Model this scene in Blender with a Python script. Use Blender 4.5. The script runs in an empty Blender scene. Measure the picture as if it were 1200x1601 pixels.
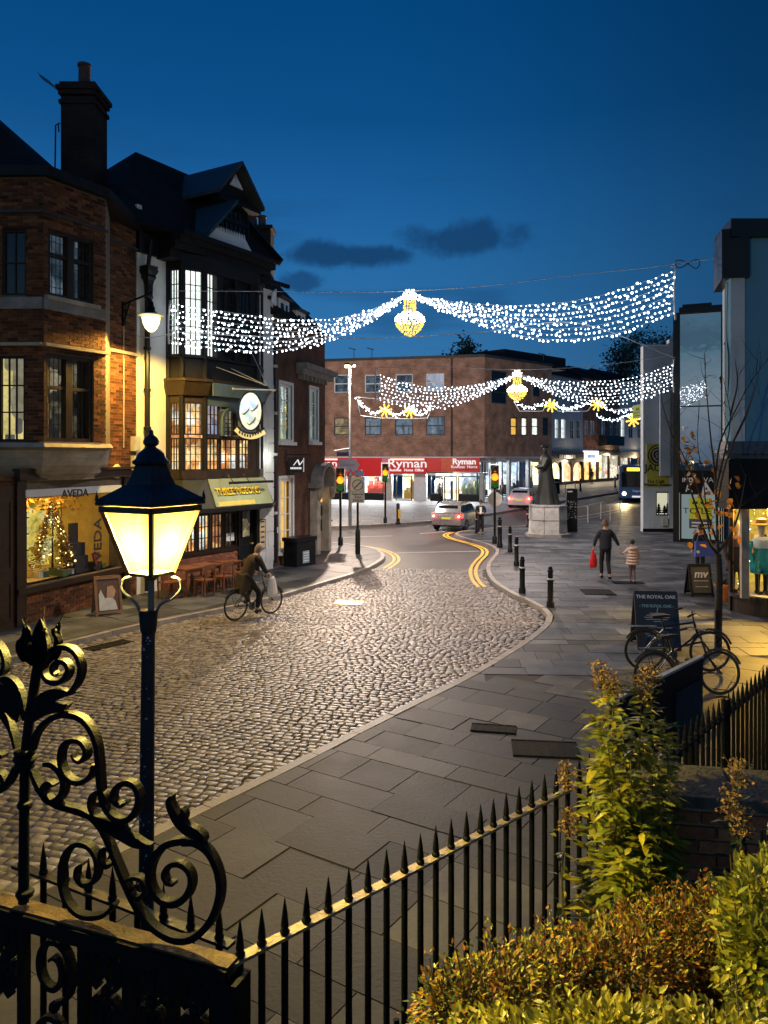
import bpy, math, random
from mathutils import Vector, Matrix
R = random.Random(11)
S = bpy.context.scene
C = S.collection
EYE, HZ = 3.9, 715.0          # eye height above the street; row of the horizon in the 1200x1601 photograph

# ------------------------------------------------------------------ camera, sky, exposure
cam = bpy.data.cameras.new('camera'); camo = bpy.data.objects.new('camera', cam); C.objects.link(camo)
camo.location = (0, 0, EYE); camo.rotation_euler = (math.pi/2, 0, 0)
cam.sensor_fit = 'HORIZONTAL'; cam.sensor_width = 36; cam.lens = 36
cam.shift_x = 0; cam.shift_y = -(800.5-HZ)/1200
cam.clip_start = 0.05; cam.clip_end = 3000
S.camera = camo
S.view_settings.view_transform = 'Standard'; S.view_settings.look = 'None'
S.view_settings.exposure = 0.0; S.view_settings.gamma = 1.0; S.view_settings.use_curve_mapping = False
S.cycles.use_denoising = True
S.cycles.max_bounces = 6; S.cycles.diffuse_bounces = 3; S.cycles.glossy_bounces = 3; S.cycles.transparent_max_bounces = 12
S.cycles.sample_clamp_indirect = 4.0; S.cycles.caustics_reflective = False; S.cycles.caustics_refractive = False

w = bpy.data.worlds.new('World'); S.world = w; w.use_nodes = True
nt = w.node_tree; nt.nodes.clear()
def nd(t, **k):
    n = nt.nodes.new(t)
    for a, b in k.items(): setattr(n, a, b)
    return n
wo = nd('ShaderNodeOutputWorld'); bg = nd('ShaderNodeBackground'); bg.inputs[1].default_value = 1.0
sky = nd('ShaderNodeTexSky', sky_type='NISHITA'); sky.sun_disc = False
sky.sun_elevation = math.radians(-4.5); sky.sun_rotation = math.radians(200); sky.altitude = 50
tc = nd('ShaderNodeTexCoord'); sep = nd('ShaderNodeSeparateXYZ'); nt.links.new(tc.outputs['Generated'], sep.inputs[0])
def ramp(stops):
    n = nd('ShaderNodeValToRGB'); e = n.color_ramp.elements
    while len(e) < len(stops): e.new(0.5)
    for i, (p, c) in enumerate(stops): e[i].position = p; e[i].color = (*c, 1)
    nt.links.new(sep.outputs['Z'], n.inputs[0]); return n
# dusk: saturated blue overhead, a paler band low down, the last pale light in the sky behind the viewer
front = ramp([(0.0, (.06, .20, .43)), (.145, (.032, .168, .395)), (.24, (.020, .142, .370)), (.31, (.012, .115, .33)), (.40, (.004, .078, .25)), (.5, (.0012, .061, .208)), (1, (.001, .03, .12))])
back = ramp([(0.0, (.16, .24, .36)), (.07, (.36, .46, .56)), (.13, (.16, .32, .45)), (.25, (.06, .18, .36)), (.6, (.008, .055, .18)), (1, (.002, .025, .11))])
my = nd('ShaderNodeMapRange'); my.inputs[1].default_value = .1; my.inputs[2].default_value = -.8
my.interpolation_type = 'SMOOTHSTEP'; nt.links.new(sep.outputs['Y'], my.inputs[0])
mx = nd('ShaderNodeMix', data_type='RGBA'); nt.links.new(my.outputs[0], mx.inputs[0])
dim = nd('ShaderNodeMapRange'); dim.interpolation_type = 'SMOOTHSTEP'; dim.inputs[1].default_value = -.05; dim.inputs[2].default_value = .55; dim.inputs[3].default_value = 1; dim.inputs[4].default_value = .42   # the afterglow lies to the left of the street's end
nt.links.new(sep.outputs['X'], dim.inputs[0]); fd = nd('ShaderNodeVectorMath', operation='SCALE'); nt.links.new(front.outputs[0], fd.inputs[0]); nt.links.new(dim.outputs[0], fd.inputs['Scale'])
nt.links.new(fd.outputs[0], mx.inputs[6]); nt.links.new(back.outputs[0], mx.inputs[7])
# thin dark evening clouds low in the sky
mp = nd('ShaderNodeMapping'); mp.inputs['Scale'].default_value = (1.6, 1.6, 9.0); mp.inputs['Location'].default_value = (.35, .1, .62)
nt.links.new(tc.outputs['Generated'], mp.inputs[0])
nz = nd('ShaderNodeTexNoise'); nz.inputs['Scale'].default_value = 2.1; nz.inputs['Detail'].default_value = 5; nz.inputs['Roughness'].default_value = .5
nt.links.new(mp.outputs[0], nz.inputs['Vector'])
cr = nd('ShaderNodeMapRange'); cr.inputs[1].default_value = .52; cr.inputs[2].default_value = .66; cr.interpolation_type = 'SMOOTHSTEP'
nt.links.new(nz.outputs[0], cr.inputs[0])
low = nd('ShaderNodeMapRange'); low.inputs[1].default_value = .44; low.inputs[2].default_value = .22; low.inputs[4].default_value = .75
nt.links.new(sep.outputs['Z'], low.inputs[0])
# one separate dark bank stands clear of the rest, above the end of the street
def bank(dx, dz, ax, az, amt):
    v = nd('ShaderNodeVectorMath', operation='SUBTRACT'); v.inputs[1].default_value = (dx, 0, dz)
    nt.links.new(tc.outputs['Generated'], v.inputs[0])
    v2 = nd('ShaderNodeVectorMath', operation='MULTIPLY'); v2.inputs[1].default_value = (1/ax, 0, 1/az); nt.links.new(v.outputs[0], v2.inputs[0])
    n2 = nd('ShaderNodeTexNoise'); n2.inputs['Scale'].default_value = 16; n2.inputs['Detail'].default_value = 7; n2.inputs['Roughness'].default_value = .62
    nt.links.new(tc.outputs['Generated'], n2.inputs['Vector'])
    l = nd('ShaderNodeVectorMath', operation='LENGTH'); nt.links.new(v2.outputs[0], l.inputs[0])
    a = nd('ShaderNodeMath', operation='MULTIPLY_ADD'); a.inputs[1].default_value = 2.3; nt.links.new(n2.outputs[0], a.inputs[0]); nt.links.new(l.outputs['Value'], a.inputs[2])
    m = nd('ShaderNodeMapRange'); m.interpolation_type = 'SMOOTHSTEP'; m.inputs[1].default_value = 2.25; m.inputs[2].default_value = 1.55; m.inputs[4].default_value = amt
    nt.links.new(a.outputs[0], m.inputs[0]); return m
b1 = bank(-.040, .254, .095, .017, .85); b2 = bank(.098, .270, .085, .023, .8); b3 = bank(-.105, .222, .034, .014, .7)
ymask = nd('ShaderNodeMath', operation='GREATER_THAN'); ymask.inputs[1].default_value = 0; nt.links.new(sep.outputs['Y'], ymask.inputs[0])
s0 = None
for b in (b1, b2, b3):
    if s0 is None: s0 = b.outputs[0]
    else:
        a = nd('ShaderNodeMath', operation='MAXIMUM'); nt.links.new(s0, a.inputs[0]); nt.links.new(b.outputs[0], a.inputs[1]); s0 = a.outputs[0]
mm = nd('ShaderNodeMath', operation='MULTIPLY'); nt.links.new(s0, mm.inputs[0]); nt.links.new(ymask.outputs[0], mm.inputs[1])
clm = nd('ShaderNodeMath', operation='MULTIPLY'); nt.links.new(cr.outputs[0], clm.inputs[0]); nt.links.new(low.outputs[0], clm.inputs[1])
clm2 = nd('ShaderNodeMath', operation='MULTIPLY'); clm2.inputs[1].default_value = .5; nt.links.new(clm.outputs[0], clm2.inputs[0])
cmax = nd('ShaderNodeMath', operation='MAXIMUM'); nt.links.new(clm2.outputs[0], cmax.inputs[0]); nt.links.new(mm.outputs[0], cmax.inputs[1])
cm = nd('ShaderNodeMix', data_type='RGBA'); nt.links.new(cmax.outputs[0], cm.inputs[0]); nt.links.new(mx.outputs[2], cm.inputs[6]); cm.inputs[7].default_value = (.007, .042, .125, 1)
nis = nd('ShaderNodeMix', data_type='RGBA', blend_type='ADD'); nis.inputs[0].default_value = .02
nt.links.new(cm.outputs[2], nis.inputs[6]); nt.links.new(sky.outputs[0], nis.inputs[7])
nt.links.new(nis.outputs[2], bg.inputs[0]); nt.links.new(bg.outputs[0], wo.inputs[0])

# ------------------------------------------------------------------ helpers
WM, KIDS = {}, {}
def reg(o, parent, M):
    WM[o.name] = M
    if parent is not None:
        o.parent = parent; o.matrix_parent_inverse = WM[parent.name].inverted(); KIDS.setdefault(parent.name, []).append(o)
    o.matrix_basis = M
    C.objects.link(o); return o
def tag(o, label=None, cat=None, group=None, kind=None):
    if label: o['label'] = label
    if cat: o['category'] = cat
    if group: o['group'] = group
    if kind: o['kind'] = kind
    return o
def thing(name, label, cat, loc=(0, 0, 0), group=None):
    o = bpy.data.objects.new(name, None); o.empty_display_size = .2
    reg(o, None, Matrix.Translation(Vector(loc))); return tag(o, label, cat, group)
def copy_tree(o, parent=None):
    c = o.copy(); C.objects.link(c)
    if parent is not None: c.parent = parent
    KIDS[c.name] = []
    WM[c.name] = WM.get(o.name, Matrix())
    for ch in KIDS.get(o.name, []):
        KIDS[c.name].append(copy_tree(ch, c))
    return c
def place(o, loc, rz=0, sc=1, label=None):
    o.matrix_basis = Matrix.Translation(Vector(loc)) @ Matrix.Rotation(rz, 4, 'Z') @ Matrix.Scale(sc, 4)
    WM[o.name] = o.matrix_basis.copy()
    if label: o['label'] = label
    return o
def gz(Y): return max(0.0, Y-42)*.013
def W(px, py, Y): return Vector(((px-600)/1200*Y, Y, EYE-(py-HZ)/1200*Y))
def G(px, py, z=0.0):
    Y = 30.0
    for _ in range(40): Y = .5*Y+.5*(EYE-z-gz(Y))*1200/(py-HZ)
    return Vector(((px-600)/1200*Y, Y, z+gz(Y)))
def V2(px, Y): return ((px-600)/1200*Y, Y)
UP = Vector((0, 0, 1))
class Face:
    "a vertical plane from plan point A to B (left to right as seen from the viewer); local frame: x along, -y outward, z up"
    def __init__(s, A, B):
        s.A = Vector((A[0], A[1], 0)); s.B = Vector((B[0], B[1], 0)); s.u = (s.B-s.A).normalized(); s.L = (s.B-s.A).length
        s.n = Vector((s.u.y, -s.u.x, 0))
        s.M = Matrix(((s.u.x, -s.n.x, 0, s.A.x), (s.u.y, -s.n.y, 0, s.A.y), (0, 0, 1, 0), (0, 0, 0, 1)))
    def s(s, px, d=0):
        k = (px-600)/1200; O = s.A+s.n*d
        return (k*O.y-O.x)/(s.u.x-k*s.u.y)
    def Y(s, px, d=0): return s.A.y+s.n.y*d+s.s(px, d)*s.u.y
    def h(s, px, py, d=0): return EYE-(py-HZ)/1200*s.Y(px, d)
    def at(s, px, d=0):
        p = s.A+s.u*s.s(px, d)+s.n*d; return (p.x, p.y)
    def pt(s, a, h, d=0): p = s.A+s.u*a+s.n*d; return Vector((p.x, p.y, h))
    def rect(s, x0, y0, x1, y1, d=0):
        xm = (x0+x1)/2
        return (s.s(x0, d), s.s(x1, d), s.h(xm, y1, d), s.h(xm, y0, d))
def catmull(p, n=6, closed=False):
    p = [Vector(q) for q in p]; out = []
    for i in range(len(p)-1):
        a = p[i-1] if i else p[0]*2-p[1]; b, c = p[i], p[i+1]; d = p[i+2] if i+2 < len(p) else p[-1]*2-p[-2]
        for k in range(n):
            t = k/n; out.append(.5*((2*b)+(c-a)*t+(2*a-5*b+4*c-d)*t*t+(3*b-a-3*c+d)*t**3))
    out.append(p[-1]); return out
class MB:
    def __init__(s): s.v = []; s.f = []
    def add(s, vs, fs):
        n = len(s.v); s.v += [(q[0], q[1], q[2]) for q in vs]; s.f += [tuple(i+n for i in f) for f in fs]; return s
    def hexa(s, p, q):
        return s.add(list(p)+list(q), [(3, 2, 1, 0), (4, 5, 6, 7), (0, 1, 5, 4), (1, 2, 6, 5), (2, 3, 7, 6), (3, 0, 4, 7)])
    def box(s, x0, x1, y0, y1, z0, z1):
        return s.hexa([(x0, y0, z0), (x1, y0, z0), (x1, y1, z0), (x0, y1, z0)], [(x0, y0, z1), (x1, y0, z1), (x1, y1, z1), (x0, y1, z1)])
    def fb(s, a0, a1, h0, h1, d0=0, d1=.02): return s.box(a0, a1, -d1, -d0, h0, h1)
    def cb(s, c, sx, sy, sz): return s.box(c[0]-sx/2, c[0]+sx/2, c[1]-sy/2, c[1]+sy/2, c[2]-sz/2, c[2]+sz/2)
    def frame(s, a0, a1, h0, h1, w, d0, d1):
        s.fb(a0, a0+w, h0, h1, d0, d1); s.fb(a1-w, a1, h0, h1, d0, d1)
        s.fb(a0+w, a1-w, h0, h0+w, d0, d1); return s.fb(a0+w, a1-w, h1-w, h1, d0, d1)
    def beam(s, a, b, w, h, up=UP):
        a = Vector(a); b = Vector(b); t = (b-a).normalized(); r = t.cross(up)
        if r.length < 1e-4: r = t.cross(Vector((1, 0, 0)))
        r.normalize(); q = r.cross(t)
        f = lambda c: [c-r*w/2-q*h/2, c+r*w/2-q*h/2, c+r*w/2+q*h/2, c-r*w/2+q*h/2]
        return s.hexa(f(a), f(b))
    def tube(s, pts, r, n=8, cap=True):
        pts = [Vector(p) for p in pts]; m = len(pts); rr = r if isinstance(r, (list, tuple)) else [r]*m
        base = len(s.v); prev = None
        for i, p in enumerate(pts):
            t = (pts[min(i+1, m-1)]-pts[max(i-1, 0)])
            t = t.normalized() if t.length > 1e-9 else UP
            a = prev if prev is not None else (Vector((1, 0, 0)) if abs(t.x) < .9 else Vector((0, 1, 0)))
            a = (a-t*a.dot(t)); a = a.normalized() if a.length > 1e-6 else t.orthogonal().normalized()
            prev = a; b = t.cross(a)
            for k in range(n):
                q = p+(a*math.cos(2*math.pi*k/n)+b*math.sin(2*math.pi*k/n))*rr[i]; s.v.append((q.x, q.y, q.z))
        for i in range(m-1):
            for k in range(n):
                k2 = (k+1) % n; s.f.append((base+i*n+k, base+i*n+k2, base+(i+1)*n+k2, base+(i+1)*n+k))
        if cap:
            s.f.append(tuple(base+k for k in reversed(range(n)))); s.f.append(tuple(base+(m-1)*n+k for k in range(n)))
        return s
    def lathe(s, prof, n=16, c=(0, 0, 0), rot=0, sx=1, sy=1):
        base = len(s.v); m = len(prof)
        for r, z in prof:
            for k in range(n):
                a = 2*math.pi*k/n+rot; s.v.append((c[0]+r*math.cos(a)*sx, c[1]+r*math.sin(a)*sy, c[2]+z))
        for i in range(m-1):
            for k in range(n):
                k2 = (k+1) % n; s.f.append((base+i*n+k, base+i*n+k2, base+(i+1)*n+k2, base+(i+1)*n+k))
        if prof[0][0] > 1e-4: s.f.append(tuple(base+k for k in reversed(range(n))))
        if prof[-1][0] > 1e-4: s.f.append(tuple(base+(m-1)*n+k for k in range(n)))
        return s
    def ball(s, c, r, n=8, m=5, sx=1, sy=1, sz=1):
        return s.lathe([(max(r*math.sin(math.pi*i/m), 1e-5), -r*math.cos(math.pi*i/m)*sz) for i in range(m+1)], n, c, 0, sx, sy)
    def prism(s, poly, vec):
        n = len(poly); vec = Vector(vec); a = [Vector(p) for p in poly]; b = [p+vec for p in a]
        return s.add(a+b, [tuple(reversed(range(n))), tuple(range(n, 2*n))]+[(i, (i+1) % n, n+(i+1) % n, n+i) for i in range(n)])
    def fprism(s, poly, d0, d1): return s.prism([(a, -d0, h) for a, h in poly], (0, -(d1-d0), 0))
    def strap(s, pts, t, d0, d1, n=6, smooth=True):
        "a flat bar bent along (along, height) points in a face's plane; t = thickness or list"
        p = [Vector((q[0], q[1])) for q in pts]; m0 = len(p)
        tt = t if isinstance(t, (list, tuple)) else [t]*m0
        q3 = [Vector((a[0], a[1], tt[i])) for i, a in enumerate(p)]
        if smooth: q3 = catmull(q3, n)
        m = len(q3); base = len(s.v)
        for i, q in enumerate(q3):
            tg = (q3[min(i+1, m-1)]-q3[max(i-1, 0)]); tg = Vector((tg.x, tg.y)); tg = tg.normalized() if tg.length > 1e-9 else Vector((1, 0))
            nn = Vector((-tg.y, tg.x))*max(q.z, .001)/2
            for sg, dd in ((-1, d0), (1, d0), (1, d1), (-1, d1)): s.v.append((q.x+nn.x*sg, -dd, q.y+nn.y*sg))
        for i in range(m-1):
            for k in range(4):
                k2 = (k+1) % 4; s.f.append((base+i*4+k, base+i*4+k2, base+i*4+4+k2, base+i*4+4+k))
        s.f.append((base+3, base+2, base+1, base)); e = base+(m-1)*4; s.f.append((e, e+1, e+2, e+3)); return s
    def mesh(s, name, smooth=False, ang=.7):
        me = bpy.data.meshes.new(name); me.from_pydata(s.v, [], s.f)
        if smooth:
            me.polygons.foreach_set('use_smooth', [True]*len(me.polygons)); me.update(); me.set_sharp_from_angle(angle=ang)
        me.update(); return me
    def build(s, name, mat, parent=None, F=None, smooth=False, M=None, ang=.7, **k):
        me = s.mesh(name, smooth, ang)
        if mat is not None: me.materials.append(mat)
        o = bpy.data.objects.new(name, me); reg(o, parent, M if M is not None else (F.M if F is not None else Matrix()))
        return tag(o, **k) if k else o
def inst(me, name, parent, M, mat=None, **k):
    o = bpy.data.objects.new(name, me); reg(o, parent, M)
    return tag(o, **k) if k else o
def lettering(body, F, parent, a, h, d, size, mat, align='CENTER', ext=.006, sx=1, rot=0, shear=0, name='lettering', M=None, bold=0):
    cu = bpy.data.curves.new(name, 'FONT'); cu.body = body; cu.size = size; cu.align_x = align; cu.align_y = 'CENTER'; cu.extrude = ext; cu.shear = shear; cu.offset = bold
    cu.resolution_u = 3; o = bpy.data.objects.new(name, cu); me = bpy.data.meshes.new_from_object(o); bpy.data.objects.remove(o); bpy.data.curves.remove(cu); me.materials.clear(); me.materials.append(mat); o = bpy.data.objects.new(name, me)
    L = Matrix.Translation((a, -d, h)) @ Matrix.Rotation(math.pi/2, 4, 'X') @ Matrix.Rotation(rot, 4, 'Z') @ Matrix.Diagonal((sx, 1, 1, 1))
    return reg(o, parent, (M if M is not None else F.M) @ L)
def lamp(name, kind, loc, power, col, parent=None, size=.1, M=None, spot=None, blend=.5, **kw):
    l = bpy.data.lights.new(name, kind); l.energy = power; l.color = col
    if kind == 'AREA': l.size = size; 
    else: l.shadow_soft_size = size
    if spot: l.spot_size = spot; l.spot_blend = blend
    for a, b in kw.items(): setattr(l, a, b)
    return reg(bpy.data.objects.new(name, l), parent, M if M is not None else Matrix.Translation(Vector(loc)))

# ------------------------------------------------------------------ materials
MATS = {}
def newmat(name):
    m = bpy.data.materials.new(name); m.use_nodes = True; n = m.node_tree; n.nodes.clear(); MATS[name] = m
    o = n.nodes.new('ShaderNodeOutputMaterial'); return m, n, o
def mat(name, col, rough=.6, metal=0, var=.18, scale=5, bump=.0, bscale=60, rnd=0.0, spec=.5, col2=None, trans=0):
    if name in MATS: return MATS[name]
    m, n, o = newmat(name); N = n.nodes.new; L = n.links.new
    p = N('ShaderNodeBsdfPrincipled'); L(p.outputs[0], o.inputs[0])
    p.inputs['Roughness'].default_value = rough; p.inputs['Metallic'].default_value = metal; p.inputs['Specular IOR Level'].default_value = spec
    t = N('ShaderNodeTexCoord'); z = N('ShaderNodeTexNoise'); z.inputs['Scale'].default_value = scale; z.inputs['Detail'].default_value = 6; z.inputs['Roughness'].default_value = .62
    L(t.outputs['Object'], z.inputs['Vector'])
    mr = N('ShaderNodeMapRange'); mr.inputs[1].default_value = .3; mr.inputs[2].default_value = .7; mr.inputs[3].default_value = 1-var; mr.inputs[4].default_value = 1+var; L(z.outputs[0], mr.inputs[0])
    val = mr.outputs[0]
    c = N('ShaderNodeMix'); c.data_type = 'RGBA'; c.inputs[0].default_value = 0; c.inputs[6].default_value = (*col, 1); c.inputs[7].default_value = (*(col2 or col), 1)
    if rnd or col2:
        g = N('ShaderNodeNewGeometry'); oi = N('ShaderNodeObjectInfo'); a = N('ShaderNodeMath'); a.operation = 'ADD'; L(g.outputs['Random Per Island'], a.inputs[0]); L(oi.outputs['Random'], a.inputs[1])
        fr = N('ShaderNodeMath'); fr.operation = 'FRACT'; L(a.outputs[0], fr.inputs[0])
        if col2: L(fr.outputs[0], c.inputs[0])
        r2 = N('ShaderNodeMapRange'); r2.inputs[3].default_value = 1-rnd; r2.inputs[4].default_value = 1+rnd; 
        f7 = N('ShaderNodeMath'); f7.operation = 'MULTIPLY'; f7.inputs[1].default_value = 7.31; L(fr.outputs[0], f7.inputs[0])
        f8 = N('ShaderNodeMath'); f8.operation = 'FRACT'; L(f7.outputs[0], f8.inputs[0]); L(f8.outputs[0], r2.inputs[0])
        q = N('ShaderNodeMath'); q.operation = 'MULTIPLY'; L(val, q.inputs[0]); L(r2.outputs[0], q.inputs[1]); val = q.outputs[0]
    v = N('ShaderNodeVectorMath'); v.operation = 'SCALE'; L(c.outputs[2], v.inputs[0]); L(val, v.inputs['Scale']); L(v.outputs[0], p.inputs['Base Color'])
    rr = N('ShaderNodeMapRange'); rr.inputs[3].default_value = max(rough-.12, .04); rr.inputs[4].default_value = min(rough+.12, 1); L(z.outputs[0], rr.inputs[0]); L(rr.outputs[0], p.inputs['Roughness'])
    if bump:
        z2 = N('ShaderNodeTexNoise'); z2.inputs['Scale'].default_value = bscale; z2.inputs['Detail'].default_value = 4; L(t.outputs['Object'], z2.inputs['Vector'])
        b = N('ShaderNodeBump'); b.inputs['Strength'].default_value = bump; b.inputs['Distance'].default_value = .02; L(z2.outputs[0], b.inputs['Height']); L(b.outputs[0], p.inputs['Normal'])
    if trans:
        tr = N('ShaderNodeBsdfTranslucent'); L(v.outputs[0], tr.inputs[0]); ms = N('ShaderNodeMixShader'); ms.inputs[0].default_value = trans
        L(p.outputs[0], ms.inputs[1]); L(tr.outputs[0], ms.inputs[2]); L(ms.outputs[0], o.inputs[0])
    return m
def brickmat(name, c1, c2, mortar, bw=.225, bh=.075, msize=.012, bump=.6, swz='xz', rough=.85):
    if name in MATS: return MATS[name]
    m, n, o = newmat(name); N = n.nodes.new; L = n.links.new
    p = N('ShaderNodeBsdfPrincipled'); L(p.outputs[0], o.inputs[0]); p.inputs['Roughness'].default_value = rough; p.inputs['Specular IOR Level'].default_value = .2
    t = N('ShaderNodeTexCoord'); s = N('ShaderNodeSeparateXYZ'); L(t.outputs['Object'], s.inputs[0]); cb = N('ShaderNodeCombineXYZ')
    L(s.outputs[swz[0].upper()], cb.inputs[0]); L(s.outputs[swz[1].upper()], cb.inputs[1])
    b = N('ShaderNodeTexBrick'); b.inputs['Scale'].default_value = 1; b.inputs['Brick Width'].default_value = bw; b.inputs['Row Height'].default_value = bh; b.inputs['Mortar Size'].default_value = msize
    b.inputs['Color1'].default_value = (*c1, 1); b.inputs['Color2'].default_value = (*c2, 1); b.inputs['Mortar'].default_value = (*mortar, 1); L(cb.outputs[0], b.inputs['Vector'])
    z = N('ShaderNodeTexNoise'); z.inputs['Scale'].default_value = 1.3; z.inputs['Detail'].default_value = 8; L(t.outputs['Object'], z.inputs['Vector'])
    mr = N('ShaderNodeMapRange'); mr.inputs[1].default_value = .3; mr.inputs[2].default_value = .7; mr.inputs[3].default_value = .6; mr.inputs[4].default_value = 1.35; L(z.outputs[0], mr.inputs[0])
    v = N('ShaderNodeVectorMath'); v.operation = 'SCALE'; L(b.outputs[0], v.inputs[0]); L(mr.outputs[0], v.inputs['Scale']); L(v.outputs[0], p.inputs['Base Color'])
    bp = N('ShaderNodeBump'); bp.inputs['Strength'].default_value = bump; bp.inputs['Distance'].default_value = .01; bp.invert = True; L(b.outputs['Fac'], bp.inputs['Height']); L(bp.outputs[0], p.inputs['Normal'])
    return m
def emit(name, col, st):
    if name in MATS: return MATS[name]
    m, n, o = newmat(name); e = n.nodes.new('ShaderNodeEmission'); e.inputs[0].default_value = (*col, 1); e.inputs[1].default_value = st; n.links.new(e.outputs[0], o.inputs[0]); return m
def room(name, cols, st, sx=3, sz=3, dark=.25):
    "a lit interior seen through a window: shelves, curtains and goods in lamp light"
    if name in MATS: return MATS[name]
    m, n, o = newmat(name); N = n.nodes.new; L = n.links.new
    e = N('ShaderNodeEmission'); L(e.outputs[0], o.inputs[0])
    t = N('ShaderNodeTexCoord'); mp = N('ShaderNodeMapping'); mp.inputs['Scale'].default_value = (sx, sx, sz); L(t.outputs['Object'], mp.inputs[0])
    vo = N('ShaderNodeTexVoronoi'); vo.inputs['Scale'].default_value = 1; vo.distance = 'CHEBYCHEV'; L(mp.outputs[0], vo.inputs['Vector'])
    s = N('ShaderNodeSeparateColor'); L(vo.outputs['Color'], s.inputs[0])
    r = N('ShaderNodeValToRGB'); el = r.color_ramp.elements; r.color_ramp.interpolation = 'CONSTANT'
    while len(el) < len(cols): el.new(.5)
    for i, c in enumerate(cols): el[i].position = i/len(cols); el[i].color = (*c, 1)
    L(s.outputs[0], r.inputs[0])
    z = N('ShaderNodeTexNoise'); z.inputs['Scale'].default_value = 2.2; z.inputs['Detail'].default_value = 6; z.inputs['Roughness'].default_value = .75; L(t.outputs['Object'], z.inputs['Vector'])
    mr = N('ShaderNodeMapRange'); mr.inputs[1].default_value = .35; mr.inputs[2].default_value = .65; mr.inputs[3].default_value = dark; mr.inputs[4].default_value = 1.25; L(z.outputs[0], mr.inputs[0])
    q = N('ShaderNodeMath'); q.operation = 'MULTIPLY'; q.inputs[1].default_value = st; L(mr.outputs[0], q.inputs[0])
    L(r.outputs[0], e.inputs[0]); L(q.outputs[0], e.inputs[1]); return m
def glassmat(name, tint=(.9, .95, 1), rough=.02, refl=.25, clear=True, dark=(.01, .012, .015)):
    if name in MATS: return MATS[name]
    m, n, o = newmat(name); N = n.nodes.new; L = n.links.new
    g = N('ShaderNodeBsdfGlossy'); g.inputs['Roughness'].default_value = rough; g.inputs[0].default_value = (1, 1, 1, 1)
    ms = N('ShaderNodeMixShader'); L(ms.outputs[0], o.inputs[0])
    if clear:
        a = N('ShaderNodeBsdfTransparent'); a.inputs[0].default_value = (*tint, 1)
    else:
        a = N('ShaderNodeBsdfDiffuse'); a.inputs[0].default_value = (*dark, 1)
    f = N('ShaderNodeLayerWeight'); f.inputs[0].default_value = refl
    z = N('ShaderNodeTexNoise'); z.inputs['Scale'].default_value = 1.5; t = N('ShaderNodeTexCoord'); L(t.outputs['Object'], z.inputs['Vector'])
    bp = N('ShaderNodeBump'); bp.inputs['Strength'].default_value = .06; bp.inputs['Distance'].default_value = .05; L(z.outputs[0], bp.inputs['Height']); L(bp.outputs[0], g.inputs['Normal'])
    L(f.outputs['Fresnel'], ms.inputs[0]); L(a.outputs[0], ms.inputs[1]); L(g.outputs[0], ms.inputs[2]); return m
clear = glassmat('clear_glass', refl=.06)
darkglass = glassmat('dark_glass', refl=.35, clear=False)
iron = mat('black_iron', (.0042, .0055, .0078), .55, 0, .35, 14, .3, 90, spec=.12)
ironpaint = mat('old_black_paint', (.02, .024, .03), .35, 0, .3, 8, .15, 40)
blackpaint = mat('black_gloss', (.010, .011, .013), .34, 0, .3, 3, spec=.25)
darkwood = mat('dark_timber', (.028, .017, .012), .5, 0, .4, 7, .2, 50, spec=.25)
blacktimber = mat('black_timber', (.012, .012, .013), .5, 0, .35, 5, .15, 40, spec=.2)
whitepaint = mat('white_paint', (.72, .74, .76), .5, 0, .08, 3)
render_w = mat('white_render', (.66, .66, .64), .85, 0, .12, 1.2, .12, 60)
render_b = mat('pale_render', (.40, .43, .46), .85, 0, .12, .8, .1, 50)
stone = mat('weathered_stone', (.34, .30, .24), .85, 0, .35, 2.5, .35, 30)
stone_d = mat('grey_stone', (.22, .21, .20), .85, 0, .4, 3, .3, 30)
lead = mat('lead_sheet', (.05, .056, .062), .55, .1, .25, 3, spec=.3)
copper = mat('green_copper', (.025, .06, .07), .6, .1, .3, 4, spec=.3)
rooftile = brickmat('roof_tiles', (.022, .016, .014), (.015, .013, .012), (.007, .007, .007), .17, .1, .008, .8)
brick_l = mat('red_brick_pieces', (.17, .068, .028), .85, 0, .35, 18, .5, 120, .5, col2=(.065, .026, .014), spec=.25)
mortar = mat('mortar', (.13, .105, .08), .95, 0, .2, 8, .3, 80)
brick_n = brickmat('dark_red_brick', (.15, .06, .035), (.10, .04, .025), (.10, .075, .06))
brick_r = brickmat('brown_brick', (.50, .25, .165), (.30, .165, .12), (.30, .23, .18), .215, .072)
brick_rs = brickmat('orange_brown_brick', (.54, .27, .16), (.40, .20, .12), (.32, .24, .18), .215, .072)
redsign = mat('red_sign', (.80, .014, .018), .4, 0, .06, 2)
lett_w = emit('lit_white_lettering', (1, .92, .9), .95)
lett_white = mat('white_lettering', (.8, .8, .8), .5, 0, .04, 3)
lett_k = mat('black_lettering', (.015, .015, .016), .5, 0, .04, 3)
gold = mat('gold_leaf', (.75, .55, .12), .35, .3, .1, 6)
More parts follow.
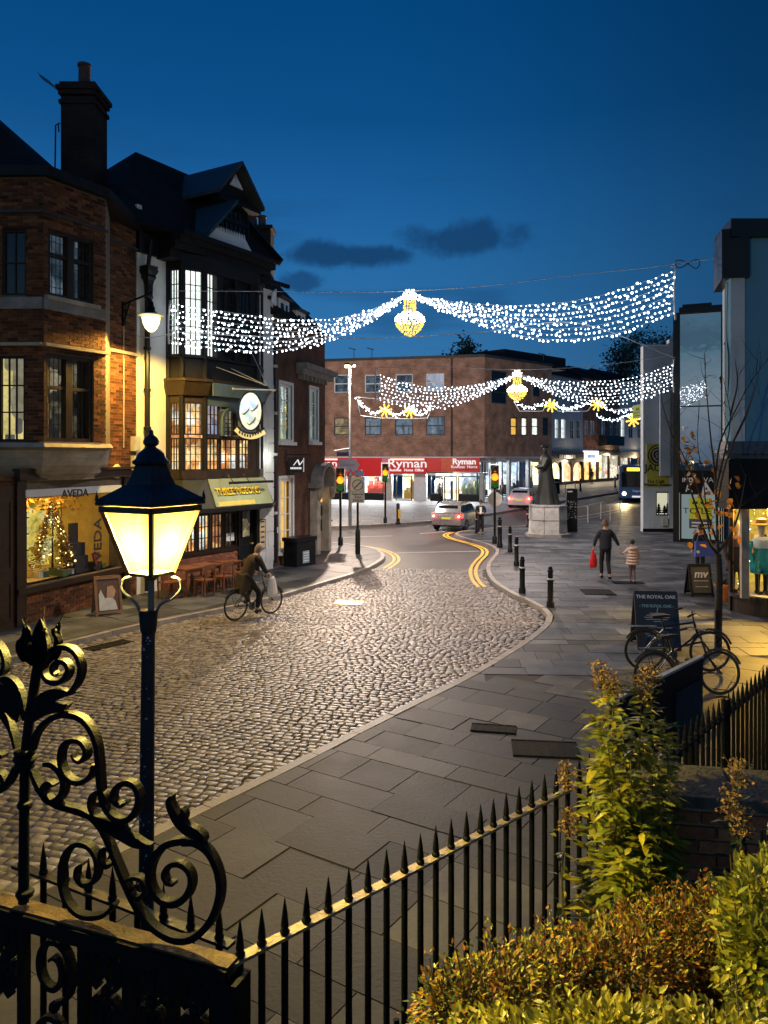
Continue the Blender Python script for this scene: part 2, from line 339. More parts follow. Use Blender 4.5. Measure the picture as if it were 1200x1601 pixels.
# ------------------------------------------------------------------ ground, roads, pavements
asphalt = mat('asphalt', (.055, .05, .05), .55, 0, .3, 1.2, .35, 90)
settbed = mat('sett_joints', (.03, .027, .024), .8, 0, .3, 8)
sett_m = mat('granite_setts', (.235, .215, .20), .38, 0, .4, 5, .4, 70, .42, col2=(.13, .11, .095), spec=.55)
flag_m = mat('york_stone_flags', (.088, .096, .110), .55, 0, .6, 1.1, .25, 28, .42, col2=(.042, .048, .058), spec=.35)
kerb_m = mat('granite_kerb', (.25, .23, .21), .5, 0, .3, 6, .3, 50, .15)
yellowline = mat('worn_yellow_line', (.80, .48, .05), .5, 0, .3, 9)
whiteline = mat('worn_white_line', (.62, .6, .56), .5, 0, .3, 9)
soil = mat('soil', (.03, .022, .016), .95, 0, .4, 8, .6, 30)
def strip(name, Ys, X0, X1, z, m, **k):
    b = MB()
    for i in range(len(Ys)-1):
        a, c = Ys[i], Ys[i+1]; b.add([(X0, a, z+gz(min(a, 160))), (X1, a, z+gz(min(a, 160))), (X1, c, z+gz(min(c, 160))), (X0, c, z+gz(min(c, 160)))], [(0, 1, 2, 3)])
    return b.build(name, m, kind='structure')
strip('ground', [-400, 0, 42, 80, 120, 160, 2600], -1500, 1500, -.06, asphalt)
strip('road', [26.7, 34, 42]+[42+4*i for i in range(1, 28)], -70, 110, 0, asphalt)
KR = [(-5.6, 3.2), (-4.0, 5.5), (-2.9, 7.05), (-2.06, 8.25), (-1.15, 9.55), (0, 11.28), (1.32, 13.2), (2.56, 15.3), (3.3, 16.7), (3.78, 17.9), (3.95, 18.9), (3.85, 19.9), (3.55, 21.3), (3.3, 23.4), (3.38, 25.4), (3.6, 27.0), (3.95, 28.6), (4.4, 30.4), (4.6, 32), (4.45, 33.6), (4.0, 35.2), (3.55, 36.8), (3.5, 38.2), (4.1, 39.6), (5.6, 41), (9.1, 43.7), (13.2, 48), (19.7, 58), (27, 70), (36, 86)]
KL = [(-11.5, 8.6), (-8.6, 12.4), (-7.1, 14.2), (-6.5, 15.6), (-5.5, 17.3), (-4.26, 18.9), (-2.95, 20.8), (-1.92, 23), (-.84, 25.3), (-.23, 27.5), (.05, 29.2), (-.1, 31.0), (-.7, 32.6), (-1.9, 33.9), (-3.2, 34.7), (-6, 36), (-14, 39), (-30, 44)]
def smooth2(p, n=4): return [(q.x, q.y) for q in catmull([(a[0], a[1], 0) for a in p], n)]
KRs, KLs = smooth2(KR), smooth2(KL)
def offs(p, d):
    out = []
    for i in range(len(p)):
        a = Vector(p[max(i-1, 0)]); b = Vector(p[min(i+1, len(p)-1)]); t = (b-a).normalized(); out.append((p[i][0]+t.y*d, p[i][1]-t.x*d))
    return out
def inside(x, y, poly):
    c = False; j = len(poly)-1
    for i in range(len(poly)):
        xi, yi = poly[i]; xj, yj = poly[j]
        if (yi > y) != (yj > y) and x < (xj-xi)*(y-yi)/(yj-yi)+xi: c = not c
        j = i
    return c
def clip(poly, q):
    for i in range(4):
        a = q[i]; b = q[(i+1) % 4]; ex, ey = b[0]-a[0], b[1]-a[1]; out = []
        for k in range(len(poly)):
            p, r = poly[k], poly[(k+1) % len(poly)]
            sp = ex*(p[1]-a[1])-ey*(p[0]-a[0]); sr = ex*(r[1]-a[1])-ey*(r[0]-a[0])
            if sp >= 0: out.append(p)
            if (sp >= 0) != (sr >= 0):
                t = sp/(sp-sr); out.append((p[0]+(r[0]-p[0])*t, p[1]+(r[1]-p[1])*t))
        poly = out
        if len(poly) < 3: return []
    res = []
    for p in poly:
        if not res or (abs(p[0]-res[-1][0])+abs(p[1]-res[-1][1])) > 1e-4: res.append(p)
    return res if len(res) > 2 else []
def area(p): return abs(sum(p[i][0]*p[(i+1) % len(p)][1]-p[(i+1) % len(p)][0]*p[i][1] for i in range(len(p))))/2
def in_view(x, y, m=1.0): return y > 2 and abs(x) < .5*y+m
def paving(name, region, ang, cw, ch, z, gap, m, zone=lambda x, y: True, nmax=300, ymax=60, piece='paving_slab'):
    base = MB(); e = Vector((math.cos(ang), math.sin(ang))); f = Vector((-e.y, e.x)); xs = [p[0] for p in region]; ys = [p[1] for p in region]
    cx, cy = (min(xs)+max(xs))/2, (min(ys)+max(ys))/2; rad = math.hypot(max(xs)-min(xs), max(ys)-min(ys))/2+2
    cells = []; v = -rad; r = random.Random(len(region)+int(ang*100))
    while v < rad:
        hh = ch*r.uniform(.8, 1.35); u = -rad-r.random()*cw
        while u < rad:
            ww = cw*r.uniform(.55, 1.5)
            q0 = Vector((cx, cy))+e*(u+ww/2)+f*(v+hh/2)
            if zone(q0.x, q0.y) and in_view(q0.x, q0.y) and q0.y < ymax:
                q = [Vector((cx, cy))+e*a+f*b for a, b in ((u+gap, v+gap), (u+ww-gap, v+gap), (u+ww-gap, v+hh-gap), (u+gap, v+hh-gap))]
                pl = clip(region, [(t.x, t.y) for t in q])
                if pl and area(pl) > .01: cells.append((q0.y, pl))
            u += ww
        v += hh
    cells.sort(key=lambda c: c[0]); rest = MB(); root = None
    b = MB(); n = len(region)
    # the bed under the slabs, cut in rows so that it follows the ground
    y = min(ys)
    while y < max(ys):
        st = 3.0; q = [(-200, y), (200, y), (200, y+st), (-200, y+st)]; pl = clip(region, q)
        if pl: b.add([(p[0], p[1], z-.012+gz(p[1])) for p in pl], [tuple(range(len(pl)))])
        y += st
    root = b.build(name, mortar_d, kind='structure')
    for i, (yy, pl) in enumerate(cells):
        dz = r.uniform(-.004, .004); tx, ty = r.uniform(-.004, .004), r.uniform(-.004, .004); c0 = pl[0]
        top = [Vector((p[0], p[1], z+dz+gz(p[1])+(p[0]-c0[0])*tx+(p[1]-c0[1])*ty)) for p in pl]; bot = [Vector((p[0], p[1], z-.05+gz(p[1]))) for p in pl]; k = len(pl)
        t = rest if i >= nmax else MB()
        t.add(bot+top, [tuple(range(k, 2*k))]+[(j, (j+1) % k, k+(j+1) % k, k+j) for j in range(k)])
        if i < nmax: t.build(piece, m, root)
    if rest.f: rest.build(piece+'s_beyond', m, root, kind='stuff')
    return root
mortar_d = mat('pavement_joints', (.05, .045, .04), .9, 0, .3, 6)
KRo, KLo = offs(KRs, .17), offs(KLs, -.17)
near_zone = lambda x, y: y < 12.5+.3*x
regR = KRo+[(44, 86), (44, 8), (9, 3), (2.6, 1.5), (-4, 1.5)]
paving('pavement', regR, math.radians(-33), .80, .52, .12, .006, mat('dimmed_near_flags', (.032, .034, .038), .6, 0, .6, 1.3, .22, 28, .5, col2=(.066, .066, .068), spec=.28), near_zone, 170, 60)  # near slabs coloured darker to offset the strong lantern light
p2 = paving('pavement_square', [p for p in regR if True], math.radians(-4), .80, .46, .121, .006, flag_m, lambda x, y: not near_zone(x, y) and x < 21, 300, 60)
regL = KLo+[(-30, 50), (-12, 44), (-5.2, 35.2), (-4.6, 31), (-5.9, 26), (-8.6, 20.4), (-9.9, 16.8), (-16, 10)]
paving('pavement_shopfront', regL, math.radians(58), .95, .65, .12, .006, flag_m, lambda x, y: True, 300, 40)
KF = [(-40, 40.5), (-12, 41.0), (-3.3, 41.8), (1.55, 44.3), (3.9, 46.6), (8.2, 52), (13, 60), (21, 72), (27, 81), (40, 100), (60, 130)]
KFs = smooth2(KF, 4); KFo = offs(KFs, -.17)
paving('pavement_far', KFo+[(60, 160), (10, 160), (-40, 75)], math.radians(3), 1.2, .9, .12, .01, mat('concrete_flags', (.20, .20, .20), .6, 0, .2, 2, .2, 30, .12), lambda x, y: True, 0, 125, 'paving_slab')
def kerb(name, line, side, ymax=60, ymin=4):
    root = None; acc = 0; pts = [line[0]]
    L = []
    for i in range(len(line)-1):
        a, b = Vector(line[i]), Vector(line[i+1]); d = (b-a).length; t = 0
        while acc+d-t >= .9:
            t += .9-acc; acc = 0; q = a+(b-a)*(t/d); L.append((q.x, q.y))
        acc += d-t
    root = bpy.data.objects.new(name, None); reg(root, None, Matrix()); tag(root, kind='structure')
    rest = MB(); k = 0
    for i in range(len(L)-1):
        a, b = Vector(L[i]), Vector(L[i+1]); t = (b-a).normalized(); nrm = Vector((t.y, -t.x))*side; a2 = a+t*.006; b2 = b-t*.006
        if not in_view(a.x, a.y, 2) or a.y < ymin or a.y > 110: continue
        za, zb = gz(a.y)+R.uniform(-.004, .004), gz(b.y)+R.uniform(-.004, .004)
        lo = [Vector((p.x, p.y, z-.05)) for p, z in ((a2, za), (b2, zb), (b2+nrm*.16, zb), (a2+nrm*.16, za))]
        hi = [Vector((p.x, p.y, z+.125)) for p, z in ((a2+nrm*.012, za), (b2+nrm*.012, zb), (b2+nrm*.155, zb), (a2+nrm*.155, za))]
        if side > 0: m = MB().hexa([lo[0], lo[3], lo[2], lo[1]], [hi[0], hi[3], hi[2], hi[1]])
        else: m = MB().hexa(lo, hi)
        if a.y < ymax and k < 120: m.build('kerb_stone', kerb_m, root); k += 1
        else: rest.add(m.v, m.f)
    if rest.f: rest.build('kerb_stones_beyond', kerb_m, root, kind='stuff')
kerb('kerb', KRs, 1); kerb('kerb_shopfront', KLs, -1, 40); kerb('kerb_far', KFs, -1, 60, 35)

# granite setts
cobL = [p for p in KLs if p[1] < 26.6]; cobR = [p for p in KRs if p[1] < 26.6]
cob = cobL+[(-.5, 26.7), (3.5, 26.7)]+list(reversed(cobR))
cb0 = MB().add([(p[0], p[1], .004) for p in cob], [tuple(range(len(cob)))]).build('cobbled_road', settbed, kind='structure')
def sett(b, c, e, f, l, wd, z, r):
    th = r.uniform(-.05, .05); e2 = e*math.cos(th)+f*math.sin(th); f2 = f*math.cos(th)-e*math.sin(th)
    sk = [r.uniform(-.010, .010) for _ in range(8)]
    def ring(k, zz): return [(c.x+e2.x*(sx*l/2*k+sk[i])+f2.x*(sy*wd/2*k+sk[i+4]), c.y+e2.y*(sx*l/2*k+sk[i])+f2.y*(sy*wd/2*k+sk[i+4]), zz) for i, (sx, sy) in enumerate(((-1, -1), (1, -1), (1, 1), (-1, 1)))]
    tz = r.uniform(-.0022, .0022); a = ring(1, -.01); m_ = ring(.985, z-.009); t = ring(.87, z); t = [(q[0], q[1], q[2]+(tz if i in (1, 2) else -tz)) for i, q in enumerate(t)]
    b.add(a+m_+t, [(8, 9, 10, 11)]+[(i, (i+1) % 4, 4+(i+1) % 4, 4+i) for i in range(4)]+[(4+i, 4+(i+1) % 4, 8+(i+1) % 4, 8+i) for i in range(4)])
e = Vector((.952, -.305)); f = Vector((.305, .952)); cells = []; r = random.Random(3)
cobi = offs(cobL, .05)+[(-.4, 26.6), (3.4, 26.6)]+list(reversed(offs(cobR, -.08)))
v = -2.0
while v < 32:
    wd = r.uniform(.100, .128); u = -16-r.random()*.2; lm = r.uniform(.115, .150)
    while u < 6:
        l = lm*r.uniform(.8, 1.5); c = e*(u+l/2)+f*(v+wd/2)+e*.01*math.sin(v*3)+f*(.045*math.sin(u*1.7+v*.6)+.02*math.sin(u*4.1))
        if 6.6 < c.y and in_view(c.x, c.y, .3) and inside(c.x, c.y, cobi): cells.append((c.y, c, l-.014, wd-.014))
        u += l
    v += wd
cells.sort(key=lambda q: q[0]); rest = MB()
vis = [q for q in cells if abs(q[1].x/q[1].y) < .5 and 715+4680/q[1].y < 1500]
front = set(id(q) for q in vis[:300])
for q in cells:
    z = .034+r.uniform(-.005, .005)
    if id(q) in front: b = MB(); sett(b, q[1], e, f, q[2], q[3], z, r); b.build('sett', sett_m, cb0, smooth=True, ang=1.2)
    else: sett(rest, q[1], e, f, q[2], q[3], z, r)
rest.build('setts_beyond', sett_m, cb0, smooth=True, ang=1.2, kind='stuff')
# painted lines
def ribbon(line, w_, z): 
    b = MB(); o = offs(line, w_)
    for i in range(len(line)-1):
        q = [line[i], line[i+1], o[i+1], o[i]]; b.add([(p[0], p[1], z+gz(p[1])) for p in (q if w_ < 0 else q[::-1])], [(0, 1, 2, 3)])
    return b
ya = [p for p in KRs if 22.5 < p[1] < 39.5]
for i, o_ in enumerate((-.28, -.46)): ribbon(offs(ya, o_), -.115, .046).build('yellow_line', yellowline, kind='structure')
yb = [p for p in KLs if p[0] > -2.4 and p[1] > 26.9 and p[1] < 35]
for i, o_ in enumerate((.28, .46)): ribbon(offs(yb, o_), .115, .008).build('yellow_line', yellowline, kind='structure')
ribbon([(.25, 31.2), (1.5, 31.5), (3.0, 31.75), (4.0, 31.9)], .1, .008).build('give_way_line', whiteline, kind='structure')
for a, b in (((-2, 37.4), (0.4, 38.1)), ((1.8, 39.2), (3.2, 40.3)), ((-6, 38), (-3.4, 38.6))): ribbon([a, b], .1, .008).build('lane_line', whiteline, kind='structure')
ribbon([(10.8, 58.5), (15, 64.5), (20, 71.5), (25.5, 79)], .14, .012).build('lane_line', whiteline, kind='structure')
ribbon([(11.2, 47.6), (14.3, 51.5), (17.2, 55.8)], .12, .012).build('lane_line', whiteline, kind='structure')
ribbon([(12.5, 54.0), (15.3, 58.4)], .12, .012).build('lane_line', whiteline, kind='structure')
# covers and gratings
cover_m = mat('cast_iron_cover', (.010, .010, .010), .75, 0, .3, 9, .5, 40, spec=.12)
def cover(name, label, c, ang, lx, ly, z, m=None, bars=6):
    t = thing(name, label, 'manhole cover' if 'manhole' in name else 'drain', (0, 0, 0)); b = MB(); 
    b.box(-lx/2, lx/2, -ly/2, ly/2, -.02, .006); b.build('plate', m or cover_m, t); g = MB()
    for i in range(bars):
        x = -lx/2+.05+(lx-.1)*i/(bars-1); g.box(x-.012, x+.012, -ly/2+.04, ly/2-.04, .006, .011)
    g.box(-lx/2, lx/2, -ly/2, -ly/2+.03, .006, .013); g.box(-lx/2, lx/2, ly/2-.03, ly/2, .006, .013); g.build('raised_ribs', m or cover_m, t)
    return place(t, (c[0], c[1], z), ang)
def gp(px, py, z): q = G(px, py, z); return (q.x, q.y)
cover('manhole_cover', 'large dark iron cover set in the pavement near the railings', gp(852, 1171, .125), -.12, .85, .55, .128)
cover('manhole_cover', 'thin dark iron cover in the pavement close to the kerb side of the larger one', gp(771, 1139, .125), -.2, .62, .3, .128)
cover('manhole_cover', 'dark cover in the square in front of the walking man and child', gp(934, 926, .125), -.05, .85, .8, .128)
cover('manhole_cover', 'narrow dark cover under the feet of the child in pink', gp(982, 911, .125), -.03, .9, .35, .128)
cover('drain_grating', 'dark rectangular drain grating in the cobbles beside the shopfront kerb', gp(170, 1009, .03), .95, .95, .35, .036)
cover('manhole_cover', 'square cover in the cobbles coloured with an orange glow', gp(545, 943, .03), -.2, .75, .6, .04, mat('orange_lit_plate', (.7, .32, .08), .35, .5, .25, 9), 5)  # orange lamp reflection put into the plate's colour
# ------------------------------------------------------------------ builders for facades
def wall(F, parent, name, m, a0, a1, h0, h1, ops=(), d0=-.3, d1=0.0):
    xs = sorted({a0, a1, *[min(max(o[i], a0), a1) for o in ops for i in (0, 1)]}); hs = sorted({h0, h1, *[min(max(o[i], h0), h1) for o in ops for i in (2, 3)]})
    b = MB()
    for i in range(len(xs)-1):
        for j in range(len(hs)-1):
            x, h = (xs[i]+xs[i+1])/2, (hs[j]+hs[j+1])/2
            if any(o[0] < x < o[1] and o[2] < h < o[3] for o in ops): continue
            b.fb(xs[i], xs[i+1], hs[j], hs[j+1], d0, d1)
    return b.build(name, m, parent, F)
def bricks(F, parent, a0, a1, h0, h1, ops=(), d=0.0, m=None, nind=0, bl=.225, bh=.075, seed=1):
    r = random.Random(seed); rest = MB(); unit = MB().box(0, bl-.011, -.014, 0, 0, bh-.011).mesh('brick'); m = m or brick_l; unit.materials.append(m); k = 0; row = 0
    h = h0
    while h+bh*.6 < h1:
        x = a0-(bl/2 if row % 2 else 0)
        while x < a1:
            p, q = max(x, a0), min(x+bl-.011, a1)
            for o in ops:
                if o[2]-.02 < h+bh/2 < o[3]+.02:
                    if p >= o[0]-.02 and q <= o[1]+.02: q = p
                    elif p < o[0] < q: q = o[0]
                    elif p < o[1] < q: p = o[1]
            if q-p > .03:
                dd = d+r.uniform(-.004, .004)
                if k < nind and abs(q-p-bl+.011) < 1e-6:
                    inst(unit, 'brick', parent, F.M @ Matrix.Translation((p, -dd, h))); k += 1
                else: rest.box(p, q, -dd-.014, -dd, h, h+bh-.011)
            x += bl
        h += bh; row += 1
    if rest.f: rest.build('brickwork', m, parent, F, kind='stuff')
def window(F, parent, rc, nx, ny, fm, lit=None, d=0.0, fw=.05, bar=.022, depth=.12, sill=None, glass=None, name='window', sillm=None, back=.14, mull=None):
    a0, a1, h0, h1 = rc; f = MB().frame(a0, a1, h0, h1, fw, d-depth, d-depth+.07)
    wo_ = f.build(name, fm, parent, F)
    b = MB(); x0, x1, y0, y1 = a0+fw, a1-fw, h0+fw, h1-fw
    for i in range(1, nx):
        x = x0+(x1-x0)*i/nx; ww = (mull if mull and i*2 == nx else bar)
        b.fb(x-ww/2, x+ww/2, y0, y1, d-depth+.01, d-depth+.05)
    for j in range(1, ny):
        y = y0+(y1-y0)*j/ny; b.fb(x0, x1, y-bar/2, y+bar/2, d-depth+.012, d-depth+.047)
    if b.f: b.build('glazing_bars', fm, wo_, F)
    g = glass or (clear if lit else darkglass)
    for i in range(nx):
        for j in range(ny):
            MB().fb(x0+(x1-x0)*i/nx, x0+(x1-x0)*(i+1)/nx, y0+(y1-y0)*j/ny, y0+(y1-y0)*(j+1)/ny, d-depth+.02, d-depth+.024).build('pane', g, wo_, F)
    if lit:
        q = MB(); z = -(d-depth-back); 
        q.add([(a0-.1, z, h0-.1), (a1+.1, z, h0-.1), (a1+.1, z, h1+.1), (a0-.1, z, h1+.1)], [(0, 1, 2, 3)]); q.build('interior', lit, wo_, F)
    if sill: MB().fb(a0-.08, a1+.08, h0-sill, h0, d-.05, d+.10).build('sill', sillm or stone, wo_, F)
    return wo_
def pipe(parent, pts, r, m, name='pipe', n=8): return MB().tube(pts, r, n).build(name, m, parent, smooth=True)
warm1 = room('warm_pub_room', [(1, .42, .12), (.55, .2, .06), (1, .62, .25), (.35, .13, .05), (1, .5, .18), (.8, .75, .6)], 1.7, 3.2, 2.6, .12)
cream = room('cream_lit_room', [(1, .95, .78), (.9, .9, .74), (1, .98, .86), (.75, .78, .66)], 1.7, 2.2, 1.2, .6)
yellowroom = room('gold_shop_room', [(1, .58, .05), (.75, .42, .04), (1, .70, .12), (.4, .22, .02), (.95, .8, .3)], .95, 2.4, 2.4, .3)
orangeroom = room('orange_room', [(1, .5, .08), (1, .55, .12), (.95, .45, .07)], 1.1, .6, .6, .8)
dimroom = room('dim_room', [(.3, .2, .1), (.12, .1, .07), (.5, .4, .25), (.06, .05, .05), (.9, .7, .4)], .35, 2.5, 2.5, .1)
dimblue = room('dim_blue_room', [(.25, .33, .4), (.15, .22, .28), (.4, .48, .55)], .3, 3, 2, .3)

# ------------------------------------------------------------------ brick shop with stone bay
F1 = Face((-7.94, 17.65), (-7.2, 19.9)); P1 = V2(68, 17.0); P2 = V2(165, 18.5)
F1b = Face(P1, P2); F1c = Face((-9.9, 17.05), P1); Fret = Face(P2, F1.at(172))
shop = thing('brick_shop_building', 'red brick corner shop with a projecting stone bay above its golden lit window', 'building', (-8.6, 18.8, 0), 'old buildings along the shopfront side of the street')
aL, aR = F1.s(-140), F1.s(212)
shopop = F1.rect(37, 779, 190, 914); shopop = (F1.s(37), F1.s(190), F1.h(110, 903), F1.h(110, 775))
wall(F1, shop, 'wall', mortar, aL, aR, 0, F1.h(110, 742), [shopop], -.4, 0); wall(F1, shop, 'upper_wall', mortar, F1.s(120), aR, F1.h(110, 742)+.002, F1.h(190, 325), [], -.4, 0)
bricks(F1, shop, F1.s(150), aR, F1.h(190, 742), F1.h(190, 325), [], 0, None, 300, seed=4)
bricks(F1, shop, F1.s(-90), aR, .15, shopop[2]-.12, [], 0, None, 0, seed=5)
bricks(F1, shop, F1.s(-90), shopop[0]-.15, shopop[2]-.12, F1.h(110, 742), [], 0, None, 0, seed=6)
bricks(F1, shop, shopop[1]+.12, aR, shopop[2]-.12, F1.h(110, 742), [], 0, None, 0, seed=7)
# shopfront surround
b = MB(); a0, a1, h0, h1 = shopop
b.fb(a0-.28, a0, .15, h1+.42, .015, .09); b.fb(a1, a1+.22, .15, h1+.42, .015, .09); b.fb(a0-.28, a1+.22, h1+.42, h1+.62, .015, .16); b.fb(a0-.28, a1+.3, h0-.13, h0, .015, .13)
b.fb(a0-.34, a1+.3, h1+.62, h1+.68, .015, .22)
b.build('shopfront_frame', darkwood, shop, F1)
b = MB(); ah = F1.s(0); b.frame(F1.s(-60), a0-.36, .3, 1.2, .07, .016, .05); b.frame(F1.s(-60), a0-.36, 1.4, h1, .07, .016, .05); b.fb(F1.s(-60), a0-.30, .14, h1+.3, .0145, .03); b.build('side_panelling', darkwood, shop, F1)
silver = mat('silver_fascia', (.52, .55, .58), .5, .1, .06, 2)
sg = MB().fb(a0-.06, F1.s(184), h1+.03, F1.h(110, 762), .02, .12).build('fascia_sign', silver, shop, F1)
lettering('AVEDA', F1, sg, F1.s(111), F1.h(111, 771.5), .125, .265, lett_k, sx=1.1, bold=.004)
MB().fb(a0+.01, a1-.01, h0+.01, h1-.01, -.10, -.095).build('shop_window_pane', clear, shop, F1)
lettering('AVEDA', F1, shop, F1.s(158), F1.h(158, 853), -.09, .40, lett_k, rot=math.pi/2, sx=1.1, bold=.006)
# shop interior: window bed, back wall, shelves and goods
b = MB(); b.fb(a0-.3, a1+.3, h0-.3, h1+.1, -2.3, -2.25); b.build('shop_back_wall', yellowroom, shop, F1)
cream_p = mat('cream_plaster', (.6, .42, .16), .8)
b = MB(); b.fb(a0-.3, a1+.3, h0-.12, h0, -2.2, -.12); b.fb(a0-.32, a0-.28, h0, h1+.1, -2.2, -.12); b.fb(a1+.28, a1+.32, h0, h1+.1, -2.2, -.12); b.fb(a0-.3, a1+.3, h1+.05, h1+.1, -2.2, -.12); b.build('shop_interior_shell', cream_p, shop, F1)
sh = MB()
for k in range(4): sh.fb(a0-.05, a0+.75, h0+.35+.42*k, h0+.38+.42*k, -1.6, -1.25); sh.fb(a0+1.1, a0+2.2, h0+.5+.42*k, h0+.53+.42*k, -2.2, -1.9)
sh.build('shelf', darkwood, shop, F1)
goods = [mat('goods_'+n, c, .5) for n, c in (('ochre', (.5, .3, .06)), ('white', (.7, .68, .6)), ('dark', (.05, .035, .03)), ('green', (.12, .16, .06)), ('red', (.4, .05, .03)))]
r = random.Random(5)
gm = [MB() for _ in goods]
for k in range(4):
    for i in range(7): t = r.random(); gm[r.randrange(4)].fb(a0+.0+i*.1, a0+.06+i*.1, h0+.38+.42*k, h0+.38+.42*k+.1+.16*t, -1.5, -1.4)
    for i in range(10): t = r.random(); gm[r.randrange(4)].fb(a0+1.12+i*.105, a0+1.19+i*.105, h0+.53+.42*k, h0+.53+.42*k+.1+.16*t, -2.15, -2.05)
for i in range(16): x = a0+.9+r.random()*2.2; y = r.uniform(.2, .7); s_ = r.uniform(.08, .2); gm[r.randrange(5)].fb(x, x+s_*1.2, h0, h0+s_, -y-s_, -y)
for i, g in enumerate(gm): g.build('goods', goods[i], shop, F1, kind='stuff')
b = MB(); b.fb(a0+2.05, a0+2.5, h0, h0+.42, -.7, -.3); b.fb(a0+2.0, a0+2.45, h0+.42, h0+.75, -.7, -.35); b.fb(a0+2.12, a0+2.36, h0+.75, h0+1.25, -.6, -.5); b.build('display_box', goods[2], shop, F1)
b = MB(); b.fprism([(a0+2.62, h0+.45), (a0+2.9, h0+.45), (a0+2.76, h0+.08)], -.3, -.26); b.build('pennant', goods[4], shop, F1)
def leafquad_(b, c, s, r):
    a = Vector((r.gauss(0, 1), r.gauss(0, 1), r.gauss(0, .7))).normalized(); n = a.orthogonal().normalized(); b.add([c-a*s, c+n*s*.4, c+a*s, c-n*s*.4], [(0, 1, 2, 3)])
# the golden christmas tree in the window
ct = thing('christmas_tree', 'golden decorated christmas tree inside the glowing shop window', 'christmas tree', F1.pt(F1.s(82, -.75), h0, -.75)); tx, ty, _z = F1.pt(F1.s(82, -.75), h0, -.75); r = random.Random(40); tl_ = [MB(), MB()]; bb_ = [MB(), MB(), MB()]
for k in range(2600):
    t_ = r.random()**.8; rad = (1-t_)*.55*r.uniform(.55, 1.05)+.02; an = r.random()*6.283; c = Vector((tx+math.cos(an)*rad, ty+math.sin(an)*rad, h0+.15+t_*1.72+r.gauss(0, .03))); d = Vector((math.cos(an), math.sin(an), -.25+r.gauss(0, .4))).normalized(); s_ = d.orthogonal().normalized()*.016; l = r.uniform(.05, .11); tl_[k % 2].add([c-s_, c+s_, c+d*l], [(0, 1, 2)])
for k in range(150):
    t_ = r.random(); rad = (1-t_)*.56+.02; an = r.random()*6.283; bb_[k % 3].ball((tx+math.cos(an)*rad, ty+math.sin(an)*rad, h0+.18+t_*1.6), r.uniform(.016, .032), 6, 4)
tl_[0].build('needles', mat('gold_needles', (.34, .17, .03), .5, 0, .3, 6), ct, kind='stuff'); tl_[1].build('needles', mat('bronze_needles', (.16, .08, .02), .5, 0, .3, 6), ct, kind='stuff')
for b_, m_ in zip(bb_, (emit('tree_light', (1, .72, .2), 3.2), mat('gold_bauble', (.8, .5, .1), .2, .8), mat('white_bauble', (.8, .75, .6), .3))): b_.build('baubles', m_, ct, kind='stuff')
MB().tube([(tx, ty, h0), (tx, ty, h0+1.8)], [.03, .008], 6).build('trunk', darkwood, ct)
gl_ = MB()
for k in range(260): a = a0+r.random()*(a1-a0)*.75; p = F1.pt(a, h1-.02-r.random()**2*.42, -.5-r.random()*.5); leafquad_(gl_, p, r.uniform(.05, .1), r)
gl_.build('hanging_garland', mat('gold_needles', (.34, .17, .03)), shop, kind='stuff')
c_ = F1.pt((a0+a1)/2, h1-.15, -.8); lamp('shop_light', 'POINT', c_, 110, (1, .62, .12), shop, .25)
c_ = F1.pt(a0+.7, h1-.15, -.5); lamp('shop_light', 'POINT', c_, 45, (1, .62, .12), shop, .2)
# stone base of the bay (stacked mouldings that step back to the wall)
hb = F1b.h(68, 692); lv = [(hb, .10), (hb-.10, .16), (hb-.16, .02), (hb-.34, -.06), (hb-.52, -.16), (hb-.72, -.34), (hb-.86, -.5)]
for i in range(len(lv)-1):
    t, o1 = lv[i]; t2, o2 = lv[i+1]
    nb, nc = F1b.n, F1c.n
    def ring(o):
        A0 = F1c.A+nc*o; cA = F1b.A+(nb+nc)*o*.8; cB = F1b.B+nb*o+F1b.u*o*.6; e_ = Vector((F1.at(172)[0], F1.at(172)[1], 0))+F1.u*o*.6
        back = Vector((-10.2, 18.6, 0)); return [A0, cA, cB, e_, back]
    lo, hi = ring(o2), ring(o1); n_ = 5
    MB().add([(p.x, p.y, t2) for p in lo]+[(p.x, p.y, t-.004) for p in hi], [tuple(reversed(range(5))), tuple(range(5, 10))]+[(k, (k+1) % 5, 5+(k+1) % 5, 5+k) for k in range(5)]).build('stone_moulding', stone, shop)
topb = F1b.h(110, 292)
up_w = F1b.rect(75, 366, 147, 466); lo_w = F1b.rect(71, 556, 146, 668); lo_w = (lo_w[0], lo_w[1], hb+.02, lo_w[3]); up_w = (up_w[0], up_w[1], F1b.h(110, 470), up_w[3])
wall(F1b, shop, 'bay_wall', mortar, 0, F1b.L, hb, topb, [up_w, lo_w], -.25, 0); bricks(F1b, shop, 0, F1b.L, hb, topb, [up_w, lo_w], 0, seed=8)
cl = F1c.rect(2, 358, 41, 462); cl2 = F1c.rect(-4, 556, 39, 664); cl2 = (cl2[0], cl2[1], hb+.02, cl2[3]); cl = (cl[0], cl[1], F1c.h(30, 462), cl[3])
wall(F1c, shop, 'bay_side_wall', mortar, 0, F1c.L, hb, topb, [cl, cl2], -.25, 0); bricks(F1c, shop, 0, F1c.L, hb, topb, [cl, cl2], 0, seed=9)
wall(Fret, shop, 'bay_return', mortar, 0, Fret.L, hb, topb, [], -.2, 0)
for F, d in ((F1b, .0), (F1c, .0)):
    for py, hh, dd, m in ((483 if F is F1b else 468, .26, .07, stone_d), (545, .07, .12, stone), (345, .05, .05, lead)):
        hq = F1b.h(110, py) if F is F1b else F1b.h(110, 483 if py == 468 else py)
        MB().fb(-.03 if F is F1b else 0, F.L+.03 if F is F1b else F.L, hq-hh/2, hq+hh/2, .016, .016+dd).build('stone_band', m, shop, F)
